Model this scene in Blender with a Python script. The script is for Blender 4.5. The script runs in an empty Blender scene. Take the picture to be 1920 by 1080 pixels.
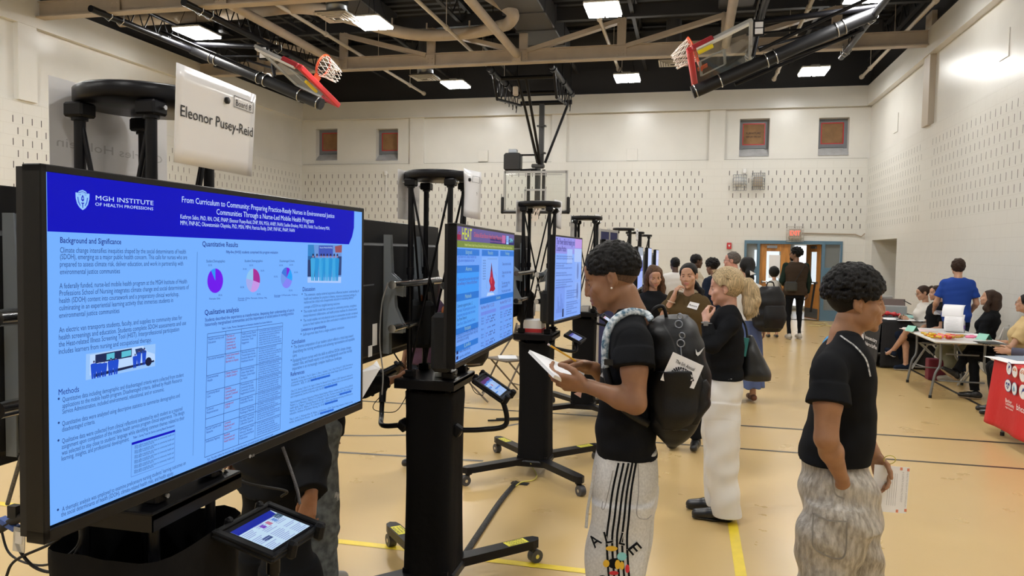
import bpy, math, random
import numpy as np
from mathutils import Vector, Matrix, Euler, noise as mnoise

sc = bpy.context.scene
COL = sc.collection
PI = math.pi
R = math.radians

# ------------------------------------------------------------------ camera, world, exposure
FOC, VPX, VPY, ROLL, EYE = 1414.0, 1292.0, 477.0, R(0.9), 1.72     # focal length in px of the 1920 px frame
_cy = Vector((VPX-960, 540-VPY, FOC)).normalized()
_h = Vector((math.cos(ROLL), -math.sin(ROLL), 0))
_cx = (_h - _cy*_h.dot(_cy)).normalized()
_cz = _cx.cross(_cy)
if _cz.y < 0: _cz = -_cz
# columns: camera right/up/back expressed in world axes (X across the hall, Y along it, Z up)
_rot = Matrix(((_cx.x, _cx.y, -_cx.z), (_cy.x, _cy.y, -_cy.z), (_cz.x, _cz.y, -_cz.z)))
cam = bpy.data.cameras.new('camera')
cam.sensor_fit = 'HORIZONTAL'; cam.sensor_width = 36.0; cam.lens = FOC/1920*36.0
cam.clip_start = 0.05; cam.clip_end = 100
camo = bpy.data.objects.new('camera', cam); COL.objects.link(camo)
camo.matrix_world = Matrix.Translation((0, 0, EYE)) @ _rot.to_4x4()
sc.camera = camo
sc.view_settings.view_transform = 'Standard'; sc.view_settings.look = 'None'
sc.view_settings.gamma = 1.0; sc.view_settings.use_curve_mapping = False
sc.view_settings.exposure = 0.0
LAMP_POWER = 78.0            # emission of one high-bay lens
SCREEN = 1.0                 # emission of the television panels
w = bpy.data.worlds.new('world'); sc.world = w; w.use_nodes = True
w.node_tree.nodes['Background'].inputs[0].default_value = (0.9, 0.95, 1, 1)
w.node_tree.nodes['Background'].inputs[1].default_value = 0.4

def ray(px, py):
    d = Vector((px-960, 540-py, -FOC)); return _rot @ d
def on_y(px, py, Y):
    r = ray(px, py); t = Y/r.y; return Vector((r.x*t, Y, r.z*t+EYE))
def on_x(px, py, X):
    r = ray(px, py); t = X/r.x; return Vector((X, r.y*t, r.z*t+EYE))
def on_z(px, py, Z):
    r = ray(px, py); t = (Z-EYE)/r.z; return Vector((r.x*t, r.y*t, Z))

# ------------------------------------------------------------------ materials
class S:                                   # tiny wrapper: node socket arithmetic
    def __init__(s, nt, v): s.nt, s.v = nt, v
    def _m(s, op, *a):
        n = s.nt.nodes.new('ShaderNodeMath'); n.operation = op
        for i, x in enumerate((s,)+a):
            if isinstance(x, S): s.nt.links.new(x.v, n.inputs[i])
            else: n.inputs[i].default_value = x
        return S(s.nt, n.outputs[0])
    def __add__(s, o): return s._m('ADD', o)
    def __sub__(s, o): return s._m('SUBTRACT', o)
    def __mul__(s, o): return s._m('MULTIPLY', o)
    def __truediv__(s, o): return s._m('DIVIDE', o)
    def floor(s): return s._m('FLOOR')
    def fract(s): return s._m('FRACT')
    def abs(s): return s._m('ABSOLUTE')
    def lt(s, o): return s._m('LESS_THAN', o)
    def gt(s, o): return s._m('GREATER_THAN', o)
    def mod(s, o): return s._m('FLOORED_MODULO', o)
    def pw(s, o): return s._m('POWER', o)

MATS = {}
def mat(name, col, rough=0.5, metal=0.0, noise=0.0, nscale=20.0, bump=0.0, bscale=200.0, emit=0.0, trans=0.0, sss=0.0, spec=0.5,
        coat=0.0, col2=None, stretch=None, ecol=None, sheen=0.0):
    if name in MATS: return MATS[name]
    m = bpy.data.materials.new(name); m.use_nodes = True; nt = m.node_tree
    b = nt.nodes['Principled BSDF']
    c = (col[0], col[1], col[2], 1)
    b.inputs['Base Color'].default_value = c
    b.inputs['Roughness'].default_value = rough; b.inputs['Metallic'].default_value = metal
    b.inputs['Specular IOR Level'].default_value = spec
    if coat: b.inputs['Coat Weight'].default_value = coat
    if sheen: b.inputs['Sheen Weight'].default_value = sheen
    if trans: b.inputs['Transmission Weight'].default_value = trans; b.inputs['IOR'].default_value = 1.2
    if sss:
        b.inputs['Subsurface Weight'].default_value = sss
        b.inputs['Subsurface Radius'].default_value = (0.02, 0.008, 0.004); b.inputs['Subsurface Scale'].default_value = 0.5
    if emit:
        e = ecol or col
        b.inputs['Emission Color'].default_value = (e[0], e[1], e[2], 1); b.inputs['Emission Strength'].default_value = emit
    if noise or bump:
        tc = nt.nodes.new('ShaderNodeTexCoord'); src = tc.outputs['Object']
        if stretch:
            mp = nt.nodes.new('ShaderNodeMapping'); mp.inputs['Scale'].default_value = stretch
            nt.links.new(src, mp.inputs[0]); src = mp.outputs[0]
    if noise:
        n = nt.nodes.new('ShaderNodeTexNoise'); n.inputs['Scale'].default_value = nscale; n.inputs['Detail'].default_value = 5
        nt.links.new(src, n.inputs['Vector'])
        mx = nt.nodes.new('ShaderNodeMix'); mx.data_type = 'RGBA'
        d = col2 or tuple(max(0, x*(1-noise)) for x in col)
        u = col if col2 else tuple(min(1, x*(1+noise)) for x in col)
        rp = nt.nodes.new('ShaderNodeMapRange'); rp.inputs['From Min'].default_value = 0.35; rp.inputs['From Max'].default_value = 0.65
        nt.links.new(n.outputs['Fac'], rp.inputs['Value'])
        mx.inputs[6].default_value = (*d[:3], 1); mx.inputs[7].default_value = (*u[:3], 1)
        nt.links.new(rp.outputs[0], mx.inputs[0]); nt.links.new(mx.outputs[2], b.inputs['Base Color'])
    if bump:
        n2 = nt.nodes.new('ShaderNodeTexNoise'); n2.inputs['Scale'].default_value = bscale; n2.inputs['Detail'].default_value = 3
        nt.links.new(src, n2.inputs['Vector'])
        bp = nt.nodes.new('ShaderNodeBump'); bp.inputs['Strength'].default_value = bump; bp.inputs['Distance'].default_value = 0.01
        nt.links.new(n2.outputs['Fac'], bp.inputs['Height']); nt.links.new(bp.outputs[0], b.inputs['Normal'])
    MATS[name] = m; return m

def wall_mat(name, axis, zones, col=(0.72, 0.712, 0.672)):
    """painted acoustic block: axis 0 = runs along X, 1 = along Y; slots only inside the (lo, hi) zones"""
    m = bpy.data.materials.new(name); m.use_nodes = True; nt = m.node_tree; b = nt.nodes['Principled BSDF']
    tc = nt.nodes.new('ShaderNodeTexCoord'); sp = nt.nodes.new('ShaderNodeSeparateXYZ'); nt.links.new(tc.outputs['Object'], sp.inputs[0])
    u = S(nt, sp.outputs[axis]); z = S(nt, sp.outputs[2])
    B = 0.2032
    row = (z/B).floor(); fz = (z/B).fract()
    odd = row.mod(2.0)
    us = (u + odd*(B/2))/B; fu = us.fract()
    slot = (fu-0.5).abs().lt(0.042) * (fz-0.45).abs().lt(0.30)
    band = z.gt(2.44)*z.lt(4.06)
    zn = None
    for lo, hi in zones:
        q = u.gt(lo)*u.lt(hi); zn = q if zn is None else zn+q
    slot = slot*band*zn
    ub = (u + odd*B)/(2*B)                  # blocks are two slots wide
    mort = (fz-0.0).abs().lt(0.05)
    vj = (ub.fract()).lt(0.022)
    joint = (mort+vj)._m('MINIMUM', 1.0)*z.lt(4.3)
    n = nt.nodes.new('ShaderNodeTexNoise'); n.inputs['Scale'].default_value = 0.8; n.inputs['Detail'].default_value = 6
    nt.links.new(tc.outputs['Object'], n.inputs['Vector'])
    c1 = nt.nodes.new('ShaderNodeMix'); c1.data_type = 'RGBA'
    nt.links.new(n.outputs['Fac'], c1.inputs[0])
    c1.inputs[6].default_value = (col[0]*.93, col[1]*.93, col[2]*.92, 1); c1.inputs[7].default_value = (*col, 1)
    c2 = nt.nodes.new('ShaderNodeMix'); c2.data_type = 'RGBA'
    nt.links.new((joint*0.22).v, c2.inputs[0]); nt.links.new(c1.outputs[2], c2.inputs[6]); c2.inputs[7].default_value = (0.45, 0.42, 0.37, 1)
    c3 = nt.nodes.new('ShaderNodeMix'); c3.data_type = 'RGBA'
    nt.links.new(slot.v, c3.inputs[0]); nt.links.new(c2.outputs[2], c3.inputs[6]); c3.inputs[7].default_value = (0.012, 0.011, 0.010, 1)
    nt.links.new(c3.outputs[2], b.inputs['Base Color'])
    hgt = (joint*(-1.0)) - slot*3.0
    bp = nt.nodes.new('ShaderNodeBump'); bp.inputs['Strength'].default_value = 0.5; bp.inputs['Distance'].default_value = 0.006
    nt.links.new(hgt.v, bp.inputs['Height'])
    n3 = nt.nodes.new('ShaderNodeTexNoise'); n3.inputs['Scale'].default_value = 5; n3.inputs['Detail'].default_value = 4
    nt.links.new(tc.outputs['Object'], n3.inputs['Vector'])
    bp2 = nt.nodes.new('ShaderNodeBump'); bp2.inputs['Strength'].default_value = 0.25; bp2.inputs['Distance'].default_value = 0.02
    nt.links.new(n3.outputs['Fac'], bp2.inputs['Height']); nt.links.new(bp.outputs[0], bp2.inputs['Normal'])
    nt.links.new(bp2.outputs[0], b.inputs['Normal'])
    b.inputs['Roughness'].default_value = 0.33
    return m

# ------------------------------------------------------------------ mesh builder
def frame_from(d, up=None):
    d = Vector(d).normalized(); up = Vector(up) if up else (Vector((0, 0, 1)) if abs(d.z) < 0.95 else Vector((0, 1, 0)))
    x = up.cross(d)
    if x.length < 1e-6: x = Vector((1, 0, 0)).cross(d)
    x.normalize(); y = d.cross(x); return x, y, d

class MB:
    def __init__(s): s.v = []; s.f = []; s.mi = []; s.sm = []; s.M = None; s.m = 0
    def add(s, vs, fs, smooth=False, m=None):
        o = len(s.v)
        if s.M is not None: vs = [s.M @ Vector(v) for v in vs]
        s.v.extend([tuple(v) for v in vs]); mm = s.m if m is None else m
        for f in fs: s.f.append(tuple(i+o for i in f)); s.mi.append(mm); s.sm.append(smooth)
        return s
    def box(s, c, d, rot=None, bev=0.0, m=None):
        c = Vector(c); hx, hy, hz = d[0]/2, d[1]/2, d[2]/2
        b = min(bev, hx*.98, hy*.98, hz*.98)
        if b <= 0:
            vs = [Vector((x, y, z)) for z in (-hz, hz) for y in (-hy, hy) for x in (-hx, hx)]
            fs = [(0, 2, 3, 1), (4, 5, 7, 6), (0, 1, 5, 4), (2, 6, 7, 3), (0, 4, 6, 2), (1, 3, 7, 5)]
        else:
            vs = []; idx = {}
            for sx in (-1, 1):
                for sy in (-1, 1):
                    for sz in (-1, 1):
                        for k, p in enumerate(((hx, hy-b, hz-b), (hx-b, hy, hz-b), (hx-b, hy-b, hz))):
                            idx[(sx, sy, sz, k)] = len(vs); vs.append(Vector((sx*p[0], sy*p[1], sz*p[2])))
            fs = []
            for sg in (-1, 1):
                fs.append([idx[(sg, a, c2, 0)] for a, c2 in ((-1, -1), (1, -1), (1, 1), (-1, 1))])
                fs.append([idx[(a, sg, c2, 1)] for a, c2 in ((-1, -1), (1, -1), (1, 1), (-1, 1))])
                fs.append([idx[(a, c2, sg, 2)] for a, c2 in ((-1, -1), (1, -1), (1, 1), (-1, 1))])
            for a in (-1, 1):
                for c2 in (-1, 1):
                    fs.append([idx[(a, c2, -1, 0)], idx[(a, c2, 1, 0)], idx[(a, c2, 1, 1)], idx[(a, c2, -1, 1)]])
                    fs.append([idx[(a, -1, c2, 0)], idx[(a, 1, c2, 0)], idx[(a, 1, c2, 2)], idx[(a, -1, c2, 2)]])
                    fs.append([idx[(-1, a, c2, 1)], idx[(1, a, c2, 1)], idx[(1, a, c2, 2)], idx[(-1, a, c2, 2)]])
                    for e in (-1, 1): fs.append([idx[(a, c2, e, k)] for k in range(3)])
            ff = []
            for f in fs:                     # outward winding
                n = (vs[f[1]]-vs[f[0]]).cross(vs[f[2]]-vs[f[0]]); cc = sum((vs[i] for i in f), Vector())/len(f)
                ff.append(f if n.dot(cc) > 0 else f[::-1])
            fs = ff
        if rot is not None:
            q = rot if isinstance(rot, Matrix) else Euler(rot).to_matrix(); vs = [q @ v for v in vs]
        return s.add([v+c for v in vs], fs, False, m)
    def bar(s, a, b, wd, th, up=None, m=None, bev=0.0):
        a, b = Vector(a), Vector(b); x, y, d = frame_from(b-a, up)
        q = Matrix((x, y, d)).transposed(); return s.box((a+b)/2, (wd, th, (b-a).length), q, bev, m)
    def cyl(s, a, b, r, r2=None, n=16, cap=True, m=None, smooth=True):
        return s.tube([a, b], [r, r if r2 is None else r2], n, cap, m, smooth)
    def tube(s, pts, r, n=10, cap=True, m=None, smooth=True, flat=None, up=None):
        pts = [Vector(p) for p in pts]; rs = r if isinstance(r, (list, tuple)) else [r]*len(pts)
        vs = []; px = None
        for i, p in enumerate(pts):
            d = (pts[min(i+1, len(pts)-1)]-pts[max(i-1, 0)])
            if d.length < 1e-9: d = Vector((0, 0, 1))
            d.normalize()
            if px is None: px, _, _ = frame_from(d, up)
            px = (px-d*px.dot(d)); px = px.normalized() if px.length > 1e-6 else frame_from(d)[0]
            py = d.cross(px)
            for k in range(n):
                a = 2*PI*k/n; vs.append(p+px*math.cos(a)*rs[i]+py*math.sin(a)*rs[i]*(flat if flat else 1))
        fs = [(i*n+k, i*n+(k+1) % n, (i+1)*n+(k+1) % n, (i+1)*n+k) for i in range(len(pts)-1) for k in range(n)]
        s.add(vs, fs, smooth, m)
        if cap:
            o = len(vs); s.add([vs[k] for k in range(n)], [tuple(range(n-1, -1, -1))], False, m)
            s.add([vs[o-n+k] for k in range(n)], [tuple(range(n))], False, m)
        return s
    def lathe(s, c, prof, n=24, axis=(0, 0, 1), m=None, smooth=True):
        c = Vector(c); x, y, d = frame_from(axis)
        vs = [c+d*z+(x*math.cos(2*PI*k/n)+y*math.sin(2*PI*k/n))*r for r, z in prof for k in range(n)]
        fs = [(i*n+k, i*n+(k+1) % n, (i+1)*n+(k+1) % n, (i+1)*n+k) for i in range(len(prof)-1) for k in range(n)]
        return s.add(vs, fs, smooth, m)
    def ball(s, c, r, n=12, m=None, q=None):
        r = (r, r, r) if not isinstance(r, (tuple, list)) else r; c = Vector(c); vs = []; k = n//2+1
        for i in range(k):
            t = PI*i/(k-1)
            for j in range(n):
                a = 2*PI*j/n; v = Vector((r[0]*math.sin(t)*math.cos(a), r[1]*math.sin(t)*math.sin(a), r[2]*math.cos(t)))
                vs.append(c+(q @ v if q else v))
        fs = [(i*n+j, (i+1)*n+j, (i+1)*n+(j+1) % n, i*n+(j+1) % n) for i in range(k-1) for j in range(n)]
        return s.add(vs, fs, True, m)
    def prism(s, pts, ext, m=None):
        """pts: planar loop of 3D points, ext: extrusion vector"""
        pts = [Vector(p) for p in pts]; e = Vector(ext); n = len(pts)
        nr = Vector()
        for i in range(n): nr += pts[i].cross(pts[(i+1) % n])
        if nr.dot(e) < 0: pts = pts[::-1]
        vs = pts+[p+e for p in pts]
        fs = [tuple(range(n-1, -1, -1)), tuple(range(n, 2*n))]+[(i, (i+1) % n, n+(i+1) % n, n+i) for i in range(n)]
        return s.add(vs, fs, False, m)
    def quad(s, a, b, c, d, m=None): return s.add([a, b, c, d], [(0, 1, 2, 3)], False, m)
    def sheet(s, fn, nu, nv, th=0.0, m=None, smooth=True):
        """fn(u,v)->point, u,v in 0..1; th gives a back side"""
        P = [[Vector(fn(i/nu, j/nv)) for i in range(nu+1)] for j in range(nv+1)]
        W = nu+1; vs = [p for r_ in P for p in r_]
        fs = [(j*W+i, j*W+i+1, (j+1)*W+i+1, (j+1)*W+i) for j in range(nv) for i in range(nu)]
        if th:
            ns = []
            for j in range(nv+1):
                for i in range(nu+1):
                    a = P[j][min(i+1, nu)]-P[j][max(i-1, 0)]; b = P[min(j+1, nv)][i]-P[max(j-1, 0)][i]
                    q = a.cross(b); ns.append(q.normalized() if q.length > 0 else Vector((0, 0, 1)))
            o = len(vs); vs = vs+[v-n_*th for v, n_ in zip(vs, ns)]
            fs = fs+[tuple(i+o for i in f[::-1]) for f in fs]
            ed = [(i, 0) for i in range(nu+1)]+[(nu, j) for j in range(1, nv+1)]+[(i, nv) for i in range(nu-1, -1, -1)]+[(0, j) for j in range(nv-1, 0, -1)]
            for k in range(len(ed)):
                a = ed[k][1]*W+ed[k][0]; b = ed[(k+1) % len(ed)]; b = b[1]*W+b[0]; fs.append((b, a, a+o, b+o))
        return s.add(vs, fs, smooth, m)
    def text(s, txt, q, size, width=None, m=None, align='l', depth=0.0, bold=0.0):
        """q: 4x4 matrix whose x,y is the writing plane"""
        V, F, wd = text_mesh(txt, bold)
        if not V: return s
        sx = size if width is None else width/max(wd, 1e-6)
        off = {'l': 0, 'c': -wd/2, 'r': -wd}[align]
        return s.add([q @ Vector(((v[0]+off)*sx, v[1]*size, depth)) for v in V], F, False, m)
    def build(s, name, mats, parent=None, loc=None, shade=True):
        me = bpy.data.meshes.new(name); me.from_pydata(s.v, [], s.f)
        if not isinstance(mats, (list, tuple)): mats = [mats]
        for x in mats: me.materials.append(x)
        me.polygons.foreach_set('material_index', s.mi); me.polygons.foreach_set('use_smooth', s.sm); me.update()
        o = bpy.data.objects.new(name, me); COL.objects.link(o)
        if parent is not None: o.parent = parent
        if loc is not None: o.location = loc
        return o

def each(mb, name, mats, parent=None):
    """one object per loose piece"""
    key = {}; par = []
    def find(i):
        while par[i] != i: par[i] = par[par[i]]; i = par[i]
        return i
    vid = []
    for v in mb.v:
        k = (round(v[0], 5), round(v[1], 5), round(v[2], 5))
        if k not in key: key[k] = len(par); par.append(len(par))
        vid.append(key[k])
    for f in mb.f:
        a = find(vid[f[0]])
        for i in f[1:]:
            b = find(vid[i])
            if a != b: par[b] = a
    comp = {}
    for j, f in enumerate(mb.f): comp.setdefault(find(vid[f[0]]), []).append(j)
    out = []
    for js in comp.values():
        q = MB(); mp = {}
        for j in js:
            f = []
            for i in mb.f[j]:
                if i not in mp: mp[i] = len(q.v); q.v.append(mb.v[i])
                f.append(mp[i])
            q.f.append(tuple(f)); q.mi.append(mb.mi[j]); q.sm.append(mb.sm[j])
        out.append(q.build(name, mats, parent))
    return out
_tc = {}
def text_mesh(txt, bold=0.0):
    bold *= .5 if 'M' not in txt else 0; k = (txt, bold)
    if k not in _tc:
        c = bpy.data.curves.new('t', 'FONT'); c.body = txt; c.resolution_u = 2; c.size = 1.0; c.offset = bold
        o = bpy.data.objects.new('t', c); COL.objects.link(o)
        dg = bpy.context.evaluated_depsgraph_get(); e = o.evaluated_get(dg); me = e.to_mesh()
        V = [(v.co.x, v.co.y) for v in me.vertices]; F = [tuple(p.vertices) for p in me.polygons]
        e.to_mesh_clear(); bpy.data.objects.remove(o); bpy.data.curves.remove(c)
        if V:
            x0 = min(v[0] for v in V); V = [(v[0]-x0, v[1]) for v in V]; wd = max(v[0] for v in V)
        else: wd = 0
        _tc[k] = (V, F, wd)
    return _tc[k]

def tag(o, label=None, cat=None, group=None, kind=None):
    if label: o['label'] = label
    if cat: o['category'] = cat
    if group: o['group'] = group
    if kind: o['kind'] = kind
    return o
def empty(name, loc=(0, 0, 0), label=None, cat=None, group=None, rz=0.0):
    o = bpy.data.objects.new(name, None); COL.objects.link(o); o.location = loc; o.rotation_euler = (0, 0, rz)
    o.empty_display_size = 0.1
    return tag(o, label, cat, group)
def copy_tree(o, parent=None):
    c = o.copy(); COL.objects.link(c); c.parent = parent
    for ch in [x for x in COL.objects if x.parent == o]: copy_tree(ch, c)
    return c
def struct(mb, name, mats, parent=None):
    o = mb.build(name, mats, parent)
    if parent is None: o['kind'] = 'structure'
    return o
def catmull(pts, n=8):
    pts = [Vector(p) for p in pts]; P = [pts[0]*2-pts[1]]+pts+[pts[-1]*2-pts[-2]]; out = []
    for i in range(1, len(P)-2):
        for k in range(n):
            t = k/n; a, b, c, d = P[i-1], P[i], P[i+1], P[i+2]
            out.append(0.5*((2*b)+(c-a)*t+(2*a-5*b+4*c-d)*t*t+(3*b-a-3*c+d)*t*t*t))
    out.append(P[-2]); return out
def plane_q(o, x, y):
    """4x4 with origin o, writing direction x, up y"""
    x = Vector(x).normalized(); y = Vector(y); y = (y-x*y.dot(x)).normalized(); z = x.cross(y)
    q = Matrix((x, y, z)).transposed().to_4x4(); q.translation = Vector(o); return q

# ------------------------------------------------------------------ palette
M_BLACK = mat('black_steel', (0.007, 0.007, 0.009), 0.35, 0.0, spec=.22)
M_BLKPL = mat('black_plastic', (0.008, 0.008, 0.009), 0.4, spec=.35)
M_RUBBER = mat('rubber', (0.01, 0.01, 0.011), 0.7)
M_BEIGE = mat('beige_paint', (0.43, 0.36, 0.28), 0.5, noise=0.06, nscale=3)
M_GREYST = mat('grey_steel', (0.30, 0.32, 0.35), 0.35, 0.8)
M_CHROME = mat('chrome', (0.55, 0.56, 0.58), 0.18, 1.0)
M_WHITE = mat('white_paint', (0.75, 0.75, 0.74), 0.5)
M_PAPER = mat('paper', (0.86, 0.86, 0.88), 0.6)
M_INK = mat('ink', (0.02, 0.02, 0.025), 0.6)
M_RED = mat('red_pad', (0.55, 0.03, 0.035), 0.45)
M_ORANGE = mat('orange_rim', (0.80, 0.10, 0.03), 0.4)
M_YEL = mat('yellow_tape', (0.85, 0.68, 0.02), 0.45)
M_NET = mat('net_cord', (0.75, 0.68, 0.62), 0.8)

# ------------------------------------------------------------------ room: X across, Y along the hall
XL, XR, YB, YN, ZT, ZD = -11.8, 4.5, 21.5, -7.0, 6.2, 7.3
LEDGE = 4.31
pils_back = [(768, 794), (1034, 1061), (1329, 1358)]
pb = [(on_y(a, 300, YB).x, on_y(b, 300, YB).x) for a, b in pils_back]
edges = [XL]+[x for p in pb for x in p]+[XR]
zones_back = [(edges[i]+0.08, edges[i+1]-0.08) for i in range(0, len(edges), 2)]
pl_side = [(16.22, 16.62), (10.6, 11.0), (5.0, 5.4), (-0.6, -0.2)]
se = [YB]+[v for p in pl_side for v in (p[1], p[0])]+[YN]
zones_side = [(se[i+1]+0.1, se[i]-0.1) for i in range(0, len(se), 2)]
MW_B = wall_mat('wall_block_back', 0, zones_back)
MW_S = wall_mat('wall_block_side', 1, zones_side)
M_PLAS = mat('wall_plaster', (0.70, 0.69, 0.65), 0.28, noise=0.05, nscale=0.7, bump=0.25, bscale=4, spec=0.5)
M_BAND = mat('wall_band', (0.44, 0.38, 0.30), 0.5, noise=0.05, nscale=1)

M_LEDGE = mat('ledge_line', (.22, .20, .17), .6)  # dark line drawn where the ledge meets the recessed upper panels
def wall_with_openings(mb, u0, u1, z0, z1, opens, face, depth, m=0):
    """face(u,z,d)->point; opens: (u0,u1,z0,z1) rectangles, left open; reveals are built to -depth"""
    us = sorted({u0, u1}|{o[0] for o in opens}|{o[1] for o in opens}); zs = sorted({z0, z1}|{o[2] for o in opens}|{o[3] for o in opens})
    for a, b in zip(us, us[1:]):
        for c, d in zip(zs, zs[1:]):
            mu, mz = (a+b)/2, (c+d)/2
            if any(o[0] < mu < o[1] and o[2] < mz < o[3] for o in opens): continue
            mb.quad(face(a, c, 0), face(b, c, 0), face(b, d, 0), face(a, d, 0), m)
    for a, b, c, d in opens:
        if d-c > 0 and depth:
            for p, q in (((a, c), (a, d)), ((b, c), (b, d)), ((a, c), (b, c)), ((a, d), (b, d))):
                mb.quad(face(*p, 0), face(*q, 0), face(*q, depth), face(*p, depth), m)

# back wall, its upper panels recessed between pilasters
win_px = [((590, 241), (630, 300)), ((703, 241), (744, 300)), ((1388, 222), (1442, 292)), ((1537, 220), (1592, 290))]
wins = []
for a, b in win_px:
    p, q = on_y(*a, YB), on_y(*b, YB); wins.append((p.x, q.x, q.z, p.z))
dp, dq = on_y(1396, 453, YB), on_y(1580, 455, YB)
door = (dp.x, dq.x, 0.0, 2.13)
fb = lambda u, z, d: (u, YB+d, z)
mb = MB()
wall_with_openings(mb, XL, XR, 0, LEDGE, [door], fb, 0.25, 0)
wall_with_openings(mb, XL-.1, XR+.1, LEDGE, ZT, wins, lambda u, z, d: (u, YB+0.08+d, z), 0.42, 1)
mb.quad((XL, YB, LEDGE), (XR, YB, LEDGE), (XR, YB+.08, LEDGE-.01), (XL, YB+.08, LEDGE-.01), 3)
mb.box(((XL+XR)/2, YB+.07, LEDGE+.008), (XR-XL, .02, .016), m=3)
for a, b in pb: mb.box(((a+b)/2, YB+0.052, (LEDGE+ZT)/2), (b-a, 0.10, ZT-LEDGE), m=1)
mb.box(((XL+XR)/2, YB-0.0, 5.93), (XR-XL, 0.13, 0.52), m=2)
mb.box(((XL+XR)/2, YB-0.03, 5.68), (XR-XL, 0.12, 0.025), m=1)
struct(mb, 'wall_back', [MW_B, M_PLAS, M_PLAS, M_LEDGE])
# side walls
dr1, dr2 = on_x(1627, 452, XR), on_x(1680, 450, XR)
rdoor = (18.35, 20.7, 0.0, 2.15)
mb = MB(); fr = lambda u, z, d: (XR+d, u, z)
wall_with_openings(mb, YN, YB, 0, LEDGE, [rdoor], fr, 0.9, 0)
mb.quad((XR+.05, YN, LEDGE), (XR+.05, YB+.2, LEDGE), (XR+.05, YB+.2, ZT), (XR+.05, YN, ZT), 1)
mb.quad((XR, YN, LEDGE), (XR, YB, LEDGE), (XR+.05, YB, LEDGE), (XR+.05, YN, LEDGE), 1); mb.box((XR+.045, (YN+YB)/2, LEDGE+.008), (.02, YB-YN, .016), m=3)
for a, b in pl_side: mb.box((XR, (a+b)/2, (LEDGE+ZT)/2+.15), (0.12, b-a, ZT-LEDGE+.3), m=2)
mb.box((XR, (YN+YB)/2, 5.93), (0.14, YB-YN, 0.52), m=1)
mb.box((XR-0.03, (YN+YB)/2, 5.68), (0.12, YB-YN, 0.025), m=1)
for u, z in ((12.9, 4.95), (19.0, 4.8)):   # flush painted cover plates
    mb.box((XR+.045, u, z), (0.02, 0.36, 0.42), m=1)
struct(mb, 'wall_right', [MW_S, M_PLAS, M_BAND, M_LEDGE])
mb = MB()
mb.quad((XL, YN, 0), (XL, YB, 0), (XL, YB, LEDGE), (XL, YN, LEDGE), 0)
mb.quad((XL-.05, YN, LEDGE), (XL-.05, YB+.2, LEDGE), (XL-.05, YB+.2, ZT), (XL-.05, YN, ZT), 1)
mb.quad((XL, YN, LEDGE), (XL, YB, LEDGE), (XL-.05, YB, LEDGE), (XL-.05, YN, LEDGE), 1)
for a, b in ((11.25, 11.65), (5.4, 5.8), (-0.6, -0.2)): mb.box((XL, (a+b)/2, (LEDGE+ZT)/2), (0.12, b-a, ZT-LEDGE), m=1)
mb.box((XL, (YN+YB)/2, 5.93), (0.14, YB-YN, 0.52), m=1)
struct(mb, 'wall_left', [MW_S, M_PLAS, M_BAND])
mb = MB(); mb.quad((XL, YN, 0), (XR, YN, 0), (XR, YN, ZD), (XL, YN, ZD)); struct(mb, 'wall_near', [M_PLAS])
for k, (u, z) in enumerate(((-5.97, 4.52), (-1.63, 4.49))):
    mb = MB(); mb.box((u, YB+.045, z), (0.3, 0.02, 0.33), bev=0.004)
    tag(mb.build('access_panel', M_PLAS), ['painted square access panel high on the back wall left of the hanging hoop', 'painted square access panel high on the back wall right of the hanging hoop'][k], 'panel')

# black roof deck: corrugated sheet, joists and the dark wall strip above the band
M_DECK = mat('roof_deck_black', (0.016, 0.016, 0.018), 0.6)
M_DUCTB = mat('duct_black', (0.055, 0.056, 0.06), 0.5)
mb = MB()
n = 180; st = (YB+1-YN)/n
for i in range(n):
    y = YN+i*st; zz = ZD+(0.0 if i % 2 else 0.05)
    mb.quad((XL-.3, y, zz), (XL-.3, y+st*.8, zz), (XR+.3, y+st*.8, zz), (XR+.3, y, zz))
    z2 = ZD+(0.05 if i % 2 else 0.0)
    mb.quad((XL-.3, y+st*.8, zz), (XL-.3, y+st, z2), (XR+.3, y+st, z2), (XR+.3, y+st*.8, zz))
for s_, X in ((1, XL-.06), (1, XR+.06)): mb.box((X, (YN+YB)/2, (ZT+ZD)/2), (0.05, YB-YN+1, ZD-ZT+.1))
mb.box(((XL+XR)/2, YB+.09, (ZT+ZD)/2), (XR-XL+.4, 0.05, ZD-ZT+.1))
for x in np.arange(XL+1.0, XR, 1.9):       # open-web joists running along the hall
    mb.box((x, (YN+YB)/2, ZD-.08), (0.09, YB-YN, 0.05)); mb.box((x, (YN+YB)/2, ZD-.5), (0.08, YB-YN, 0.04))
    for k in range(int((YB-YN)/0.7)):
        y = YN+k*.7; mb.bar((x, y, ZD-.08), (x, y+.35, ZD-.5), .02, .02); mb.bar((x, y+.35, ZD-.5), (x, y+.7, ZD-.08), .02, .02)
struct(mb, 'ceiling', [M_DECK])

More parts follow.
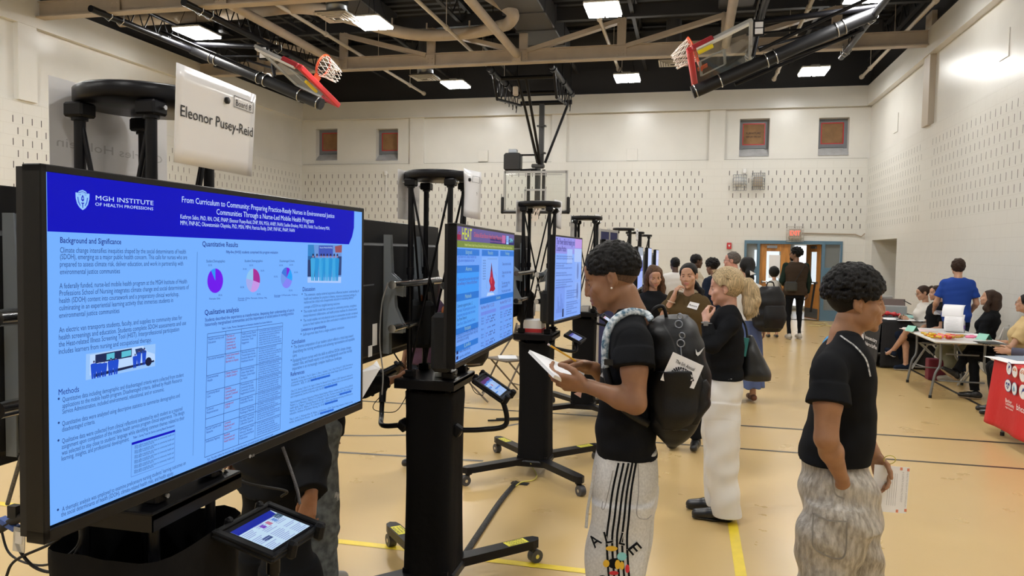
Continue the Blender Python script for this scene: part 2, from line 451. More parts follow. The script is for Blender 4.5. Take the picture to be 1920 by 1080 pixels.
# ------------------------------------------------------------------ floor with its painted lines
mf = bpy.data.materials.new('floor_epoxy'); mf.use_nodes = True; nt = mf.node_tree; b = nt.nodes['Principled BSDF']
tc = nt.nodes.new('ShaderNodeTexCoord')
def nz(scale, det=5, dist=0.0, st=None):
    n_ = nt.nodes.new('ShaderNodeTexNoise'); n_.inputs['Scale'].default_value = scale; n_.inputs['Detail'].default_value = det
    n_.inputs['Distortion'].default_value = dist
    src = tc.outputs['Object']
    if st:
        mp = nt.nodes.new('ShaderNodeMapping'); mp.inputs['Scale'].default_value = st; mp.inputs['Rotation'].default_value = (0, 0, .6)
        nt.links.new(src, mp.inputs[0]); src = mp.outputs[0]
    nt.links.new(src, n_.inputs['Vector']); return n_.outputs['Fac']
def mixc(f, a, b_):
    m_ = nt.nodes.new('ShaderNodeMix'); m_.data_type = 'RGBA'
    if isinstance(f, S): f = f.v
    nt.links.new(f, m_.inputs[0])
    for i, c in ((6, a), (7, b_)):
        if isinstance(c, tuple): m_.inputs[i].default_value = (*c, 1)
        else: nt.links.new(c, m_.inputs[i])
    return m_.outputs[2]
f1 = S(nt, nz(0.5, 6)); f2 = S(nt, nz(7, 8)); f3 = S(nt, nz(2.2, 8, 1.5, (1, 14, 1)))
c = mixc((f1-.35)*2.2, (0.56, 0.39, 0.165), (0.60, 0.42, 0.185))
c = mixc(((f2-.60)*.4)._m('MAXIMUM', 0.0), c, (0.42, 0.30, 0.14))
nt.links.new(c, b.inputs['Base Color'])
rr = S(nt, nz(3, 6))*0.10+0.24; nt.links.new(rr.v, b.inputs['Roughness'])
bp = nt.nodes.new('ShaderNodeBump'); bp.inputs['Strength'].default_value = 0.04; bp.inputs['Distance'].default_value = 0.02
nt.links.new(nz(4, 3), bp.inputs['Height']); nt.links.new(bp.outputs[0], b.inputs['Normal'])
M_LB = mat('line_black', (0.025, 0.022, 0.02), 0.35, noise=0.3, nscale=6); M_LY = mat('line_yellow', (0.80, 0.60, 0.03), 0.35, noise=0.06, nscale=8)
M_LG = mat('line_grey', (0.13, 0.12, 0.11), 0.35, noise=0.3, nscale=6)
mb = MB()
mb.quad((XL-.2, YN, 0), (XR+2.2, YN, 0), (XR+2.2, YB+4, 0), (XL-.2, YB+4, 0))
def line(a, b_, wd, m, z=0.0015):
    a, b_ = Vector((*a, z)), Vector((*b_, z)); d = (b_-a).normalized(); n_ = Vector((-d.y, d.x, 0))*wd/2
    mb.quad(a-n_, b_-n_, b_+n_, a+n_, m)
line((3.38, -5), (3.38, 19.5), 0.05, 1)
line((-9, 7.88), (3.38, 7.88), 0.05, 1); line((-0.6, 6.93), (3.38, 6.93), 0.04, 1)
line((0.317, -3), (0.317, 5.06), 0.06, 2, .002); line((-8, 4.02), (-1.5, 4.02), 0.06, 2, .002); line((-1.5, 4.0), (0.317, 3.98), 0.06, 2, .002)
arc = [(-3.6+2.3*math.cos(t), 8.3+2.0*math.sin(t)) for t in np.linspace(-2.6, -0.4, 24)]
for p, q in zip(arc, arc[1:]): line(p, q, 0.045, 3, .0018)
line((-6, 5.6), (-1.6, 5.9), 0.045, 3, .0018)
struct(mb, 'floor', [mf, M_LB, M_LY, M_LG])

# ------------------------------------------------------------------ windows, boarded with cardboard
M_REVEAL = mat('window_frame_grey', (0.16, 0.17, 0.19), 0.4); M_CARD = mat('cardboard', (0.24, 0.13, 0.055), 0.7, noise=0.15, nscale=4)
M_TAPE = mat('red_tape', (0.5, 0.02, 0.03), 0.4); M_SILL = mat('sill_grey', (0.46, 0.47, 0.48), 0.35, noise=.1, nscale=5)
for k, (a, b_, c_, d_) in enumerate(wins):
    mb = MB(); y = YB+0.34; z0 = c_+(d_-c_)*.24
    mb.add([(a, YB+.05, c_), (b_, YB+.05, c_), (b_, y+.02, z0), (a, y+.02, z0)], [(0, 1, 2, 3)], m=2)
    root = struct(mb, 'window_%d' % (k+1), [M_REVEAL, M_CARD, M_SILL])
    fr_ = MB(); t = .09
    for q in (((a+t/2), (c_+d_)/2+.0, t, d_-c_), ((b_-t/2), (c_+d_)/2, t, d_-c_)): fr_.box((q[0], y+.01, q[1]), (q[2], .06, q[3]))
    for z in (z0+t/2, d_-t/2): fr_.box(((a+b_)/2, y+.01, z), (b_-a-2*t, .06, t))
    fr_.build('window_frame', [M_REVEAL], root)
    cd = MB(); cd.box(((a+b_)/2, y-.0, (z0+d_)/2), (b_-a-2*t+.01, .02, d_-z0-2*t+.01), m=0)
    w2, h2 = (b_-a)/2-t, (d_-z0)/2-t; cx, cz_ = (a+b_)/2, (z0+d_)/2
    for q in ((-w2, 0, .05, 2*h2+.05), (w2, 0, .05, 2*h2+.05), (0, h2, 2*w2+.05, .05), (0, -h2, 2*w2+.05, .05)):
        cd.box((cx+q[0], y-.014, cz_+q[1]), (q[2], .006, q[3]), m=1)
    if k == 2:
        cd.text('FURNITURE', plane_q((cx-.2, y-.018, cz_+.0), (1, 0, 0), (0, 0, 1)), .08, .38, 2)
        cd.text('KEEP DRY THIS SIDE', plane_q((cx-.2, y-.018, cz_-.09), (1, 0, 0), (0, 0, 1)), .06, .38, 2)
        cd.text('corrugated', plane_q((cx-.2, y-.018, cz_-.33), (1, 0, 0), (0, 0, 1)), .05, .3, 2)
    cd.build('cardboard_panel', [M_CARD, M_TAPE, M_INK], root)
# light room beyond the doors
M_HALL = mat('hall_wall', (0.45, 0.43, 0.37), 0.6)
mb = MB()
mb.quad((door[0]-2.2, YB+3.9, 0), (door[1]+1.5, YB+3.9, 0), (door[1]+1.5, YB+3.9, 3), (door[0]-2.2, YB+3.9, 3))
mb.quad((door[0]-2.2, YB+.25, 0), (door[0]-2.2, YB+3.9, 0), (door[0]-2.2, YB+3.9, 3), (door[0]-2.2, YB+.25, 3))
mb.quad((door[1]+1.5, YB+.25, 0), (door[1]+1.5, YB+3.9, 0), (door[1]+1.5, YB+3.9, 3), (door[1]+1.5, YB+.25, 3))
mb.quad((door[0]-2.2, YB+.25, 3), (door[1]+1.5, YB+.25, 3), (door[1]+1.5, YB+3.9, 3), (door[0]-2.2, YB+3.9, 3))
struct(mb, 'wall_lobby', [M_HALL])

# ------------------------------------------------------------------ blue door frame, wooden doors
M_BLUE = mat('door_frame_blue', (0.10, 0.19, 0.27), 0.4); M_WOOD = mat('door_wood', (0.50, 0.22, 0.055), 0.35, noise=0.22, nscale=3, stretch=(12, 12, 0.8))
M_GLASS = mat('pane_glass', (0.8, 0.85, 0.88), 0.05, trans=0.85); M_DAY = mat('daylight_opening', (0.9, 0.95, 1.0), 0.5, emit=1.5)
D0, D1 = door[0], door[1]; DW = D1-D0; y = YB+.04
def dx(px): return on_y(px, 500, YB).x
mb = MB()
xs = [(D0, D0+.06), (dx(1421)-.03, dx(1421)+.04), (dx(1542)-.03, dx(1542)+.05), (D1-.05, D1)]
for a, b_ in xs: mb.box(((a+b_)/2, y, 1.065), (b_-a, .14, 2.13))
mb.box(((D0+D1)/2, y, 2.085), (DW-.02, .138, .09))
for a, b_ in ((xs[0][1], xs[1][0]), (xs[2][1], xs[3][0])):
    for z0, z1 in ((0.0, .28), (1.18, 1.42)): mb.box(((a+b_)/2, y, (z0+z1)/2), (b_-a, .12, z1-z0))
fr_root = struct(mb, 'door_frame_1', [M_BLUE])
g = MB()
for a, b_ in ((xs[0][1], xs[1][0]), (xs[2][1], xs[3][0])):
    for z0, z1 in ((.28, 1.18), (1.42, 2.04)): g.box(((a+b_)/2, y, (z0+z1)/2), (b_-a, .02, z1-z0))
each(g, 'side_pane', [M_GLASS], fr_root)
def door_leaf(k, hinge, ang, flip):
    W = (xs[2][0]-xs[1][1])/2-.01; root = empty('door_%d' % k, hinge); root['kind'] = 'structure'; root.rotation_euler = (0, 0, ang)
    mb = MB(); s_ = flip
    for x0, x1, z0, z1 in ((0, .17, 0, 2.03), (W-.24, W, 0, 2.03), (.17, W-.24, 0, .95), (.17, W-.24, 1.83, 2.03)):
        mb.box((s_*(x0+x1)/2, 0, (z0+z1)/2), (x1-x0, .045, z1-z0))
    mb.build('door_panel', [M_WOOD], root)
    g = MB(); g.box((s_*(W-.07)/2, 0, 1.39), (W-.41, .012, .88)); g.build('door_glass', [M_GLASS], root)
    p = MB(); p.cyl((s_*.08, -.05, 1.0), (s_*(W-.08), -.05, 1.0), .018); p.box((s_*.08, -.03, 1.0), (.06, .05, .07)); p.box((s_*(W-.08), -.03, 1.0), (.06, .05, .07))
    p.build('push_bar', [M_CHROME], root)
    kp = MB(); kp.box((s_*W/2, -.026, .16), (W-.04, .006, .26)); kp.build('kick_plate', [M_GREYST], root)
    cl = MB(); cl.box((s_*.3, -.05, 1.95), (.26, .05, .07)); cl.build('door_closer', [M_GREYST], root)
    if k == 1:
        pa = MB(); pa.box((s_*(W-.12)/2+.05, -.012, 1.42), (.28, .004, .62)); pa.lathe((s_*(W-.12)/2+.05, -.016, 1.35), [(0.0, 0), (.09, 0)], 20, (0, 1, 0), m=1)
        pa.build('paper_notice', [M_PAPER, mat('notice_grey', (.35, .36, .38), .6)], root)
    return root
door_leaf(1, (xs[1][1]+.01, YB+.06, 0.01), 0.0, 1)
door_leaf(2, (xs[2][0]-.01, YB+.08, 0.01), R(-72), -1)
mb = MB(); mb.box((dx(1520)+.45, YB+3.85, 1.1), (.75, .05, 1.9)); mb.box((dx(1455)+.12, YB+3.85, 1.25), (0.75, .05, 1.3))
root = struct(mb, 'window_5', [M_DAY])
# side doorway in the right wall: deep reveal with a steel door
M_SDOOR = mat('steel_door_grey', (.28, .29, .30), .4)
mb = MB(); a, b_, c_, d_ = rdoor
mb.quad((XR+.9, a, 0), (XR+.9, b_, 0), (XR+.9, b_, d_), (XR+.9, a, d_), 0)
struct(mb, 'wall_recess', [M_PLAS])
r3 = empty('door_3', (XR+.86, b_-1.0, 0)); r3['kind'] = 'structure'
mb = MB(); mb.box((0, -.1, 1.03), (.05, .95, 2.06)); mb.box((0, -.62, 1.03), (.1, .07, 2.1)); mb.box((0, .42, 1.03), (.1, .07, 2.1)); mb.build('door_panel', [M_SDOOR], r3)
mb = MB(); mb.box((-.035, -.3, 1.45), (.01, .15, .6)); mb.build('door_glass', [M_GLASS], r3)
mb = MB(); mb.cyl((-.05, .3, .95), (-.05, .3, 1.15), .012); mb.build('door_handle', [M_CHROME], r3)

# ------------------------------------------------------------------ roof steel
def roof_truss(Y, label):
    mb = MB(); z0, z1 = 5.87, 6.15
    mb.box(((XL+XR)/2, Y, (z0+z1)/2), (XR-XL-.1, .02, z1-z0)); mb.box(((XL+XR)/2, Y, z0), (XR-XL-.1, .2, .025)); mb.box(((XL+XR)/2, Y, z1), (XR-XL-.1, .12, .02))
    xs = [-3.66+2.14*k for k in range(-3, 4)]
    for x in xs:
        if XL < x < XR: mb.box((x, Y, 6.42), (.19, .09, .62), bev=.01); mb.box((x, Y-.05, 6.0), (.22, .02, .26))
        for bx in (-.05, .05):
            for bz in (5.95, 6.03, 6.66, 6.72): mb.ball((x+bx, Y-.06, bz), .014, 6)
    for a, b_ in zip(xs, xs[1:]):
        if (a+b_)/2 < -3.66: mb.bar((a+.05, Y, 6.66), (b_-.1, Y, 6.12), .09, .17, up=(0, 1, 0))
        else: mb.bar((a+.1, Y, 6.12), (b_-.05, Y, 6.66), .09, .17, up=(0, 1, 0))
    tp = MB(); tp.box(((XL+XR)/2, Y, 6.85), (XR-XL-.1, .14, .26)); 
    o = mb.build('roof_truss', M_BEIGE); tag(o, label, 'roof truss', 'steel roof trusses'); tp.build('top_chord', M_DECK, o); return o
roof_truss(16.4, 'beige steel roof truss crossing the hall behind the folded hoops')
roof_truss(11.72, 'beige steel roof truss nearer the camera, only its lower edge showing at top left')
roof_truss(7.0, 'beige steel roof truss overhead nearest the camera')
for x, lb in ((-8.05, 'thick beige brace pipe under the roof, the one left beside the folded hoop'), (-3.78, 'thick beige brace pipe under the roof, the middle one'),
              (0.62, 'thick beige brace pipe under the roof, the one beside the right folded hoop')):
    mb = MB(); mb.cyl((x, YN+.2, 6.08), (x, 16.35, 6.02), .085); mb.box((x, 16.3, 5.98), (.2, .12, .2))
    tag(mb.build('brace_pipe', M_BEIGE), lb, 'pipe', 'beige brace pipes')
M_PIPE = mat('thin_pipe_paint', (0.52, 0.47, 0.40), 0.45)
for x, y1, lb in ((-7.68, 21.1, 'leftmost thin sprinkler pipe beside the red-padded folded hoop'), (-4.98, 20.5, 'thin sprinkler pipe left of the middle brace pipe'),
                  (-1.83, 19.1, 'thin sprinkler pipe rising past the middle ceiling lamp'), (2.03, 20.8, 'thin sprinkler pipe passing behind the right folded hoop'),
                  (4.16, 20.9, 'rightmost thin sprinkler pipe close to the right wall')):
    mb = MB(); mb.cyl((x, YN+.2, 6.3), (x, y1, 6.3), .038, n=10)
    for y in (9, 12, 15, 17.8, 20): mb.cyl((x, y-.05, 6.3), (x, y+.05, 6.3), .055, n=10); mb.cyl((x, y, 6.3), (x, y, ZD), .008, n=5)
    mb.cyl((x, y1-.03, 6.3), (x, y1+.05, 6.3), .06, n=10)
    tag(mb.build('sprinkler_pipe', M_PIPE), lb, 'pipe', 'thin sprinkler pipes')
pts = [on_z(*p, 6.4) for p in ((281, 36), (450, 24), (540, 14), (600, 18), (650, 32), (735, 57), (800, 66), (880, 62), (935, 50))]
pts[0].x = -11.7; pts += [on_z(955, 42, 6.4), on_z(958, 25, 6.42)+Vector((0, 0, .05)), Vector((-4.4, 15.6, 7.2))]
mb = MB(); mb.tube(catmull(pts, 6), .125, 18)
for i in (2, 3, 5, 6, 7): mb.cyl(pts[i]-Vector((0, 0, 0)), (pts[i].x, pts[i].y, 6.66), .02, n=6)
tag(mb.build('drain_pipe', M_BEIGE), 'large beige pipe winding under the roof with an elbow near the middle', 'pipe')
mb = MB(); mb.box((-3.35, 13.5, 6.75), (.85, 9.6, .5), bev=.02)
for y in np.arange(9, 18.2, 1.2): mb.box((-3.35, y, 6.75), (.89, .05, .54))
for x in (-7, 0.8): mb.box((x, 12.5, 6.95), (.7, 8, .35), bev=.02)
tag(mb.build('air_duct', M_DUCTB), 'black rectangular air ducts hung along the roof', 'duct')
mb = MB(); mb.box((-3.6, 19.0, 6.95), (15.5, .5, .35), bev=.02)
tag(mb.build('air_duct', M_DUCTB), 'black air duct running across the roof near the back wall', 'duct')

# ------------------------------------------------------------------ high-bay lamps
M_LENS = mat('lamp_lens', (1, 1, 1), 0.4, emit=LAMP_POWER, ecol=(1.0, 0.985, 0.95)); M_LAMPB = mat('lamp_body', (0.7, 0.7, 0.7), 0.4)
def lamp(x, y, label):
    r = empty('high_bay_lamp', (x, y, 6.0), label, 'ceiling lamp', 'high-bay lamps under the roof')
    mb = MB(); mb.box((0, 0, .06), (.62, .78, .05), bev=.015); mb.box((0, 0, .11), (.2, .5, .06), bev=.01); mb.build('housing', M_LAMPB, r)
    mb = MB()
    for s_ in (-1, 1): mb.box((s_*.155, 0, .02), (.28, .74, .03), bev=.008)
    each(mb, 'lens', M_LENS, r)
    mb = MB()
    for sx in (-.2, .2):
        for sy in (-.3, .3): mb.cyl((sx, sy, .1), (sx*.3, sy*.3, .75), .005, n=5)
    mb.cyl((0, 0, .75), (0, 0, 1.3), .01, n=6); mb.build('hanger', M_BLACK, r)
for y, row in ((18.95, 'in the farthest row'), (13.6, 'in the second row from the back'), (8.3, 'overhead'), (3.0, 'overhead'), (-2.4, 'behind the camera')):
    for x, c_ in ((-9.8, 'leftmost lit'), (-6.02, 'left middle lit'), (-1.6, 'right middle lit'), (2.72, 'rightmost lit')):
        if (x, y) in ((-9.8, 18.95),): continue
        lamp(x, y, f'{c_} rectangular lamp {row} {"" if y > 9 else "in the first near row " if y > 8 else "in the second near row " if y > 2 else ""}under the black roof')
# ceiling diffusers
M_VENT = mat('vent_metal', (0.50, 0.47, 0.42), 0.4); M_DKV = mat('vent_gap', (0.12, 0.11, 0.1), 0.6)
def vent(x, y, z, neck, label):
    r = empty('ceiling_vent', (x, y, z), label, 'vent', 'square ceiling vents')
    mb = MB()
    for k in range(5):
        h = .3-.055*k; zz = -.012*k if k < 4 else -.03
        for s_ in (-1, 1): mb.box((s_*h, 0, zz), (.035, 2*h+.035, .012)); mb.box((0, s_*h, zz), (2*h, .035, .012))
    mb.build('louvre', M_VENT, r); mb = MB(); mb.box((0, 0, .03), (.6, .6, .02)); mb.build('backing', M_DKV, r)
    mb = MB(); mb.lathe((0, 0, .04), [(.17, 0), (.2, .02), (.2, .14), (.21, .15), (.2, .16), (.2, .28), (.17, .3), (.17, .9)] if neck else [(.17, 0), (.17, .9)], 20); mb.build('neck', M_GREYST if neck else M_DUCTB, r)
vent(-6.45, 13.04, 6.0, True, 'square ceiling vent under a round silver neck, near the top centre left')
vent(-6.5, 17.97, 6.0, True, 'square ceiling vent beside the far left lamp')
vent(-0.46, 17.5, 6.0, False, 'square ceiling vent just left of the right folded hoop')

# ------------------------------------------------------------------ folded side hoops
M_BOARDG = mat('backboard_glass', (0.93, 0.96, 0.95), 0.02, trans=0.97); M_BFRAME = mat('backboard_frame', (.42, .43, .43), .4)
M_REDD = mat('red_pad_dark', (0.35, 0.02, 0.03), 0.5)
def torus(mb, c, nrm, Rr, r, n=28, k=8, m=None, arc=1.0):
    x, y, d = frame_from(nrm); c = Vector(c)
    mb.tube([c+x*Rr*math.cos(2*PI*arc*i/n)+y*Rr*math.sin(2*PI*arc*i/n) for i in range(n+1)], r, k, False, m)
def side_hoop(T, label, tape):
    r = empty('folded_basketball_hoop', T(2.0, 14, 5.85), label, 'basketball hoop', 'folded side hoops'); o = Vector(r.location)
    def P(x, y, z): return Vector(T(x, y, z))-o
    for X in (1.1, 2.95):
        mb = MB(); mb.cyl(P(X, 11.3, 5.83), P(X, 16.9, 5.83), .06); mb.build('rail', M_BLACK, r)
        mb = MB(); mb.cyl(P(X, 11.9, 6.2), P(X, 16.2, 6.2), .035, n=8)
        for k in range(12):
            y = 11.9+k*.36; mb.cyl(P(X, y, 5.85), P(X, y+.18, 6.2), .012, n=5); mb.cyl(P(X, y+.18, 6.2), P(X, y+.36, 5.85), .012, n=5)
        mb.build('rail_lattice', M_BLACK, r)
        mb = MB()
        for y in (11.72, 12.0, 14.1, 14.3, 16.3, 16.5):
            mb.tube([P(X-.075, y, 5.95), P(X-.08, y, 5.8), P(X, y, 5.74), P(X+.08, y, 5.8), P(X+.075, y, 5.95)], .01, 6)
        each(mb, 'clamp', M_CHROME, r)
    mb = MB(); mb.cyl(P(.9, 14, 5.78), P(3.1, 14, 5.95), .05); mb.cyl(P(.9, 14.4, 5.7), P(3.1, 14.4, 5.8), .02); mb.cyl(P(1.1, 14, 5.75), P(1.0, 14, 5.2), .035); each(mb, 'cross_tube', M_BLACK, r)
    mb = MB(); mb.cyl(P(-.02, 14.05, 4.62), P(2.95, 14.05, 5.86), .115, n=20); mb.build('mast', M_BLKPL, r)
    mb = MB()
    for t in (.02, .16, .42, .47, .8, .84):
        p = Vector(P(-.02+2.97*t, 14.05, 4.62+1.24*t)); torus(mb, p, P(2.95, 14.05, 5.86)-P(-.02, 14.05, 4.62), .125, .012, 20, 6)
    each(mb, 'clamp_ring', M_CHROME, r)
    mb = MB(); mb.cyl(P(1.05, 13.4, 5.15), P(2.95, 13.1, 5.95), .03); mb.cyl(P(.75, 14.8, 4.9), P(2.9, 14.6, 5.75), .035); mb.cyl(P(1.1, 14.2, 5.4), P(2.2, 14.9, 5.8), .025)
    mb.cyl(P(.6, 14.6, 4.95), P(2.6, 14.3, 5.55), .03)
    each(mb, 'brace', M_BLACK, r)
    mb = MB(); mb.box(P(2.65, 13.9, 6.15), (.5, .3, .28), bev=.03); mb.box(P(2.15, 13.9, 6.2), (.25, .22, .2), bev=.03); each(mb, 'winch', M_BLKPL, r)
    mb = MB(); mb.box(P(1.06, 13.7, 5.6), (.18, .06, .26)); mb.build('warning_box', M_BLACK, r)
    mb = MB(); mb.box(P(1.06, 13.66, 5.65), (.13, .02, .09)); mb.box(P(1.06, 13.66, 5.54), (.13, .02, .09)); each(mb, 'warning_label', M_PAPER, r)
    mb = MB(); mb.cyl(P(1.3, 14.25, 5.25), P(1.3, 14.3, 5.25), .09, n=20); mb.build('pulley', M_WHITE, r)
    # backboard lying back, its bottom pad nearest
    p0, p1 = P(-.08, 13.1, 5.12), P(.05, 14.9, 4.78); e = (p1-p0).normalized(); sd = P(.95, 13, .45)-P(0, 13, 0); sd = (sd-e*sd.dot(e)).normalized()
    nn = e.cross(sd).normalized(); nn = nn if nn.z > 0 else -nn
    L = (p1-p0).length; Hb = 1.07
    mb = MB(); mb.prism([p0+sd*.03, p1+sd*.03, p1+sd*Hb, p0+sd*Hb], nn*.012); b_ = mb.build('backboard', M_BOARDG, r)
    mb = MB()
    for a, c_ in ((p0, p1), (p0+sd*Hb, p1+sd*Hb), (p0, p0+sd*Hb), (p1, p1+sd*Hb)): mb.bar(a, c_, .05, .05, up=nn)
    q0, q1 = p0+e*(L/2-.3)+sd*.15+nn*.02, p0+e*(L/2+.3)+sd*.15+nn*.02
    for a, c_ in ((q0, q1), (q0+sd*.45, q1+sd*.45), (q0, q0+sd*.45), (q1, q1+sd*.45)): mb.bar(a, c_, .05, .008, up=nn)
    mb.build('board_frame', M_BFRAME, b_)
    mb = MB(); mb.bar(p0-e*.04, p1+e*.04, .1, .11, up=nn, bev=.02); mb.build('bottom_pad', M_RED, r)
    mb = MB(); mb.bar(p0-e*.02+sd*.04, p0-e*.02+sd*.42, .1, .1, up=nn, bev=.02); mb.bar(p1+e*.02+sd*.04, p1+e*.02+sd*.42, .1, .1, up=nn, bev=.02); each(mb, 'corner_pad', M_REDD, r)
    if tape:
        mb = MB(); mb.bar(p0+e*.5-nn*.10+sd*.08, p0+e*1.0-nn*.10+sd*.08, .05, .05, up=nn)
    else:
        mb = MB(); mb.bar(p0+sd*.10-nn*.12-e*.03, p0+sd*.36-nn*.12-e*.03, .05, .05, up=nn)
    mb.build('yellow_label', M_YEL, r)
    mb = MB(); mb.bar(p0+sd*.1-nn*.06-e*.03, p0+sd*1.0-nn*.06-e*.03, .08, .03, up=nn); mb.build('white_side_strip', M_WHITE, r)
    rc = p0+e*(L/2)+sd*.18+nn*.42
    mb = MB(); torus(mb, rc, sd, .225, .014); torus(mb, rc-sd*.03, sd, .225, .006); mb.prism([rc-nn*.225-e*.12, rc-nn*.225+e*.12, rc-nn*.42+e*.09, rc-nn*.42-e*.09], -sd*.03)
    mb.bar(rc-nn*.39-sd*.08, rc-nn*.39+sd*.1, .12, .02, up=nn); mb.build('rim', M_ORANGE, r)
    mb = MB(); rnd = random.Random(4)
    for k in range(12):
        a0 = 2*PI*k/12
        for s_ in (1, -1):
            pts_ = []
            for i in range(5):
                rr_ = .22-.085*i/4; a = a0+s_*i*2*PI/24; droop = Vector((0, 0, -.07))*(i/4)**1.5
                pts_.append(rc+(e*math.cos(a)+nn*math.sin(a))*rr_-sd*(.09*i)+droop)
            mb.tube(pts_, .006, 5, False)
    mb.build('net', M_NET, r)
    return r
side_hoop(lambda x, y, z: (x, y, z), 'folded basketball hoop with red padding hung under the roof at the right', False)
side_hoop(lambda x, y, z: (-7.3-x, y, z), 'folded basketball hoop with red padding hung under the roof at the left', True)

# ------------------------------------------------------------------ far hoop hanging in front of the back wall
HX, HY = -3.93, 19.5
r = empty('hanging_basketball_hoop', (HX, HY, 2.75), 'hanging basketball hoop with a clear glass backboard in front of the back wall', 'basketball hoop')
def P(x, y, z): return Vector((x-HX, y-HY, z-2.75))
for X in (-4.5, -3.08):
    mb = MB(); mb.cyl(P(X, 16.6, 5.84), P(X, 19.75, 5.84), .07)
    for y in (16.8, 18.2, 19.4): mb.cyl(P(X, y, 5.84), P(X, y+.12, 5.84), .09)
    mb.cyl(P(X, 17.0, 5.8), P(X, 17.4, 5.3), .03); mb.cyl(P(X, 17.4, 5.3), P(X+(.1 if X < -4 else -.1), 19.5, 5.6-.05), .035)
    for k in range(6): mb.cyl(P(X, 17.2+k*.4, 5.8), P(X, 17.4+k*.4, 5.35+.02*k), .012, n=5); mb.cyl(P(X, 17.4+k*.4, 5.35), P(X, 17.6+k*.4, 5.8), .012, n=5)
    for y in (16.9, 18.2, 19.5): mb.cyl(P(X, y, 5.85), P(X, y, ZD+.03), .012, n=6)
    mb.build('rail', M_BLACK, r)
mb = MB(); mb.cyl(P(-4.4, HY, 5.6), P(-3.05, HY, 5.6), .06); mb.cyl(P(-4.5, 17.6, 5.83), P(-3.08, 17.6, 5.83), .05); mb.cyl(P(-4.5, 18.9, 5.75), P(-3.08, 18.9, 5.75), .04)
each(mb, 'cross_tube', M_BLACK, r)
mb = MB(); mb.box(P(HX+.1, HY, 4.75), (.13, .1, 1.7)); mb.box(P(HX+.1, HY, 4.3), (.24, .14, .04)); mb.box(P(HX+.1, HY, 5.0), (.24, .14, .04)); mb.box(P(HX+.02, HY, 3.97), (.34, .14, .1), bev=.02); mb.box(P(HX+.02, HY, 3.3), (.14, .08, 1.25))
mb.build('mast', mat('mast_grey_black', (.05, .05, .05), .35, .4), r)
mb = MB(); mb.cyl(P(-4.3, HY, 5.55), P(HX+.0, HY+.02, 4.05), .035); mb.cyl(P(-3.15, HY, 5.55), P(HX+.2, HY+.02, 4.05), .035)
mb.cyl(P(-4.05, 17.6, 5.8), P(HX+.05, HY-.1, 4.02), .03); mb.cyl(P(-3.85, 17.6, 5.8), P(HX+.1, HY-.1, 4.02), .035); each(mb, 'brace', M_BLACK, r)
mb = MB(); mb.box(P(-4.08, 17.5, 5.5), (.12, .1, .22), bev=.02); mb.build('motor', M_BEIGE, r)
bw, bh, bz = 1.64, 1.0, 3.29
mb = MB(); mb.box(P(HX, HY-.2, bz), (bw, .012, bh)); bb = mb.build('backboard', M_BOARDG, r)
mb = MB()
for s_ in (-1, 1): mb.box(P(HX+s_*bw/2, HY-.2, bz), (.06, .05, bh+.06)); mb.box(P(HX, HY-.2, bz+s_*bh/2), (bw, .05, .06))
for s_ in (-1, 1): mb.box(P(HX+s_*.27, HY-.21, bz-.17), (.045, .012, .43)); mb.box(P(HX, HY-.21, bz-.17+s_*.21), (.58, .012, .045))
mb.box(P(HX, HY-.21, bz+.43), (1.4, .012, .02)); mb.build('board_frame', M_BFRAME, bb)
mb = MB()
for s_ in (-1, 1): mb.box(P(HX+s_*(bw/2+.05), HY-.2, bz-.36), (.08, .1, .44), bev=.02); mb.box(P(HX+s_*.2, HY-.12, bz+.02), (.08, .06, 1.1))
mb.box(P(HX, HY-.2, bz-.54), (bw+.18, .1, .07), bev=.02); mb.build('board_pad', M_BLKPL, r)
mb = MB(); rc = P(HX, HY-.5, bz-.38); torus(mb, rc, (0, 0, 1), .225, .012); mb.box(P(HX, HY-.25, bz-.4), (.15, .12, .08)); mb.build('rim', M_ORANGE, r)
mb = MB()
for k in range(12):
    for s_ in (1, -1):
        mb.tube([rc+Vector((math.cos(2*PI*k/12+s_*i*.26)*(.22-.03*i), math.sin(2*PI*k/12+s_*i*.26)*(.22-.03*i), -.1*i)) for i in range(5)], .006, 5, False)
mb.build('net', M_NET, r)
sp_ = empty('loudspeaker', on_y(962, 304, HY-.05), 'black loudspeaker clamped to the mast of the hanging hoop', 'loudspeaker')
mb = MB(); mb.box((0, 0, 0), (.46, .3, .46), bev=.05); mb.build('cabinet', M_BLKPL, sp_)
mb = MB(); mb.box((0, -.155, 0), (.4, .01, .4), bev=.003); mb.build('grille', mat('speaker_grille', (.03, .03, .032), .7), sp_)
mb = MB(); mb.box((0, 0, .28), (.22, .16, .1), bev=.01); mb.box((-.05, -.085, .28), (.05, .01, .05)); mb.box((.05, -.085, .28), (.05, .01, .05)); mb.box((0, 0, -.26), (.25, .15, .06)); mb.build('bracket', M_GREYST, sp_)
mb = MB(); mb.cyl((.2, 0, .18), (.65, 0, .18), .025); mb.cyl((.2, 0, -.22), (.65, 0, -.2), .035); each(mb, 'arm', M_BLACK, sp_)

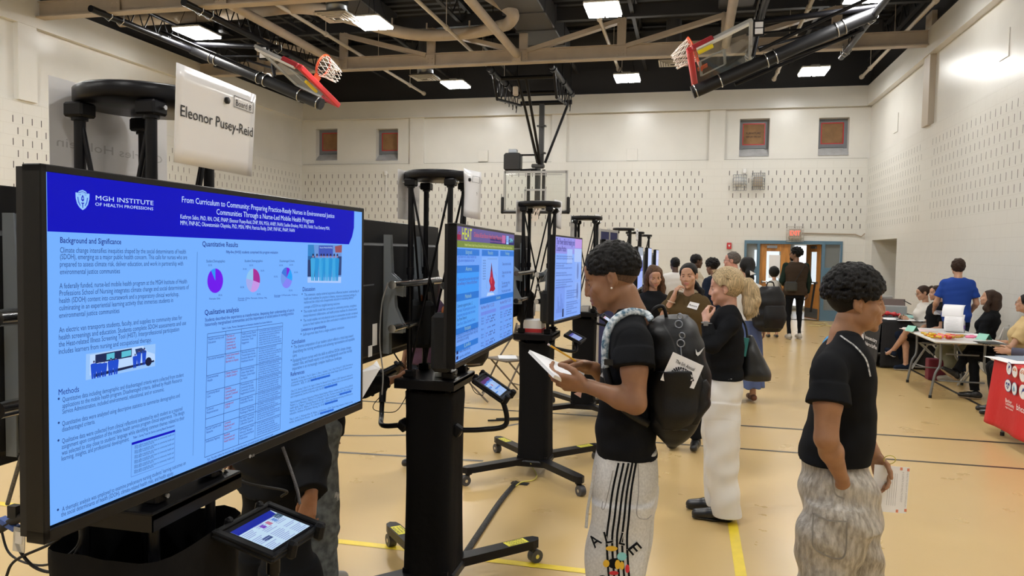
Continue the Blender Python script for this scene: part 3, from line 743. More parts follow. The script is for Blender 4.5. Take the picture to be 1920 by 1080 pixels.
# ------------------------------------------------------------------ fittings on the back wall
def cage(mb, c, w_, h_, d_, nx=5, nz_=5):
    for i in range(nx+1):
        x = c[0]-w_/2+w_*i/nx; mb.tube([(x, c[1], c[2]-h_/2), (x, c[1]-d_, c[2]-h_/2), (x, c[1]-d_, c[2]+h_/2), (x, c[1], c[2]+h_/2)], .006, 5, False)
    for j in range(nz_+1):
        z = c[2]-h_/2+h_*j/nz_; mb.tube([(c[0]-w_/2, c[1], z), (c[0]-w_/2, c[1]-d_, z), (c[0]+w_/2, c[1]-d_, z), (c[0]+w_/2, c[1], z)], .006, 5, False)
p = on_y(1385, 342, YB)
e1 = empty('wall_horn', p, 'white round horn speaker behind a wire guard, left one above the blue doors', 'horn')
mb = MB(); mb.lathe((0, -.01, .02), [(.13, 0), (.14, -.04), (.11, -.1), (.0, -.12)], 20, (0, 1, 0)); mb.build('horn_body', M_WHITE, e1)
mb = MB(); cage(mb, (0.02, 0, -.02), .34, .42, .18); mb.build('wire_guard', M_GREYST, e1)
p = on_y(1421, 341, YB)
e2 = empty('wall_clock_cage', p, 'grey wire cage over a small wall unit, right one above the blue doors', 'cage')
mb = MB(); mb.box((0, -.05, 0), (.24, .1, .26), bev=.02); mb.build('unit_body', M_BEIGE, e2)
mb = MB(); cage(mb, (0, 0, 0), .32, .44, .2, 6, 6); mb.build('wire_guard', M_GREYST, e2)
mb = MB(); p = on_y(1396, 321, YB); mb.box(p+Vector((0, -.04, 0)), (.09, .07, .13), bev=.01); mb.tube([p+Vector((0, -.03, -.05)), p+Vector((.02, -.02, -.3)), p+Vector((.1, -.02, -.45))], .008, 6)
tag(mb.build('junction_box', M_WHITE), 'small white box with a cable above the two wire guards', 'box')
p = on_y(1490, 437, YB)
ex = empty('exit_sign', p, 'lit red exit sign in a wire guard over the blue doors', 'exit sign')
mb = MB(); mb.box((0, -.04, 0), (.30, .08, .2), bev=.01); mb.box((0, -.05, -.13), (.32, .09, .06)); mb.build('sign_body', M_BEIGE, ex)
mb = MB(); mb.text('EXIT', plane_q((0, -.082, -.06), (1, 0, 0), (0, 0, 1)), .17, .26, align='c', bold=.02); mb.build('letters', mat('exit_red', (1, .08, .05), .5, emit=2.2), ex)
mb = MB(); cage(mb, (0, 0, -.03), .42, .4, .13, 8, 4); mb.build('wire_guard', M_VENT, ex)
mb = MB(); a = on_y(1504, 437, YB); mb.tube([a+Vector((0, -.03, 0)), (XR-.25, YB-.03, a.z-.02), (XR-.1, YB-.03, a.z-.08), (XR-.03, YB-.1, a.z)], .016, 8)
tag(mb.build('conduit', M_BEIGE), 'thin conduit running from the exit sign to the corner', 'conduit')
p = on_y(1367, 461, YB); fa = empty('fire_alarm', p, 'small red fire alarm box left of the blue doors', 'fire alarm')
mb = MB(); mb.box((0, -.03, 0), (.12, .06, .17), bev=.008); mb.build('alarm_box', M_RED, fa)
mb = MB(); mb.prism([(-.03, -.062, .03), (.03, -.062, .03), (0, -.062, -.04)], (0, -.004, 0)); mb.build('pull_lever', M_WHITE, fa)
p = on_y(724, 325, YB); mb = MB(); mb.box(p+Vector((0, -.03, 0)), (.08, .06, .12), bev=.008); mb.cyl(p+Vector((0, -.02, -.05)), p+Vector((0, -.02, -.7)), .012, n=6)
tag(mb.build('junction_box', M_WHITE), 'small white box with a thin conduit below the left windows', 'box')

# ------------------------------------------------------------------ display stands and their televisions
M_FAB = mat('stretch_fabric_black', (0.006, 0.006, 0.007), 0.8, spec=.12, bump=0.15, bscale=30)
M_CAUT = mat('caution_yellow', (0.85, 0.78, 0.05), 0.45)
M_TYRE = mat('caster_tyre', (0.05, 0.05, 0.055), 0.5)
def fabric_column(mb, z0, z1, hx, hy, seed):
    rnd = random.Random(seed); N = 40; K = 46
    prof = []
    for k in range(N):
        a = 2*PI*k/N; c_, s_ = math.cos(a), math.sin(a); p = 7
        rr_ = (abs(c_)**p+abs(s_)**p)**(-1/p); prof.append((rr_*c_, rr_*s_))
    vs = []
    for j in range(K+1):
        t = j/K; z = z0+(z1-z0)*t
        top = max(0, (t-.72)/.28)
        for k, (x, y) in enumerate(prof):
            q = mnoise.noise(Vector((x*1.5+seed, y*1.5, z*16-x*2.2))); q2 = mnoise.noise(Vector((x*2, y*2+seed, z*3)))
            g = 1-.05*math.sin(PI*t)+.035*top*q+.02*q2
            vs.append((x*hx*g, y*hy*g, z+.012*top*q))
    fs = [(j*N+k, j*N+(k+1) % N, (j+1)*N+(k+1) % N, (j+1)*N+k) for j in range(K) for k in range(N)]
    mb.add(vs, fs, True)
def stand(x, y, label, seed=0, open_top=False, detail=True, rz=0.0):
    r = empty('display_stand', (x, y, 0), label, 'display stand', 'black display stands in a row', rz)
    mb = MB(); mb.box((0, 0, .105), (.26, .32, .05), bev=.01); mb.box((0, 0, .14), (.23, .28, .04)); mb.build('base_plate', M_BLACK, r)
    for k, (sx, sy) in enumerate(((1, 1), (1, -1), (-1, 1), (-1, -1))):
        e = Vector((sx*.42, sy*.47, .115)); a = Vector((sx*.09, sy*.12, .115)); d = (e-a).normalized(); nrm = Vector((-d.y, d.x, 0))
        mb = MB(); loop = [a-nrm*.04, a+nrm*.04, e+nrm*.038-d*.03, e+nrm*.03+d*.01, e+nrm*.0+d*.03, e-nrm*.03+d*.01, e-nrm*.038-d*.03]
        mb.prism([p-Vector((0, 0, .022)) for p in loop], (0, 0, .045)); lg = mb.build('leg', M_BLACK, r)
        if detail:
            cb = MB(); c = e-d*.02; w0 = c+d*.03
            cb.cyl(c+Vector((0, 0, -.02)), c+Vector((0, 0, -.035)), .025); cb.prism([c+nrm*.02+Vector((0, 0, -.035)), c+nrm*.02+d*.05+Vector((0, 0, -.05)), c+nrm*.02+d*.045+Vector((0, 0, -.085)), c+nrm*.02+d*.01+Vector((0, 0, -.08))], -nrm*.04)
            for s_ in (-1, 1): cb.cyl(w0-nrm*.003*s_+Vector((0, 0, -.0775)), w0+nrm*.022*s_+Vector((0, 0, -.0775)), .0375, m=1, n=18); cb.cyl(w0+nrm*.022*s_+Vector((0, 0, -.0775)), w0+nrm*.024*s_+Vector((0, 0, -.0775)), .012, m=2)
            cb.build('caster', [M_BLACK, M_TYRE, M_CHROME], lg)
            if (sx, sy) in ((1, 1), (-1, 1)):
                lab = MB(); q = plane_q(e-d*.05-nrm*.028+Vector((0, 0, .0245)), -d if sx > 0 else d, nrm if sx < 0 else -nrm)
                q0 = e-d*.12+Vector((0, 0, .0235)); xa = d.copy(); ya = nrm.copy()
                if sx > 0: xa, ya = d, nrm
                lab.box(q0, (.13, .06, .0012), Matrix((xa, ya, Vector((0, 0, 1)))).transposed(), m=0)
                for i, (t_, hh) in enumerate((('CAUTION', .021), ('TRIPPING', .014), ('HAZARD', .016))):
                    lab.text(t_, plane_q(q0+ya*(.012-.019*i)+Vector((0, 0, .0012)), xa, ya), hh, .1, 1, 'c', bold=.03)
                lab.build('caution_label', [M_CAUT, M_INK], lg)
        else:
            cb = MB(); cb.cyl(e-nrm*.02+Vector((0, 0, -.0765)), e+nrm*.02+Vector((0, 0, -.0765)), .0375, n=12); cb.build('caster', M_TYRE, lg)
    mb = MB(); zt = 1.03
    if open_top:
        fabric_column(mb, .14, .985, .168, .188, seed)
        mb.build('fabric_cover', M_FAB, r); mb = MB()
        for sx in (-1, 1):
            for sy in (-1, 1): mb.cyl((sx*.1, sy*.11, .14), (sx*.1, sy*.11, 1.08), .0135, n=10)
        mb.build('lower_posts', M_BLACK, r)
    else:
        fabric_column(mb, .14, zt, .122, .145, seed); mb.build('fabric_cover', M_FAB, r)
        mb = MB()
        for sx in (-1, 1):
            for sy in (-1, 1): mb.cyl((sx*.1, sy*.11, .9), (sx*.1, sy*.11, 1.08), .014, n=10)
        mb.build('lower_posts', M_BLACK, r)
    mb = MB(); mb.box((0, 0, 1.09), (.3, .36, .022), bev=.003); mb.box((.147, 0, 1.075), (.006, .36, .04)); mb.box((0, -.178, 1.075), (.3, .006, .04)); mb.build('shelf', M_BLACK, r)
    for sx in (-1, 1):
        for sy in (-1, 1):
            mb = MB(); mb.cyl((sx*.1, sy*.11, 1.1), (sx*.1, sy*.11, 2.05), .0135, n=12)
            for z in (1.1, 1.6, 2.02): mb.cyl((sx*.1, sy*.11, z), (sx*.1, sy*.11, z+.035), .019, n=12)
            mb.build('post', M_BLACK, r)
            mb = MB()
            for z in (1.12, 2.045): mb.box((sx*.1, sy*.11, z), (.055, .05, .035), bev=.005); mb.cyl((sx*.13, sy*.11, z), (sx*.14, sy*.11, z), .006, n=8, m=1)
            mb.build('clamp', [M_BLACK, M_CHROME], r)
    mb = MB()
    for z0, z1 in ((1.13, 2.04),):
        for s_ in (-1, 1):
            mb.cyl((s_*.1, -.11*s_, z0), (s_*.1, .11*s_, z1), .006, n=8)
            mb.cyl((-.1, s_*.11, z0), (.1, s_*.11, z1), .006, n=8)
            if s_ < 0: mb.cyl((.1, s_*.11, z0), (-.1, s_*.11, z1), .006, n=8)
    mb.build('diagonal_braces', M_BLACK, r)
    mb = MB(); mb.lathe((0, 0, 2.065), [(0, 0), (.158, 0), (.165, .006), (.165, .034), (.158, .04), (0, .04)], 40); mb.build('top_plate', M_BLACK, r)
    return r
K = [(-1.345, 1.665), (-1.215, 3.56), (-1.13, 5.72), (-1.06, 7.95), (-.98, 11.6), (-.94, 13.5), (-.90, 15.5)]
kl = ['black lattice display stand at the far left, behind the largest screen', 'black lattice display stand wrapped in black fabric, a yellow caution label on its nearest foot',
      'black lattice display stand behind the person holding papers', 'black lattice display stand seen above the head of the person with the backpack',
      'small far display stand left of the person in the plain black top', 'small far display stand, second from the end of the row', 'farthest display stand at the end of the row']
for i, (x, y) in enumerate(K): stand(x, y, kl[i], i+1, i == 0, i < 3)

M_BEZEL = mat('bezel_black', (0.006, 0.006, 0.007), 0.35, spec=.25); M_TVB = mat('tv_back', (0.014, 0.014, 0.016), 0.5, spec=.3)
def emis(name, c, s_=1.0):
    """lit screen colour given in sRGB 0..255"""
    lin = tuple(((v/255)/12.92 if v/255 <= .04045 else ((v/255+.055)/1.055)**2.4) for v in c)
    if name in MATS: return MATS[name]
    m = bpy.data.materials.new(name); m.use_nodes = True; b = m.node_tree.nodes['Principled BSDF']
    b.inputs['Base Color'].default_value = (.01, .01, .012, 1); b.inputs['Roughness'].default_value = .3; b.inputs['Specular IOR Level'].default_value = .03
    b.inputs['Emission Color'].default_value = (*lin, 1); b.inputs['Emission Strength'].default_value = s_*SCREEN
    MATS[name] = m; return m
class Slide:
    """a lit television panel; content drawn in its own plane, colours as material slots"""
    def __init__(s, Mw, W, H):
        s.M = Mw; s.Mi = Mw.inverted(); s.W, s.H = W, H; s.mb = MB(); s.cols = []; s.names = []; s.layer = 0
    def col(s, c):
        if c not in s.cols: s.cols.append(c)
        return s.cols.index(c)
    def uv(s, px, py):                     # pixel of the photograph -> slide plane coordinates
        o = s.M.translation; n = (s.M.to_3x3() @ Vector((0, 0, 1))).normalized(); d = ray(px, py); e = Vector((0, 0, EYE))
        t = (o-e).dot(n)/d.dot(n); p = s.Mi @ (e+d*t); return Vector((p.x, p.y))
    def fr(s, u, v): return Vector(((u-.5)*s.W, (.5-v)*s.H))
    def poly(s, pts, c, lay=1):
        s.mb.prism([(p[0], p[1], .0002*lay) for p in pts], (0, 0, .0001), s.col(c))
    def rect(s, u0, v0, u1, v1, c, lay=1): s.poly([s.fr(u0, v0), s.fr(u1, v0), s.fr(u1, v1), s.fr(u0, v1)], c, lay)
    def ln(s, a, b_, wd, c, lay=3):
        a, b_ = Vector(a), Vector(b_); d = (b_-a).normalized(); n = Vector((-d.y, d.x))*wd/2; s.poly([a-n, b_-n, b_+n, a+n], c, lay)
    def t2(s, txt, a, b_, size, c, bold=0.0, lay=4):
        a, b_ = Vector((*a, 0)), Vector((*b_, 0)); q = plane_q(a, b_-a, Vector((0, 1, 0))); 
        s.mb.text(txt, q, size, (b_-a).length, s.col(c), 'l', .0002*lay, bold)
    def tp(s, txt, x0, y0, x1, y1, size, c, bold=0.0): s.t2(txt, s.uv(x0, y0), s.uv(x1, y1), size, c, bold)
    def tf(s, txt, u0, v, u1, size, c, bold=0.0): s.t2(txt, s.fr(u0, v), s.fr(u1, v), size, c, bold)
def tv(corner_px=None, pos=None, face=1, label='', W=1.21, H=.65, group='televisions on the display stands', name='television', bez=.014, yaw=0.0, mount=True):
    """local: x along the screen (left to right for the viewer), y up, z out of the screen"""
    if corner_px:
        (tl, tr, br, bl) = corner_px
        def edge(t, b_): 
            a, c = on_y(*t, 1.0), on_y(*b_, 1.0); Y = H/(a.z-c.z+0.0) ; return (on_y(*t, Y)+on_y(*b_, Y))/2
        L, R_ = edge(tl, bl), edge(tr, br); xd = (R_-L); W = xd.length; xd.normalize(); c = (L+R_)/2
        xd.z *= .5; xd.normalize()
    else: c = Vector(pos); xd = Vector((math.sin(yaw), face*math.cos(yaw), 0))
    zd = xd.cross(Vector((0, 0, 1))).normalized(); yd = zd.cross(xd)
    Mw = Matrix((xd, yd, zd)).transposed().to_4x4(); Mw.translation = c
    r = empty(name, (0, 0, 0), label, 'television', group); r.matrix_world = Mw
    mb = MB()
    for s_ in (-1, 1): mb.box((s_*(W/2-bez/2), 0, -.02), (bez, H, .04), bev=.002); mb.box((0, s_*(H/2-bez/2-(0 if s_ > 0 else -.0)), -.02), (W, bez if s_ > 0 else bez*1.7, .04), bev=.002)
    mb.build('bezel', M_BEZEL, r)
    mb = MB(); mb.box((0, 0, -.036), (W-.008, H-.008, .04)); mb.box((0, -.04, -.055), (W*.9, H*.8, .03), bev=.012); mb.build('back_shell', M_TVB, r)
    if mount:
        mb = MB()
        for s_ in (-1, 1):
            for k in (0, .03):
                q = [(.0, .26), (.03, .26), (.04, .08), (.10, .03), (.10, -.03), (.055, -.02), (.06, -.08), (.10, -.16), (.10, -.2), (.03, -.2), (.03, -.3), (0, -.3)]
                mb.prism([(s_*.2+k, b_, -.072-a) for a, b_ in q], (.005, 0, 0))
        each(mb, 'mount_bracket', mat('bracket_grey', (.26, .29, .32), .4, .3), r)
        for yy in (.03, -.17):
            mb = MB(); mb.cyl((-.33, yy, -.155), (.33, yy, -.155), .019, n=16); mb.build('mount_bar', M_CHROME, r)
    return r, Slide(Mw @ Matrix.Translation((0, .006, -.001)), W-2*bez, H-2.7*bez)
def finish(sl, r, key, glow=1.0):
    W, H = sl.W, sl.H
    mats = [emis('screen_%s_%d' % (key, i), c, glow) for i, c in enumerate(sl.cols)]
    o = sl.mb.build('screen', mats, None); o.parent = r; o.matrix_local = Matrix.Translation((0, .006, -.001)); return o

# largest screen -----------------------------------------------------
BG, NAVY, HB, WH, TXT = (116, 176, 255), (0, 4, 188), (10, 30, 130), (205, 228, 255), (34, 66, 130)
t1, s1 = tv(((82, 303), (685, 392), (678, 765), (76, 1014)), label='largest television at the left showing a blue-headed health poster, nearest the camera')
s1.mb.box((0, 0, -.004), (s1.W, s1.H, .008), m=s1.col(BG))
U = s1.uv
hd = [s1.fr(0, 0), s1.fr(0, 0), U(663.5, 427), U(660, 444), U(654, 458.2), U(99.3, 434.3)]; hd[1] = Vector((U(664, 397).x, hd[0].y)); hd[-1] = Vector((hd[0].x, hd[-1].y))
s1.poly(hd, NAVY, 1)
TX1 = [('MGH INSTITUTE', 178.9, 375, 287.2, 384.8, .0125, WH, .02), ('OF HEALTH PROFESSIONS', 178, 385.6, 286.7, 394.4, .0085, WH, 0),
 ('From Curriculum to Community: Preparing Practice-Ready Nurses in Environmental Justice', 340.6, 379.3, 626.5, 408.9, .0185, WH, 0), ('Communities Through a Nurse-Led Mobile Health Program', 405.4, 402.1, 587.7, 418.4, .0185, WH, 0),
 ('Kathryn Sabo, PhD, RN, CNE, FNAP; Eleonor Pusey-Reid, DNP, RN, M.Ed, ANEF, FAAN; Suellen Breakey, PhD, RN, FAAN; Traci Doherty MSN,', 337.7, 409.7, 617.7, 431.1, .0135, WH, .01),
 ('MPH, FNP-BC; Oluwatomisin Olayinka, PhD, MSN, MPH; Patricia Reidy, DNP, FNP-BC, FNAP, FAAN', 337.7, 421.5, 552, 435.2, .0135, WH, .01),
 ('Background and Significance', 112.2, 455.2, 226.7, 458, .0145, HB, .02),
 ('Climate change intensifies inequities shaped by the social determinants of health', 111.9, 473.7, 348, 475.6, .0137, TXT, 0), ('(SDOH), emerging as a major public health concern. This calls for nurses who are', 111.9, 486.1, 350.2, 486.1, .0137, TXT, 0),
 ('prepared to assess climate risk, deliver education, and work in partnership with', 111.8, 500.1, 342.8, 497.8, .0137, TXT, 0), ('environmental justice communities', 111.8, 514.3, 224.2, 512.4, .0137, TXT, 0),
 ('A federally funded, nurse-led mobile health program at the MGH Institute of Health', 111, 541.1, 350, 531.2, .0137, TXT, 0), ('Professions School of Nursing integrates climate change and social determinants of', 111, 554.7, 353.5, 542.1, .0137, TXT, 0),
 ('health (SDOH) content into coursework and a preparatory clinical workshop,', 110.6, 568.4, 335, 555.1, .0137, TXT, 0), ('culminating in an experiential learning activity that immerses students in', 110.6, 582.2, 323.9, 566.4, .0137, TXT, 0),
 ('environmental justice communities', 110.4, 596.4, 223.2, 586.6, .0137, TXT, 0), ('An electric van transports students, faculty, and supplies to community sites for', 110.2, 623.8, 340.8, 598.9, .0137, TXT, 0),
 ('health screenings and education. Students complete SDOH assessments and use', 109.8, 637.4, 348.2, 609, .0137, TXT, 0), ('the Heat-related Illness Screening Tool (HIST). Interprofessional participation', 109.6, 650.6, 335.4, 620.7, .0137, TXT, 0),
 ('includes learners from nursing and occupational therapy.', 109.4, 664, 283.5, 640.7, .0137, TXT, 0), ('Methods', 109, 741.1, 147.4, 734.5, .015, HB, .02),
 ('Quantitative data including demographic and disadvantaged criteria were collected from student', 116.4, 753.8, 343.6, 705.8, .0122, TXT, 0), ('applications to the mobile health program. Disadvantaged criteria, defined by Health Resource', 116.4, 765.2, 340.7, 715.3, .0122, TXT, 0),
 ('Service Administration, included environmental, educational, and or economic.', 116.4, 776.2, 307.4, 733.1, .0122, TXT, 0), ('Quantitative data were analyzed using descriptive statistics to summarize demographics and', 115.8, 798.6, 336.4, 744.6, .0122, TXT, 0),
 ('disadvantaged criteria.', 115.8, 809.8, 177.6, 794, .0122, TXT, 0), ('Qualitative data were collected from clinical reflections submitted by each student as a required', 115.8, 831.3, 341.3, 769, .0122, TXT, 0),
 ('assignment upon completion of the mobile health service program clinical experience. The design', 115.3, 842.2, 345, 776.2, .0122, TXT, 0), ("was selected to stay close to students' language while identifying common themes related to their", 115.3, 853.7, 345, 786.2, .0122, TXT, 0),
 ('learning, insights, and professional development.', 114.7, 864.3, 241.6, 826.4, .0122, TXT, 0), ("A thematic analysis was employed to examine prelicensure nursing students' learning outcomes on", 115.8, 959.1, 347.6, 870.9, .0122, TXT, 0),
 ('the social determinants of health (SDOH), climate-related health risks, and health equity.', 114.1, 969.4, 324.9, 889.6, .0122, TXT, 0), ('Quantitative Results', 378.9, 461.8, 445.7, 463.3, .0165, HB, .02),
 ('Fifty-five (N=55) students comprised this program evaluation', 423.7, 474.9, 520.7, 475.5, .0095, HB, .02), ('Student Demographics', 386.4, 491.8, 421.3, 491.8, .0085, TXT, .01), ('Student Demographics', 458.2, 491.4, 492, 491.2, .0085, TXT, .01),
 ('Disadvantaged Criteria', 524, 491.4, 551.7, 491.2, .0085, TXT, .01), ('Qualitative analysis', 383.3, 590.6, 447.2, 584.4, .0165, HB, .02),
 ('Students described the experience as transformative, deepening their understanding of care in', 383.9, 603, 551, 583.6, .0115, HB, .01), ('historically marginalized communities and the importance of social justice in nursing practice', 383.9, 612, 550, 589.7, .0115, HB, .01),
 ('Table 2. Codes, Themes, Subcategories and Exemplars Identified from Student Reflections', 415.3, 617.8, 509.7, 604.4, .0065, HB, .02), ('Discussion', 567.1, 546.1, 590.2, 544.8, .0165, HB, .02),
 ("This extension, equity-centered experience influenced students' understanding of", 570.2, 555.4, 672.6, 547.6, .0118, TXT, 0), ('health and readiness for practice in diverse, resource-constrained settings. It', 569.4, 562.7, 667.4, 554.6, .0118, TXT, 0),
 ('reinforced the critical role of experiential education in translating abstract', 569.4, 569.7, 662.2, 559.8, .0118, TXT, 0), ('concepts of SDOH into tangible learning outcomes.', 569.4, 578.5, 636.8, 571, .0118, TXT, 0),
 ('This mobile health model links curriculum to community priorities, strengthens', 568.9, 587, 668, 574.6, .0118, TXT, 0), ('interprofessional collaboration, and health practice readiness for climate-justice', 568.4, 594.8, 668.7, 581.3, .0118, TXT, 0),
 ('The model enables not only physical access to communities but also conceptual', 568.4, 603.9, 670, 588.3, .0118, TXT, 0), ('access to lived realities that are often overlooked in traditional clinical education.', 567.9, 611.7, 669.2, 594.8, .0118, TXT, 0),
 ('Limitations to generalizability', 564.5, 621.3, 611.2, 614.3, .0118, HB, .02), ('Self-reported data from a single academic institution', 567.6, 629.8, 644.9, 615.6, .0118, TXT, 0), ('Conclusion', 546.1, 645.4, 571.5, 641.5, .0165, HB, .02),
 ('The diverse composition of our student cohort reflects a critical step toward', 550.2, 653.9, 661.7, 631.6, .0135, TXT, 0), ('diversifying the nursing workforce and achieving representative and equitable', 548.7, 662.7, 664.3, 637.6, .0135, TXT, 0), ('care.', 548.1, 670, 556.7, 668.2, .0135, TXT, 0),
 ('Equipping future nurses with the skills to address SDOH, climate change-', 548.7, 679.1, 658.3, 653.2, .0135, TXT, 0), ('related risks, and health equity is not only pedagogically sound but morally', 548.1, 686.9, 659.6, 659.6, .0135, TXT, 0),
 ('imperative in an increasingly complex healthcare landscape.', 547.6, 694.6, 640.7, 672.6, .0135, TXT, 0), ('References', 544.5, 705.8, 570.2, 699.8, .016, HB, .02)]
for t_ in TX1: s1.tp(*t_[:6], t_[6], t_[7])
for bx, by in ((109.5, 752), (109.5, 797), (109, 830), (108, 960), (566, 554), (565, 586), (564, 603), (564, 629), (546.5, 652.5), (545.5, 678)):
    p = U(bx, by)+Vector((0, .004)); s1.poly([p+Vector((math.cos(a), math.sin(a)))*.0022 for a in np.linspace(0, 2*PI, 9)[:-1]], TXT, 4)
# reference lines
REF = ['Bernhardt, J. M., Bradley, S., Fox, R., Clayton, C., Dann, L., Kennedy, L. Cole, V., Ray, R. Harvey, R. E. (2022). Environment as', 'community nursing, how to inspire change, nurses cooled over heat: climate change. Centers for disease control', 'Practitioner, 18(3), 31-338. https://doi.org/10.1016/j.nurpra', '',
       'Chan, D. K., Kenney, P., Barry, E. W., Stupin, R., Brown, W., Edmonds, M. A., & J. Walker, E. (2023). Exploring the health care for', 'clinical education in graduate nursing with an international scope in sciences, Nurse education, a cross-sectional global-level', 'and competencies. Journal of Nursing, 62(4), 303-307. https://doi.org/10.3928', '',
       'National Academies of Sciences, Engineering and Medicine; National Academy of Medicine; Committee on the Future of Nursing (2020-30)', 'Flaubert, J. L., Le Menestrel, S., Williams, D. R., & Wakefield, M. K. (Eds.). The future of nursing 2020 - 2030, charting a path', 'health equity. Chapter 7, Educating Nurses for the Future. National Academies Press. https://doi.org/10.17226',
       'Ramirez, M., Castel, D., Williams, A. M., & Cleveland, K. (2021). Climate change integration and nursing care delivery across', 'education. Archives of Psychiatric Nursing, 36, 43-48. https://doi.org/10.1016', '', 'Tilley, L., Lewis, C., McGovern-Wert, M., Mallette, C., & Schoenman, J. (2023). Climate change: integration of topics in nursing', 'nurses. Journal Nurse Practice, 101, 100-130. https://doi.org/10.1177']
yl = np.linspace(712, 1018, len(REF))
for i, t_ in enumerate(REF):
    if not t_: continue
    y0 = yl[i]; x0, x1 = 62-.05*(y0-712), (505 if len(t_) > 112 else 505-(112-len(t_))*3.2)
    sl_ = -.265-.00008*(y0-712)
    a, b_ = (530+x0/3.857, 530+y0/3.857), (530+x1/3.857, 530+(y0+sl_*(x1-x0))/3.857)
    s1.tp(t_, *a, *b_, .0088, TXT)
    if 'https' in t_:
        f = t_.index('https')/len(t_); pa = U(*a); pb_ = U(*b_); s1.ln(pa.lerp(pb_, f)+Vector((0, .003)), pb_+Vector((0, .003)), .006, (40, 110, 225), 3)
s1.ln(U(369.6, 472.2), U(361.4, 854.3), .0012, (70, 120, 190))
def grid(sl, q, us, vs, c, wd=.001):
    q = [Vector(p) for p in q]
    def at(u, v): return q[0].lerp(q[1], u).lerp(q[3].lerp(q[2], u), v)
    for u in us: sl.ln(at(u, 0), at(u, 1), wd, c)
    for v in vs: sl.ln(at(0, v), at(1, v), wd, c)
    return at
at = grid(s1, [U(388.6, 626.1), U(529.7, 605.3), U(524.7, 804.4), U(383.3, 857.8)], (0, .215, .41, .63, 1), (0, .03, .19, .34, .47, .60, .69, .76, .86, 1), (20, 45, 120))
rnd = random.Random(5)
W1 = ['Health Literacy and', 'Education', 'Structural Inequities', 'Environmental', 'Health', 'Community-Based', 'Care', 'Cultural', 'Responsiveness', 'Social Capital and', 'Networks', 'Individual Agency']
THEME = [['The Role of', 'Education and', 'Awareness in', 'Community and', 'Climate Health'], ['Social Determinants', 'of Health as', 'Barriers to Equity'], ['Climate Change as', 'a Health Concern'], ['Holistic,', 'Community-Based', 'Care and Continued', 'Engagement'], ['Language and', 'Culture'], [], ['Community', 'Resilience and', 'Mutual Aid'], ['Resident', 'Empowerment and', 'Health Advocacy']]
COL1 = [['Health Literacy and', 'Education'], ['Structural Inequities'], ['Environmental', 'Health'], ['Community-Based', 'Care'], ['Cultural', 'Responsiveness'], [], ['Social Capital and', 'Networks'], ['Individual Agency']]
COL2 = [['Health Literacy, Patient', 'Health Education, Climate', 'Awareness, Trust', 'Engagement'], ['Housing Insecurity,', 'Transportation Access,', 'Economic Barriers and', 'Healthcare Access'], ['Environmental Risk,', 'Urban Heat Island,', 'Pollution, Climate Impact', 'on Health'], ['Preventative Care,', 'Community Nursing,', 'Continuity of Care,', 'Neighborhood Outreach'], ['Language Barriers,', 'Interpreter Access'], ['Cultural Sensitivity,', 'Multilingual Materials'], ['Peer Support, Community', 'Organizing, Mutual Aid,', 'Collective Capacity'], ['Self-Management, Health', 'Advocacy, Resident', 'Agency, Empowerment Beyond', 'Preferences']]
rows = [.03, .19, .34, .47, .60, .69, .76, .86, 1]
for i in range(8):
    v0, v1 = rows[i], rows[i+1]
    for cx, data, c_, bd in ((.012, COL1[i], HB, 0), (.225, THEME[i], (150, 20, 70), .02), (.42, COL2[i], HB, 0)):
        wmax = {.012: .19, .225: .175, .42: .19}[cx]
        for j, t_ in enumerate(data):
            v = v0+.024+.026*j
            if v < v1: s1.t2(t_, at(cx, v), at(cx+wmax*min(1, len(t_)/20), v), .0078, c_, bd)
    v = v0+.02
    while v < v1-.004:
        n_ = rnd.choice((34, 40, 44, 44)); t_ = ' '.join(rnd.choice(('this', 'community', 'nurses', 'saw', 'patients', 'heat', 'asked', 'about', 'climate', 'the', 'clinic', 'we', 'learned', 'and', 'families', 'of')) for _ in range(8))[:n_]
        s1.t2(t_, at(.655, v), at(.655+.33*n_/44, v), .0068, HB); v += .0205
s1.t2('Note. This table outlines the overarching codes, corresponding themes, and exemplar excerpts related to community health.', U(388, 864), U(512, 816), .008, HB)
s1.t2('reflections shared.', U(388, 869), U(405, 863), .008, HB)
at = grid(s1, [U(246.5, 830.2), U(327.8, 805.5), U(326.4, 865.2), U(245.4, 894.5)], (0, 1), (0, 1), (80, 120, 200), .0008)
s1.poly([at(0, 0), at(1, 0), at(1, .07), at(0, .07)], NAVY, 3)
for i in range(6):
    for j in range(2): s1.t2('What effect would the visit have on community health and'[:56 if j == 0 else 30], at(.06, .16+.145*i+.055*j), at(.98 if j == 0 else .5, .16+.145*i+.055*j), .0062, TXT)
s1.tp('Table 1. Survey Tools for Service Learning Based Development', 249, 823, 327, 799.5, .007, HB, .01)
def pie(sl, c, rx, ry, parts):
    a0 = PI/2
    for f, col_ in parts:
        a1 = a0-2*PI*f; pts_ = [c]+[c+Vector((math.cos(a)*rx, math.sin(a)*ry)) for a in np.linspace(a0, a1, max(3, int(30*f)+2))]
        sl.poly(pts_, col_, 3); a0 = a1
def pie_px(cx_, cy_, ry, parts):
    c = U(cx_, cy_); rr_ = (U(cx_, cy_-ry)-U(cx_, cy_+ry)).length/2; pie(s1, c, rr_, rr_, parts)
pie_px(403.3, 526.4, 23, [(.91, (110, 20, 235)), (.09, (40, 150, 245))]); pie_px(474.3, 525.8, 22, [(.29, (165, 45, 150)), (.27, (195, 150, 230)), (.22, (160, 170, 235)), (.22, (140, 195, 240))])
pie_px(537, 520.9, 19.5, [(.1, (125, 35, 215)), (.2, (35, 160, 250)), (.33, (130, 130, 245)), (.2, (110, 150, 235)), (.17, (60, 120, 220))])
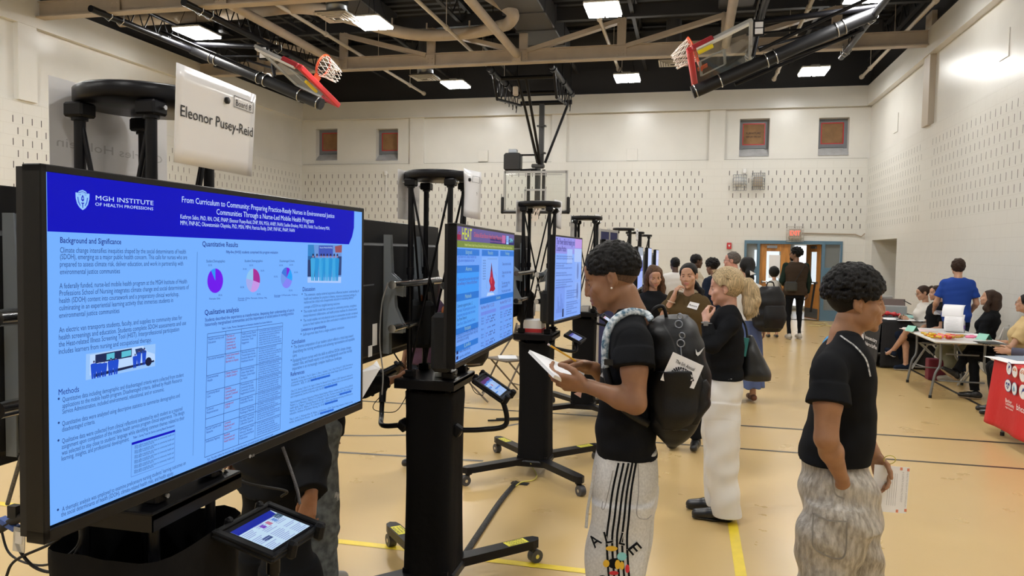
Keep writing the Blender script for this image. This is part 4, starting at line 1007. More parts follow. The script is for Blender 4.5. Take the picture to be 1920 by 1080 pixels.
for x0, y0, x1 in ((392, 561.8, 412), (446, 561, 468), (470, 560.5, 500), (446, 564.5, 462), (514, 555.5, 530), (531, 554.8, 558), (514, 558, 524)): s1.tp('Female Other Male'[:int((x1-x0)/2)], x0, y0, x1, y0-.6, .006, HB)
for x0, y0 in ((390, 499), (409, 555), (467, 499), (455, 506), (488, 509), (450, 540), (481, 553), (523, 499), (542, 498), (513, 520), (551, 512), (541, 546)): s1.tp('33.3%', x0, y0, x0+7, y0, .006, HB)
# two photographs on the slide, drawn as simple coloured shapes
def fig(sl, q, u, v0, v1, wd, c, skin):
    def at(a, b_): return q[0].lerp(q[1], a).lerp(q[3].lerp(q[2], a), b_)
    h = v1-v0
    sl.poly([at(u-wd*.5, v0+h*.2), at(u-wd*.3, v0+h*.15), at(u+wd*.3, v0+h*.15), at(u+wd*.5, v0+h*.2), at(u+wd*.42, v0+h*.55), at(u+wd*.3, v1), at(u+wd*.04, v1), at(u, v0+h*.65), at(u-wd*.04, v1), at(u-wd*.3, v1), at(u-wd*.42, v0+h*.55)], c, 4)
    cc = at(u, v0+h*.07); r_ = (at(u, v0)-at(u, v0+h*.15)).length/2
    sl.poly([cc+Vector((math.cos(a)*r_*.8, math.sin(a)*r_)) for a in np.linspace(0, 2*PI, 11)[:-1]], skin, 5); sl.poly([cc+Vector((math.cos(a)*r_*.85, abs(math.sin(a))*r_*1.1)) for a in np.linspace(0, PI, 7)], (25, 30, 70), 6)
q = [U(161, 664), U(291.2, 644.6), U(290.3, 686.4), U(160.4, 713)]
def at(a, b_): return q[0].lerp(q[1], a).lerp(q[3].lerp(q[2], a), b_)
def qp(sl, pts_, c, lay=3): sl.poly([at(*p) for p in pts_], c, lay)
qp(s1, [(0, 0), (1, 0), (1, 1), (0, 1)], (150, 195, 250), 2); qp(s1, [(.05, .05), (.8, .0), (.88, .3), (.99, .45), (1, .75), (.05, .85)], (185, 215, 255), 3); qp(s1, [(.12, .08), (.63, .04), (.63, .4), (.12, .42)], (25, 40, 85), 4)
for a, b_ in ((.27, .38), (.48, .62)): qp(s1, [(a, .12), (b_, .1), (b_, .34), (a, .36)], (90, 190, 215), 5)
qp(s1, [(.68, .1), (.78, .08), (.86, .3), (.7, .34)], (40, 60, 110), 4); qp(s1, [(.1, .82), (.98, .72), (.98, .8), (.1, .95)], (20, 30, 70), 4)
for u, v0 in ((.1, .3), (.17, .34), (.24, .36), (.33, .3), (.4, .3)): fig(s1, q, u, v0, 1.0, .085, (25, 75, 205), (120, 110, 160))
for u, v0 in ((.68, .3), (.74, .15), (.82, .1)): fig(s1, q, u, v0, .85 if u > .7 else .9, .07, (25, 75, 205), (110, 90, 140))
pc = at(.89, .74); s1.poly([pc+Vector((math.cos(a), math.sin(a)))*.009 for a in np.linspace(0, 2*PI, 13)[:-1]], (20, 25, 55), 5)
q = [U(577.1, 458.8), U(640.7, 459.2), U(639, 530.5), U(576.1, 529.9)]
qp(s1, [(0, 0), (1, 0), (1, 1), (0, 1)], (105, 150, 220), 2); qp(s1, [(.3, .02), (.72, .02), (.72, .3), (.3, .3)], (60, 85, 185), 3); qp(s1, [(.78, .04), (1, 0), (1, .2), (.8, .2)], (150, 80, 90), 3); qp(s1, [(.0, 0), (.16, 0), (.2, .4), (0, .4)], (50, 130, 200), 3)
qp(s1, [(0, .86), (1, .84), (1, 1), (0, 1)], (170, 200, 250), 3); qp(s1, [(0, .3), (.2, .3), (.2, .84), (0, .84)], (40, 60, 110), 3); qp(s1, [(.85, .3), (1, .3), (1, .8), (.85, .8)], (45, 65, 120), 3)
for i, u in enumerate((.14, .25, .37, .45, .55, .65, .76, .86)): fig(s1, q, u, .24+.04*((i*3) % 3), .95, .13, (35, 145, 215) if i % 2 else (60, 165, 225), (150, 120, 150))
s1.t2('Revere Medical Building', q[0].lerp(q[1], .33)+Vector((0, -.01)), q[0].lerp(q[1], .7)+Vector((0, -.01)), .006, WH)
# crest
cp = U(154.5, 375); sc_ = (U(154.5, 357)-U(154.5, 393)).length/36
def cr(pts_, c, lay): s1.poly([cp+Vector((x*sc_*.96, y*sc_)) for x, y in pts_], c, lay)
cr([(-17, 13), (17, 13), (16.5, 2), (13, -8), (7, -15), (0, -19), (-7, -15), (-13, -8), (-16.5, 2)], (150, 200, 255), 2)
cr([(-11, 13.5), (-8, 16.5), (0, 19), (8, 16.5), (11, 13.5)], (150, 200, 255), 2); cr([(-12, 13), (0, 16.5), (12, 13), (12, 12.2), (0, 15.5), (-12, 12.2)], NAVY, 3)
cr([(0, 10), (3, 5), (3.5, 0), (0, -3), (-3.5, 0), (-3, 5)], NAVY, 3); cr([(0, 6), (1.5, 3), (0, 0), (-1.5, 3)], (150, 200, 255), 4); cr([(-4, -5), (4, -5), (2.5, -7), (-2.5, -7)], NAVY, 3); cr([(-1.2, -7), (1.2, -7), (.8, -15), (-.8, -15)], NAVY, 3)
for s_ in (-1, 1):
    cr([(s_*13, 5), (s_*10.5, 5), (s_*9, -3), (s_*5, -10), (s_*6, -12), (s_*11, -5)], (60, 100, 215), 3)
s1.t2('19', cp+Vector((-9*sc_, 8*sc_)), cp+Vector((-4*sc_, 8*sc_)), .004, NAVY); s1.t2('77', cp+Vector((4*sc_, 8*sc_)), cp+Vector((9*sc_, 8*sc_)), .004, NAVY)
finish(s1, t1, 'a')
mb = MB(); lc = U(467, 851); 
mb.lathe((lc.x, lc.y-.0, .002), [(0, 0), (.0045, 0)], 16); mb.text('LG', plane_q((lc.x+.007, lc.y-.004, .002), (1, 0, 0), (0, 1, 0)), .009, .011, bold=.03)
mb.build('maker_badge', mat('badge_silver', (.35, .35, .36), .4), t1)
# second screen -------------------------------------------------------
t2_, s2 = tv(((856, 416), (966, 438), (961, 635), (853, 689)), label='television showing a blue poster headed HEAT with a red map, beside the fabric-wrapped stand')
s2.mb.box((0, 0, -.004), (s2.W, s2.H, .008), m=s2.col((110, 165, 250)))
s2.rect(0, 0, 1, .105, (95, 85, 150)); s2.rect(.5, .055, 1, .105, (35, 30, 110), 2); s2.rect(0, .105, 1, .155, (120, 140, 60)); s2.rect(.0, .06, .05, .1, (150, 30, 60), 2)
s2.tf('HEAT', .06, .092, .2, .075, (205, 215, 60), .03); s2.tf('C-', .01, .09, .05, .045, (150, 30, 90), .03)
s2.tf('Chelsea & East Boston Heat Study: Measuring', .23, .065, .72, .034, (215, 95, 90), .01); s2.tf('Exposure in environmental justice communities', .5, .095, .78, .018, (170, 110, 170))
s2.rect(.73, .02, .8, .095, (190, 100, 160), 3); s2.rect(.82, .02, .87, .1, (150, 200, 255), 3); s2.tf('BU', .825, .08, .865, .05, (30, 80, 200)); s2.tf('SPH', .89, .08, .97, .035, (120, 220, 230), .02)
s2.tf('Health Science Study Group; School of Public Health; Community Members and Urban Partners; Research Community Center', .1, .142, .95, .018, (210, 220, 130))
BAR = (40, 120, 215)
for u0, v0, u1, v1, t_ in ((.0, .165, .32, .215, 'Background'), (.0, .29, .32, .345, 'Aims'), (.0, .5, .32, .555, 'Methods'), (.0, .755-.0, .32, .8, 'Participants'), (.0, .885, .32, .93, 'Links'), (.36, .165, .66, .215, 'Results'), (.7, .165, 1, .215, 'Findings'), (.34, .57, 1, .62, 'Conclusions')):
    s2.rect(u0, v0, u1, v1, BAR, 2); s2.tf(t_, (u0+u1)/2-.045, v1-.013, (u0+u1)/2+.045, .028, (150, 190, 190))
s2.rect(0, .345, .32, .5, (60, 155, 250), 1); s2.rect(0, .555, .32, .755, (85, 165, 250), 1)
for v, t_, c_ in ((.235, 'East Boston and Chelsea residents face', (30, 70, 190)), (.262, 'high summer temperatures each year', (30, 70, 190)), (.405, 'To understand how extreme heat impacts health', (70, 50, 160)), (.435, 'and well-being in Chelsea and East Boston', (90, 50, 150)), (.6, 'Community engagement phase 1, 2', (10, 40, 120)), (.635, 'Recruited 160 participants across five', (30, 80, 190)), (.67, 'monitoring heat index inside the home', (30, 80, 190)), (.7, 'Key Partner Network', (10, 40, 120)), (.735, 'Green Roots, Chelsea Community Connect', (30, 80, 190)),
                  (.815, 'Dashboard for the City of Boston using Mobile Monitor Data', (20, 50, 140)), (.837, 'to more families of summer temperatures outdoors, making housing', (20, 50, 140)), (.86, 'interventions to cooling', (20, 50, 140))):
    s2.tf(t_, .012, v, .012+.3*min(1, len(t_)/44), .022, c_)
for v, t_ in ((.945, 'www.c-heatproject.org'), (.985, 'sph.bu.edu/heat')): s2.tf(t_, .05, v, .2, .02, (20, 40, 120)); s2.rect(.01, v-.025, .035, v, (20, 30, 90), 2)
for i, (v, t_) in enumerate(((.3, 'Chelsea: hotter than the Bay'), (.38, 'Chelsea: many indoor settings'), (.41, 'ratings'), (.48, 'The indoor mean in living'), (.51, 'spaces reached 80F'), (.575-.02, 'More green spaces are needed'))): s2.tf(t_, .74, v, .74+.2*len(t_)/29, .024, (30, 50, 140))
s2.rect(.36, .225, .66, .56, (130, 180, 255), 1)
pm = [(.53, .29), (.55, .37), (.565, .42), (.6, .47), (.59, .5), (.61, .53), (.57, .57-.02), (.53, .54), (.5, .55), (.52, .5), (.49, .45), (.51, .41), (.52, .35)]
s2.poly([s2.fr(u, v-.02) for u, v in pm], (170, 20, 60), 3); s2.poly([s2.fr(u, v) for u, v in ((.515, .4), (.545, .4), (.54, .46), (.52, .45))], (215, 70, 80), 4); s2.poly([s2.fr(u, v) for u, v in ((.525, .29), (.535, .29), (.54, .35), (.522, .35))], (70, 10, 60), 4)
s2.poly([s2.fr(u, v) for u, v in ((.47, .53), (.57, .54), (.6, .56), (.45, .56))], (190, 215, 255), 3)
for k in range(8): s2.tf('Heat Index', .38, .26+.022*k, .43, .013, (20, 40, 120)); 
for a, b_ in (((.46, .4), (.44, .47)), ((.44, .47), (.46, .5)), ((.6, .36), (.64, .4)), ((.64, .4), (.63, .44)), ((.46, .24), (.64, .24))): s2.ln(s2.fr(*a), s2.fr(*b_), .0012, (30, 50, 120))
for cx_ in (.35, .7):
    s2.tf('Heat Advisory 95 July 19 - 21, 2023', cx_+.01, .66, cx_+.24, .026, (90, 40, 130)); s2.rect(cx_+.01, .685, cx_+.28, .715, (110, 140, 235), 2)
    for r_ in range(11):
        if r_ in (3, 5, 8): continue
        s2.tf('Boston'[:5], cx_+.02, .745+.023*r_, cx_+.06, .014, (30, 50, 150))
        for c_ in range(8):
            if (r_*7+c_*3) % 4: s2.rect(cx_+.1+.022*c_, .735+.023*r_, cx_+.11+.022*c_, .747+.023*r_, (25, 30, 110) if c_ > 2 else (80, 90, 190), 3)
    s2.ln(s2.fr(cx_+.085, .7), s2.fr(cx_+.085, .97), .001, (60, 80, 180)); s2.tf('Source: community data set 2023', cx_+.06, .988, cx_+.24, .014, (60, 80, 180))
finish(s2, t2_, 'b', .95)
# third screen --------------------------------------------------------
t3, s3 = tv(((1041, 439), (1093, 447), (1088, 595), (1038, 607)), label='television showing a pale blue text poster with a lilac header, facing the reading person')
s3.mb.box((0, 0, -.004), (s3.W, s3.H, .008), m=s3.col((135, 175, 255)))
s3.rect(0, 0, 1, .2, (150, 150, 235)); s3.rect(.72, .0, 1, .12, (190, 150, 230), 2); s3.rect(.7, .13, 1, .3, (175, 200, 250), 2); s3.rect(.42, .14, .62, .32, (165, 195, 255), 2)
s3.tf('The Power Behind Healing and', .03, .09, .7, .065, (40, 30, 120), .02); s3.tf('Creative Practice', .03, .17, .38, .06, (40, 30, 120), .02)
for k in range(26):
    v = .24+.029*k
    if k in (2, 6, 9, 14, 19): continue
    w_ = (.62, .66, .4, .62, .3)[k % 5]; u0 = .03 if k < 14 else .42
    s3.tf('community based nursing practice supports recovery for patients'[:int(60*w_/.66)], u0, v, min(u0+w_*(.95 if k < 14 else .7), .98), .02, (50, 70, 150), .01)
s3.rect(.02, .6, .36, .98, (125, 160, 245), 2)
for k in range(7): s3.rect(.08+.035*k, .92-.03*((k*5) % 7)-.05, .09+.035*k, .92, (80, 110, 190), 3)
s3.rect(.28, .88, .33, .98, (40, 50, 80), 3)
for v in (.36, .62): s3.rect(.74, v-.06, .99, v+.18, (145, 180, 250), 2); s3.poly([s3.fr(.85+.035*math.cos(a), v+.06+.11*math.sin(a)) for a in np.linspace(0, 2*PI, 17)[:-1]], (110, 135, 200), 3)
finish(s3, t3, 'c', .95)
def plain_tv(pos, label, cols, face=1, key='d', **k):
    r, s_ = tv(pos=pos, face=face, label=label, **k)
    s_.mb.box((0, 0, -.004), (s_.W, s_.H, .008), m=s_.col(cols[0]))
    for (u0, v0, u1, v1, c) in cols[1:]: s_.rect(u0, v0, u1, v1, c, 1)
    finish(s_, r, key, .95); return r, s_
LT = (165, 190, 250)
cols5 = [LT, (0, 0, 1, .2, (150, 160, 175)), (0, .2, 1, .32, (225, 230, 250)), (0, .32, 1, .42, (110, 125, 190)), (0, .42, 1, .6, (75, 95, 200))]+[(.1*k, .62+.03*(k % 3), .1*k+.04, .98, (120, 140, 235)) for k in range(10)]
plain_tv((K[3][0]+.27, K[3][1], 1.53), 'television mostly hidden behind the head of the person with the backpack', [LT, (0, 0, 1, .15, (70, 75, 90)), (0, .15, 1, .2, (200, 205, 215))], key='d')
plain_tv((K[4][0]+.26, K[4][1]+.1, 1.50), 'far television with a blue picture beside the person in the plain black top', cols5, key='e')
plain_tv((K[5][0]+.27, K[5][1], 1.50), 'narrow far television, second from the end of the row', [(190, 205, 250)], key='f')
plain_tv((K[6][0]+.28, K[6][1], 1.48), 'farthest television at the end of the row', [(185, 195, 240), (0, .1, 1, .3, (200, 205, 245))], key='g')
bk = [K[0], K[1], K[2], K[3], K[4]]
bl_ = ['television seen from behind at the far left edge', 'television seen from behind between the largest screen and the fabric-wrapped stand, with grey brackets', 'television seen from behind in the gap right of the HEAT poster', 'television facing away behind the second stand from the middle', 'small far television facing away at the row end']
for (x, y), lb in zip(bk, bl_):
    r, s_ = tv(pos=(x-.25, y-.02, 1.53), face=-1, label=lb); s_.mb.box((0, 0, -.004), (s_.W, s_.H, .008), m=s_.col((90, 140, 220))); finish(s_, r, 'back', .7)
    if y < 4:
        mb = MB(); mb.box((.33, -.2, -.072), (.05, .1, .002), m=0); mb.box((.38, -.27, -.072), (.04, .05, .002), m=0); mb.box((.42, .03, -.0705), (.16, .006, .002), m=1); mb.build('rating_label', [M_PAPER, M_GREYST], r)

# ------------------------------------------------------------------ name boards on the stand tops
M_LAM = mat('laminate', (0.80, 0.80, 0.83), 0.18)
def sign(px, side, texts, label, h=.235, bend=0.0):
    tl, tr, br, bl = px
    def edge(t, b_):
        a, c = on_y(*t, 1.0), on_y(*b_, 1.0); Y = h/(a.z-c.z); return on_y(*t, Y), on_y(*b_, Y)
    a, d = edge(tl, bl); b_, c = edge(tr, br)
    r = empty('name_board', (a+b_+c+d)/4, label, 'sign', 'laminated name boards on the stand tops'); o = Vector(r.location)
    n = (b_-a).cross(a-d).normalized()
    def pt(u, v): return (a.lerp(b_, u)).lerp(d.lerp(c, u), v)-o+n*bend*math.sin(PI*u)*(.3+v)
    mb = MB(); mb.sheet(lambda u, v: pt(u, 1-v), 12, 6, .002); mb.build('board', M_LAM, r)
    mb = MB()
    for t_, u0, v0, u1, size, bold in texts:
        p, q_ = pt(u0, v0)+n*.0015, pt(u1, v0)+n*.0015
        mb.text(t_, plane_q(p, q_-p, a-d), size, (q_-p).length, 0, 'l', 0, bold)
    if side == 1:
        for (u0, v0), (u1, v1) in (((.68, .11), (.96, .11)), ((.68, .235), (.96, .235)), ((.68, .11), (.68, .235)), ((.96, .11), (.96, .235))): mb.bar(pt(u0, v0)+n*.002, pt(u1, v1)+n*.002, .0012, .0005, up=n)
    mb.build('lettering', M_INK, r)
    mb = MB(); c0 = pt(.575, .20); mb.lathe(c0+n*.002, [(0, .006), (.0075, .006), (.008, .005), (.008, 0)], 20, tuple(n)); mb.build('magnet', M_BLKPL, r)
    return r
sign(((332, 117), (480, 178), (472, 331), (327, 304)), 1, [('Board 8', .71, .215, .93, .021, 0), ('Eleonor Pusey-Reid', .045, .52, .975, .034, .004)], 'large white name board marked Board 8 above the largest screen', h=.205)
sign(((869, 315), (902, 323), (900, 412), (872, 400)), 1, [('Jonathan Lee', .1, .5, .9, .03, 0)], 'white curled name board at the top of the fabric-wrapped stand', bend=.03, h=.21)
sign(((1040, 374), (1054, 378), (1052, 430), (1038, 426)), 0, [('Gary Langford', .1, .5, .9, .03, 0)], 'white name board on the stand behind the person with papers', h=.22, bend=.02)
sign(((1117, 401), (1124.5, 403), (1123, 441), (1116, 440)), 0, [('Ana', .3, .5, .7, .03, 0)], 'small white name board on the stand above the person with the backpack', h=.22)
sign(((1192.5, 428), (1197, 429), (1196.5, 452), (1192.5, 451)), 0, [('Lee', .3, .5, .7, .03, 0)], 'tiny white name board on the far stand', h=.19)
M_FILM = mat('clear_film', (0.8, 0.82, 0.85), 0.1, trans=0.6)
def back_board(x, y, label, txt, w_=.36, h=.24, film=True):
    r = empty('name_board', (x, y, 1.99), label, 'sign', 'laminated name boards on the stand tops')
    mb = MB(); mb.box((0, 0, 0), (.0015, w_, h)); mb.build('board', [M_LAM], r)
    mb = MB(); mb.text(txt, plane_q((.0012, w_*.45, -.03), (0, -1, 0), (0, 0, 1)), .032, w_*.9) if 0 else mb.text(txt, plane_q((-.0012, w_*.45, -.03), (0, -1, 0), (0, 0, 1)), .032, w_*.9)
    mb.build('lettering', M_INK, r)
    if film:                                   # mirror lettering showing through to this side
        mb = MB(); q = plane_q((.0012, w_*.45, -.03), (0, -1, 0), (0, 0, 1)); mb.text(txt, q, .032, w_*.9, 0, 'l', 0); mb.build('show_through_lettering', mat('faint_ink', (.5, .5, .52), .4), r)
    return r
back_board(K[0][0]-.16, K[0][1]+.07, 'white name board seen from behind at the far left, its lettering showing through', 'Charles Holstein', .42, .27)
back_board(K[1][0]-.16, K[1][1]+.02, 'white name board seen from behind, left of the fabric-wrapped stand', 'Maria Sato', .3)
back_board(K[2][0]-.15, K[2][1], 'white name board seen from behind on the stand behind the person with papers', 'Joan Ruiz', .3)
back_board(K[3][0]-.15, K[3][1], 'white name board seen from behind above the person with the backpack', 'Kim Day', .3)

# ------------------------------------------------------------------ tablets on arms
M_CASE = mat('tablet_case', (0.008, 0.008, 0.009), 0.55, spec=.2)
def tablet(cn, blocks, label, arm, key, up='x', bg=(190, 210, 245), grips=True, head=(20, 40, 160)):
    """cn: four outer corners A (slide top left), B (top right), C (bottom right), D (bottom left)"""
    A, B, C_, D = [Vector(p) for p in cn]; c = (A+B+C_+D)/4; x = ((B-A)+(C_-D)).normalized()
    if x.cross(((A-D)+(B-C_))).z < 0: A, B, C_, D = B, A, D, C_; x = -x
    y = ((A-D)+(B-C_)); y = (y-x*y.dot(x)).normalized(); z = x.cross(y)
    W, H = ((B-A).length+(C_-D).length)/2, ((A-D).length+(B-C_).length)/2
    Mw = Matrix((x, y, z)).transposed().to_4x4(); Mw.translation = c
    r = empty('tablet', (0, 0, 0), label, 'tablet', 'tablets on arms beside the screens'); r.matrix_world = Mw
    mb = MB(); mb.box((0, 0, -.008), (W, H, .016), bev=.006)
    for s_ in (-1, 1): mb.box((s_*(W/2-.012), 0, .003), (.022, H, .01), bev=.003); mb.box((0, s_*(H/2-.008), .003), (W, .014, .01), bev=.003)
    if grips:
        for u in (-.05, .08): mb.box((u, -H/2-.004, .0), (.022, .03, .05), bev=.008); mb.box((u, H/2+.002, .0), (.022, .02, .035), bev=.006)
    mb.build('case', M_CASE, r)
    w_, h_ = W-.055, H-.045
    s_ = Slide(Matrix.Identity(4), w_, h_); s_.mb.box((0, 0, .002), (w_, h_, .002), m=s_.col((8, 8, 12)))
    s_.poly([(-w_/2+.006, -h_/2+.006), (w_/2-.012, -h_/2+.006), (w_/2-.012, h_/2-.012), (-w_/2+.006, h_/2-.012)], bg, 16)
    s_.poly([(-w_/2+.006, h_/2-.012-h_*.18), (w_/2-.02, h_/2-.012-h_*.18), (w_/2-.014, h_/2-.012), (-w_/2+.006, h_/2-.012)], head, 17)
    for (u0, v0, u1, v1, cc) in blocks: s_.rect(u0, v0, u1, v1, cc, 18)
    mats = [emis('tablet_%s_%d' % (key, i), cc, .95) for i, cc in enumerate(s_.cols)]; o = s_.mb.build('screen', mats, None); o.parent = r
    if arm:
        mb = MB(); inv = Mw.inverted(); mb.tube([inv @ p for p in catmull(arm, 6)], .013, 10); e = inv @ Vector(arm[-1]); mb.cyl(e, (0, 0, -.02), .02); mb.box((0, 0, -.022), (.09, .09, .012), bev=.003)
        mb.cyl(inv @ Vector(arm[-1]), inv @ (Vector(arm[-1]).lerp(Vector(arm[-2]), .5)), .018)
        a0 = Vector(arm[0]); mb.box(inv @ a0, (.05, .05, .05), bev=.006); mb.build('arm', M_BLACK, r)
    return r
def z3(pts, s_): return [Vector((0, 0, EYE))+(Vector(p)-Vector((0, 0, EYE)))*s_ for p in pts]
def lines_blocks(seed, bg2=(150, 165, 215), n=16):
    rnd = random.Random(seed); out = []
    for c_ in range(3):
        for k in range(n):
            if rnd.random() < .2: continue
            out.append((.05+.31*c_, .26+k*.7/n, .05+.31*c_+.26*rnd.uniform(.6, 1), .26+k*.7/n+.018, bg2))
    return out
kx, ky = K[0]
tablet(z3([(-1.435, 2.046, 0.824), (-1.413, 2.345, 0.827), (-1.184, 2.329, 0.774), (-1.207, 2.03, 0.771)], .82), lines_blocks(1)+[(.42, .30, .50, .42, (120, 60, 190)), (.56, .30, .64, .42, (190, 120, 150)), (.70, .30, .77, .42, (90, 140, 210)), (.80, .24, .93, .38, (60, 90, 110)), (.16, .62, .32, .72, (60, 80, 130))],
       'tablet in a thick black case below the largest screen, showing the same poster', [(kx+.12, ky+.12, .74), (kx+.2, ky+.2, .70), (-1.07, 1.80, .76), (-1.07, 1.80, .93)], 'a', bg=(195, 222, 245))
tb = [(.03, .25, .3, .33, (70, 130, 220)), (.03, .45, .3, .53, (70, 130, 220)), (.03, .75, .3, .8, (70, 130, 220)), (.33, .22, .62, .3, (70, 130, 220)), (.66, .22, .96, .3, (70, 130, 220)), (.33, .62, .96, .68, (70, 130, 220)), (.42, .4, .5, .5, (200, 60, 90))]+lines_blocks(2)
tablet(z3([(-1.225, 4.246, 0.961), (-1.23, 4.526, 0.965), (-1.044, 4.531, 0.848), (-1.039, 4.251, 0.844)], .81), tb, 'tablet on a curved arm right of the fabric-wrapped stand', [(K[1][0]+.13, K[1][1]-.05, .84), (K[1][0]+.25, K[1][1]-.02, .845), (K[1][0]+.36, K[1][1]+.0, .87), (K[1][0]+.355, K[1][1]-.01, .97), (-.905, 3.55, 1.03)], 'b', bg=(165, 200, 245), head=(90, 40, 110))
tablet(z3([(-2.194, 5.596, 0.838), (-2.281, 5.336, 0.782), (-2.393, 5.411, 0.608), (-2.305, 5.671, 0.663)], .68), lines_blocks(3, (190, 190, 225))+[(.4, .4, .5, .5, (230, 140, 140))], 'tablet with a white page on a curved arm left of the fabric-wrapped stand', [(K[1][0]-.13, K[1][1]-.1, .86), (K[1][0]-.24, K[1][1]-.1, .85), (K[1][0]-.29, K[1][1]+.0, .88), (K[1][0]-.30, K[1][1]+.04, 1.0)], 'c', bg=(225, 232, 250), head=(205, 215, 245))
tablet(z3([(-1.352, 8.369, 0.795), (-1.326, 8.647, 0.818), (-1.126, 8.636, 0.726), (-1.152, 8.358, 0.703)], .70), lines_blocks(4), 'small tablet below the pale text poster', [(K[2][0]+.1, K[2][1]+.05, .98), (K[2][0]+.28, K[2][1]+.1, .95), (K[2][0]+.27, K[2][1]+.2, 1.02)], 'd', bg=(150, 165, 220), head=(80, 80, 160), grips=False)
tablet(z3([(-1.456, 12.83, 0.632), (-1.431, 13.106, 0.669), (-1.245, 13.106, 0.552), (-1.27, 12.829, 0.514)], .62), lines_blocks(5), 'small lit tablet right behind the chin of the person with the backpack', [(K[3][0]+.1, K[3][1], .98), (K[3][0]+.24, K[3][1]+.05, .95), (K[3][0]+.22, K[3][1]+.08, 1.0)], 'e', bg=(215, 225, 245), head=(220, 170, 190), grips=False)

# ------------------------------------------------------------------ equipment bags, cables, floor tape
M_FELT = mat('felt_charcoal', (0.022, 0.023, 0.026), 0.9, bump=0.5, bscale=400)
def bag(c, d, rot, label, strap=True):
    r = empty('equipment_bag', c, label, 'bag', 'charcoal bags hung on the stands', rot)
    mb = MB(); mb.box((0, 0, 0), d, bev=.02); mb.build('bag_body', M_FELT, r)
    mb = MB(); mb.tube(catmull([(d[0]*.5, -d[1]*.3, d[2]*.3), (d[0]*.56, -d[1]*.45, d[2]*.05), (d[0]*.52, -d[1]*.5, -d[2]*.25)], 5), .006, 6, flat=.4); mb.build('strap', mat('strap_silver', (.45, .46, .48), .4), r)
    mb = MB(); mb.tube(catmull([(0, -.04, d[2]/2-.01), (0, -.03, d[2]/2+.02), (0, .03, d[2]/2+.02), (0, .04, d[2]/2-.01)], 5), .007, 6); mb.build('handle', mat('leather_tan', (.42, .12, .03), .5), r)
    return r
p = on_y(790, 606, 3.66); bag(p, (.13, .20, .235), .35, 'charcoal fabric bag hanging inside the fabric-wrapped stand, left of its posts')
p = on_y(833, 640, 3.42); bag(p, (.10, .16, .28), .1, 'charcoal fabric bag squeezed behind the HEAT poster television')
p = on_y(1028, 575, 5.6); bag(p, (.12, .2, .24), .2, 'charcoal bag hanging behind the pale text poster television')
p = on_y(985, 575, 5.9); bag(p, (.12, .2, .26), .3, 'charcoal bag at the left side of the stand behind the papers')
def cable(pts_, r_, label, m=M_RUBBER, name='cable'):
    mb = MB(); mb.tube(catmull(pts_, 8), r_, 8); return tag(mb.build(name, m), label, 'cable', 'loose cables')
M_BRAID = mat('braided_cable', (.1, .1, .11), .6, noise=.5, nscale=300)
cable([on_y(62, 610, 1.35), on_y(44, 690, 1.32), on_y(62, 770, 1.3), on_y(50, 820, 1.3), on_y(14, 945, 1.35)], .0045, 'braided grey cable hanging left of the largest screen', M_BRAID)
cable([on_y(0, 800, 1.5), on_y(40, 865, 1.4), on_y(75, 915, 1.3), on_y(150, 960, 1.4)], .0035, 'thin black cable crossing behind the lower left of the largest screen')
cable([on_y(0, 985, 1.6), on_y(20, 1040, 1.6), on_y(80, 1060, 1.55), on_y(140, 1030, 1.5), on_y(155, 980, 1.5)], .003, 'lower thin cable loop at the bottom left corner')
cable([on_y(60, 975, 1.5), on_y(30, 1010, 1.5), on_y(60, 1060, 1.5), on_y(110, 1070, 1.5), on_y(150, 1020, 1.5), on_y(150, 960, 1.5)], .004, 'thicker cable loop at the bottom left corner')
cable([on_y(10, 1085, 1.5), on_y(30, 1050, 1.5), on_y(110, 1010, 1.5), on_y(170, 940, 1.5)], .0035, 'cable rising to the underside of the largest screen')
mb = MB(); c0 = [on_y(a, b_, 1.5) for a, b_ in ((0, 992), (28, 975), (60, 962))]; mb.tube(c0, .011, 8); mb.box(c0[0].lerp(c0[1], .6), (.05, .02, .012), (0, .4, 0), m=1); mb.box(c0[1]+Vector((.0, 0, .022)), (.025, .02, .03), m=0)
tag(mb.build('cable_bundle', [M_RUBBER, mat('blue_tape', (.04, .1, .35), .5)]), 'bundle of black plugs wrapped in blue tape at the left edge', 'cable')
mb = MB(); p = on_y(36, 1012, 1.48); mb.box(p, (.034, .002, .06), (0, .08, 0)); mb.box(p+Vector((0, -.0015, .005)), (.02, .001, .03), (0, .08, 0), m=1); tag(mb.build('cable_tag', [M_FILM, M_PAPER]), 'clear plastic tag hanging from the cables at the left edge', 'tag')
for k, (pp, lb) in enumerate((([(727, 530), (716, 570), (712, 640), (718, 700), (716, 740)], 'white-grey cable hanging down the back of the television left of the fabric-wrapped stand'),)):
    cable([on_y(a, b_, 3.25) for a, b_ in pp], .0035, lb, mat('cable_grey', (.3, .3, .31), .5))
cable([on_y(a, b_, 3.3) for a, b_ in ((716, 740), (700, 760), (706, 770), (740, 772), (758, 750), (762, 735))], .002, 'thin cable loop under the tablet left of the fabric-wrapped stand')
cable([on_y(a, b_, 3.5) for a, b_ in ((730, 645), (745, 672), (770, 705), (785, 735))], .004, 'black cable slanting down across the tablet left of the fabric-wrapped stand')
cable([on_y(a, b_, 5.55) for a, b_ in ((1028, 503), (1020, 520), (1006, 535), (1010, 545), (1027, 547))], .004, 'light grey cable looping out behind the pale text poster', mat('cable_grey', (.3, .3, .31), .5))
cable([on_y(a, b_, 3.55) for a, b_ in ((880, 714), (890, 735), (905, 742))], .002, 'thin red-black cable under the tablet right of the fabric-wrapped stand')
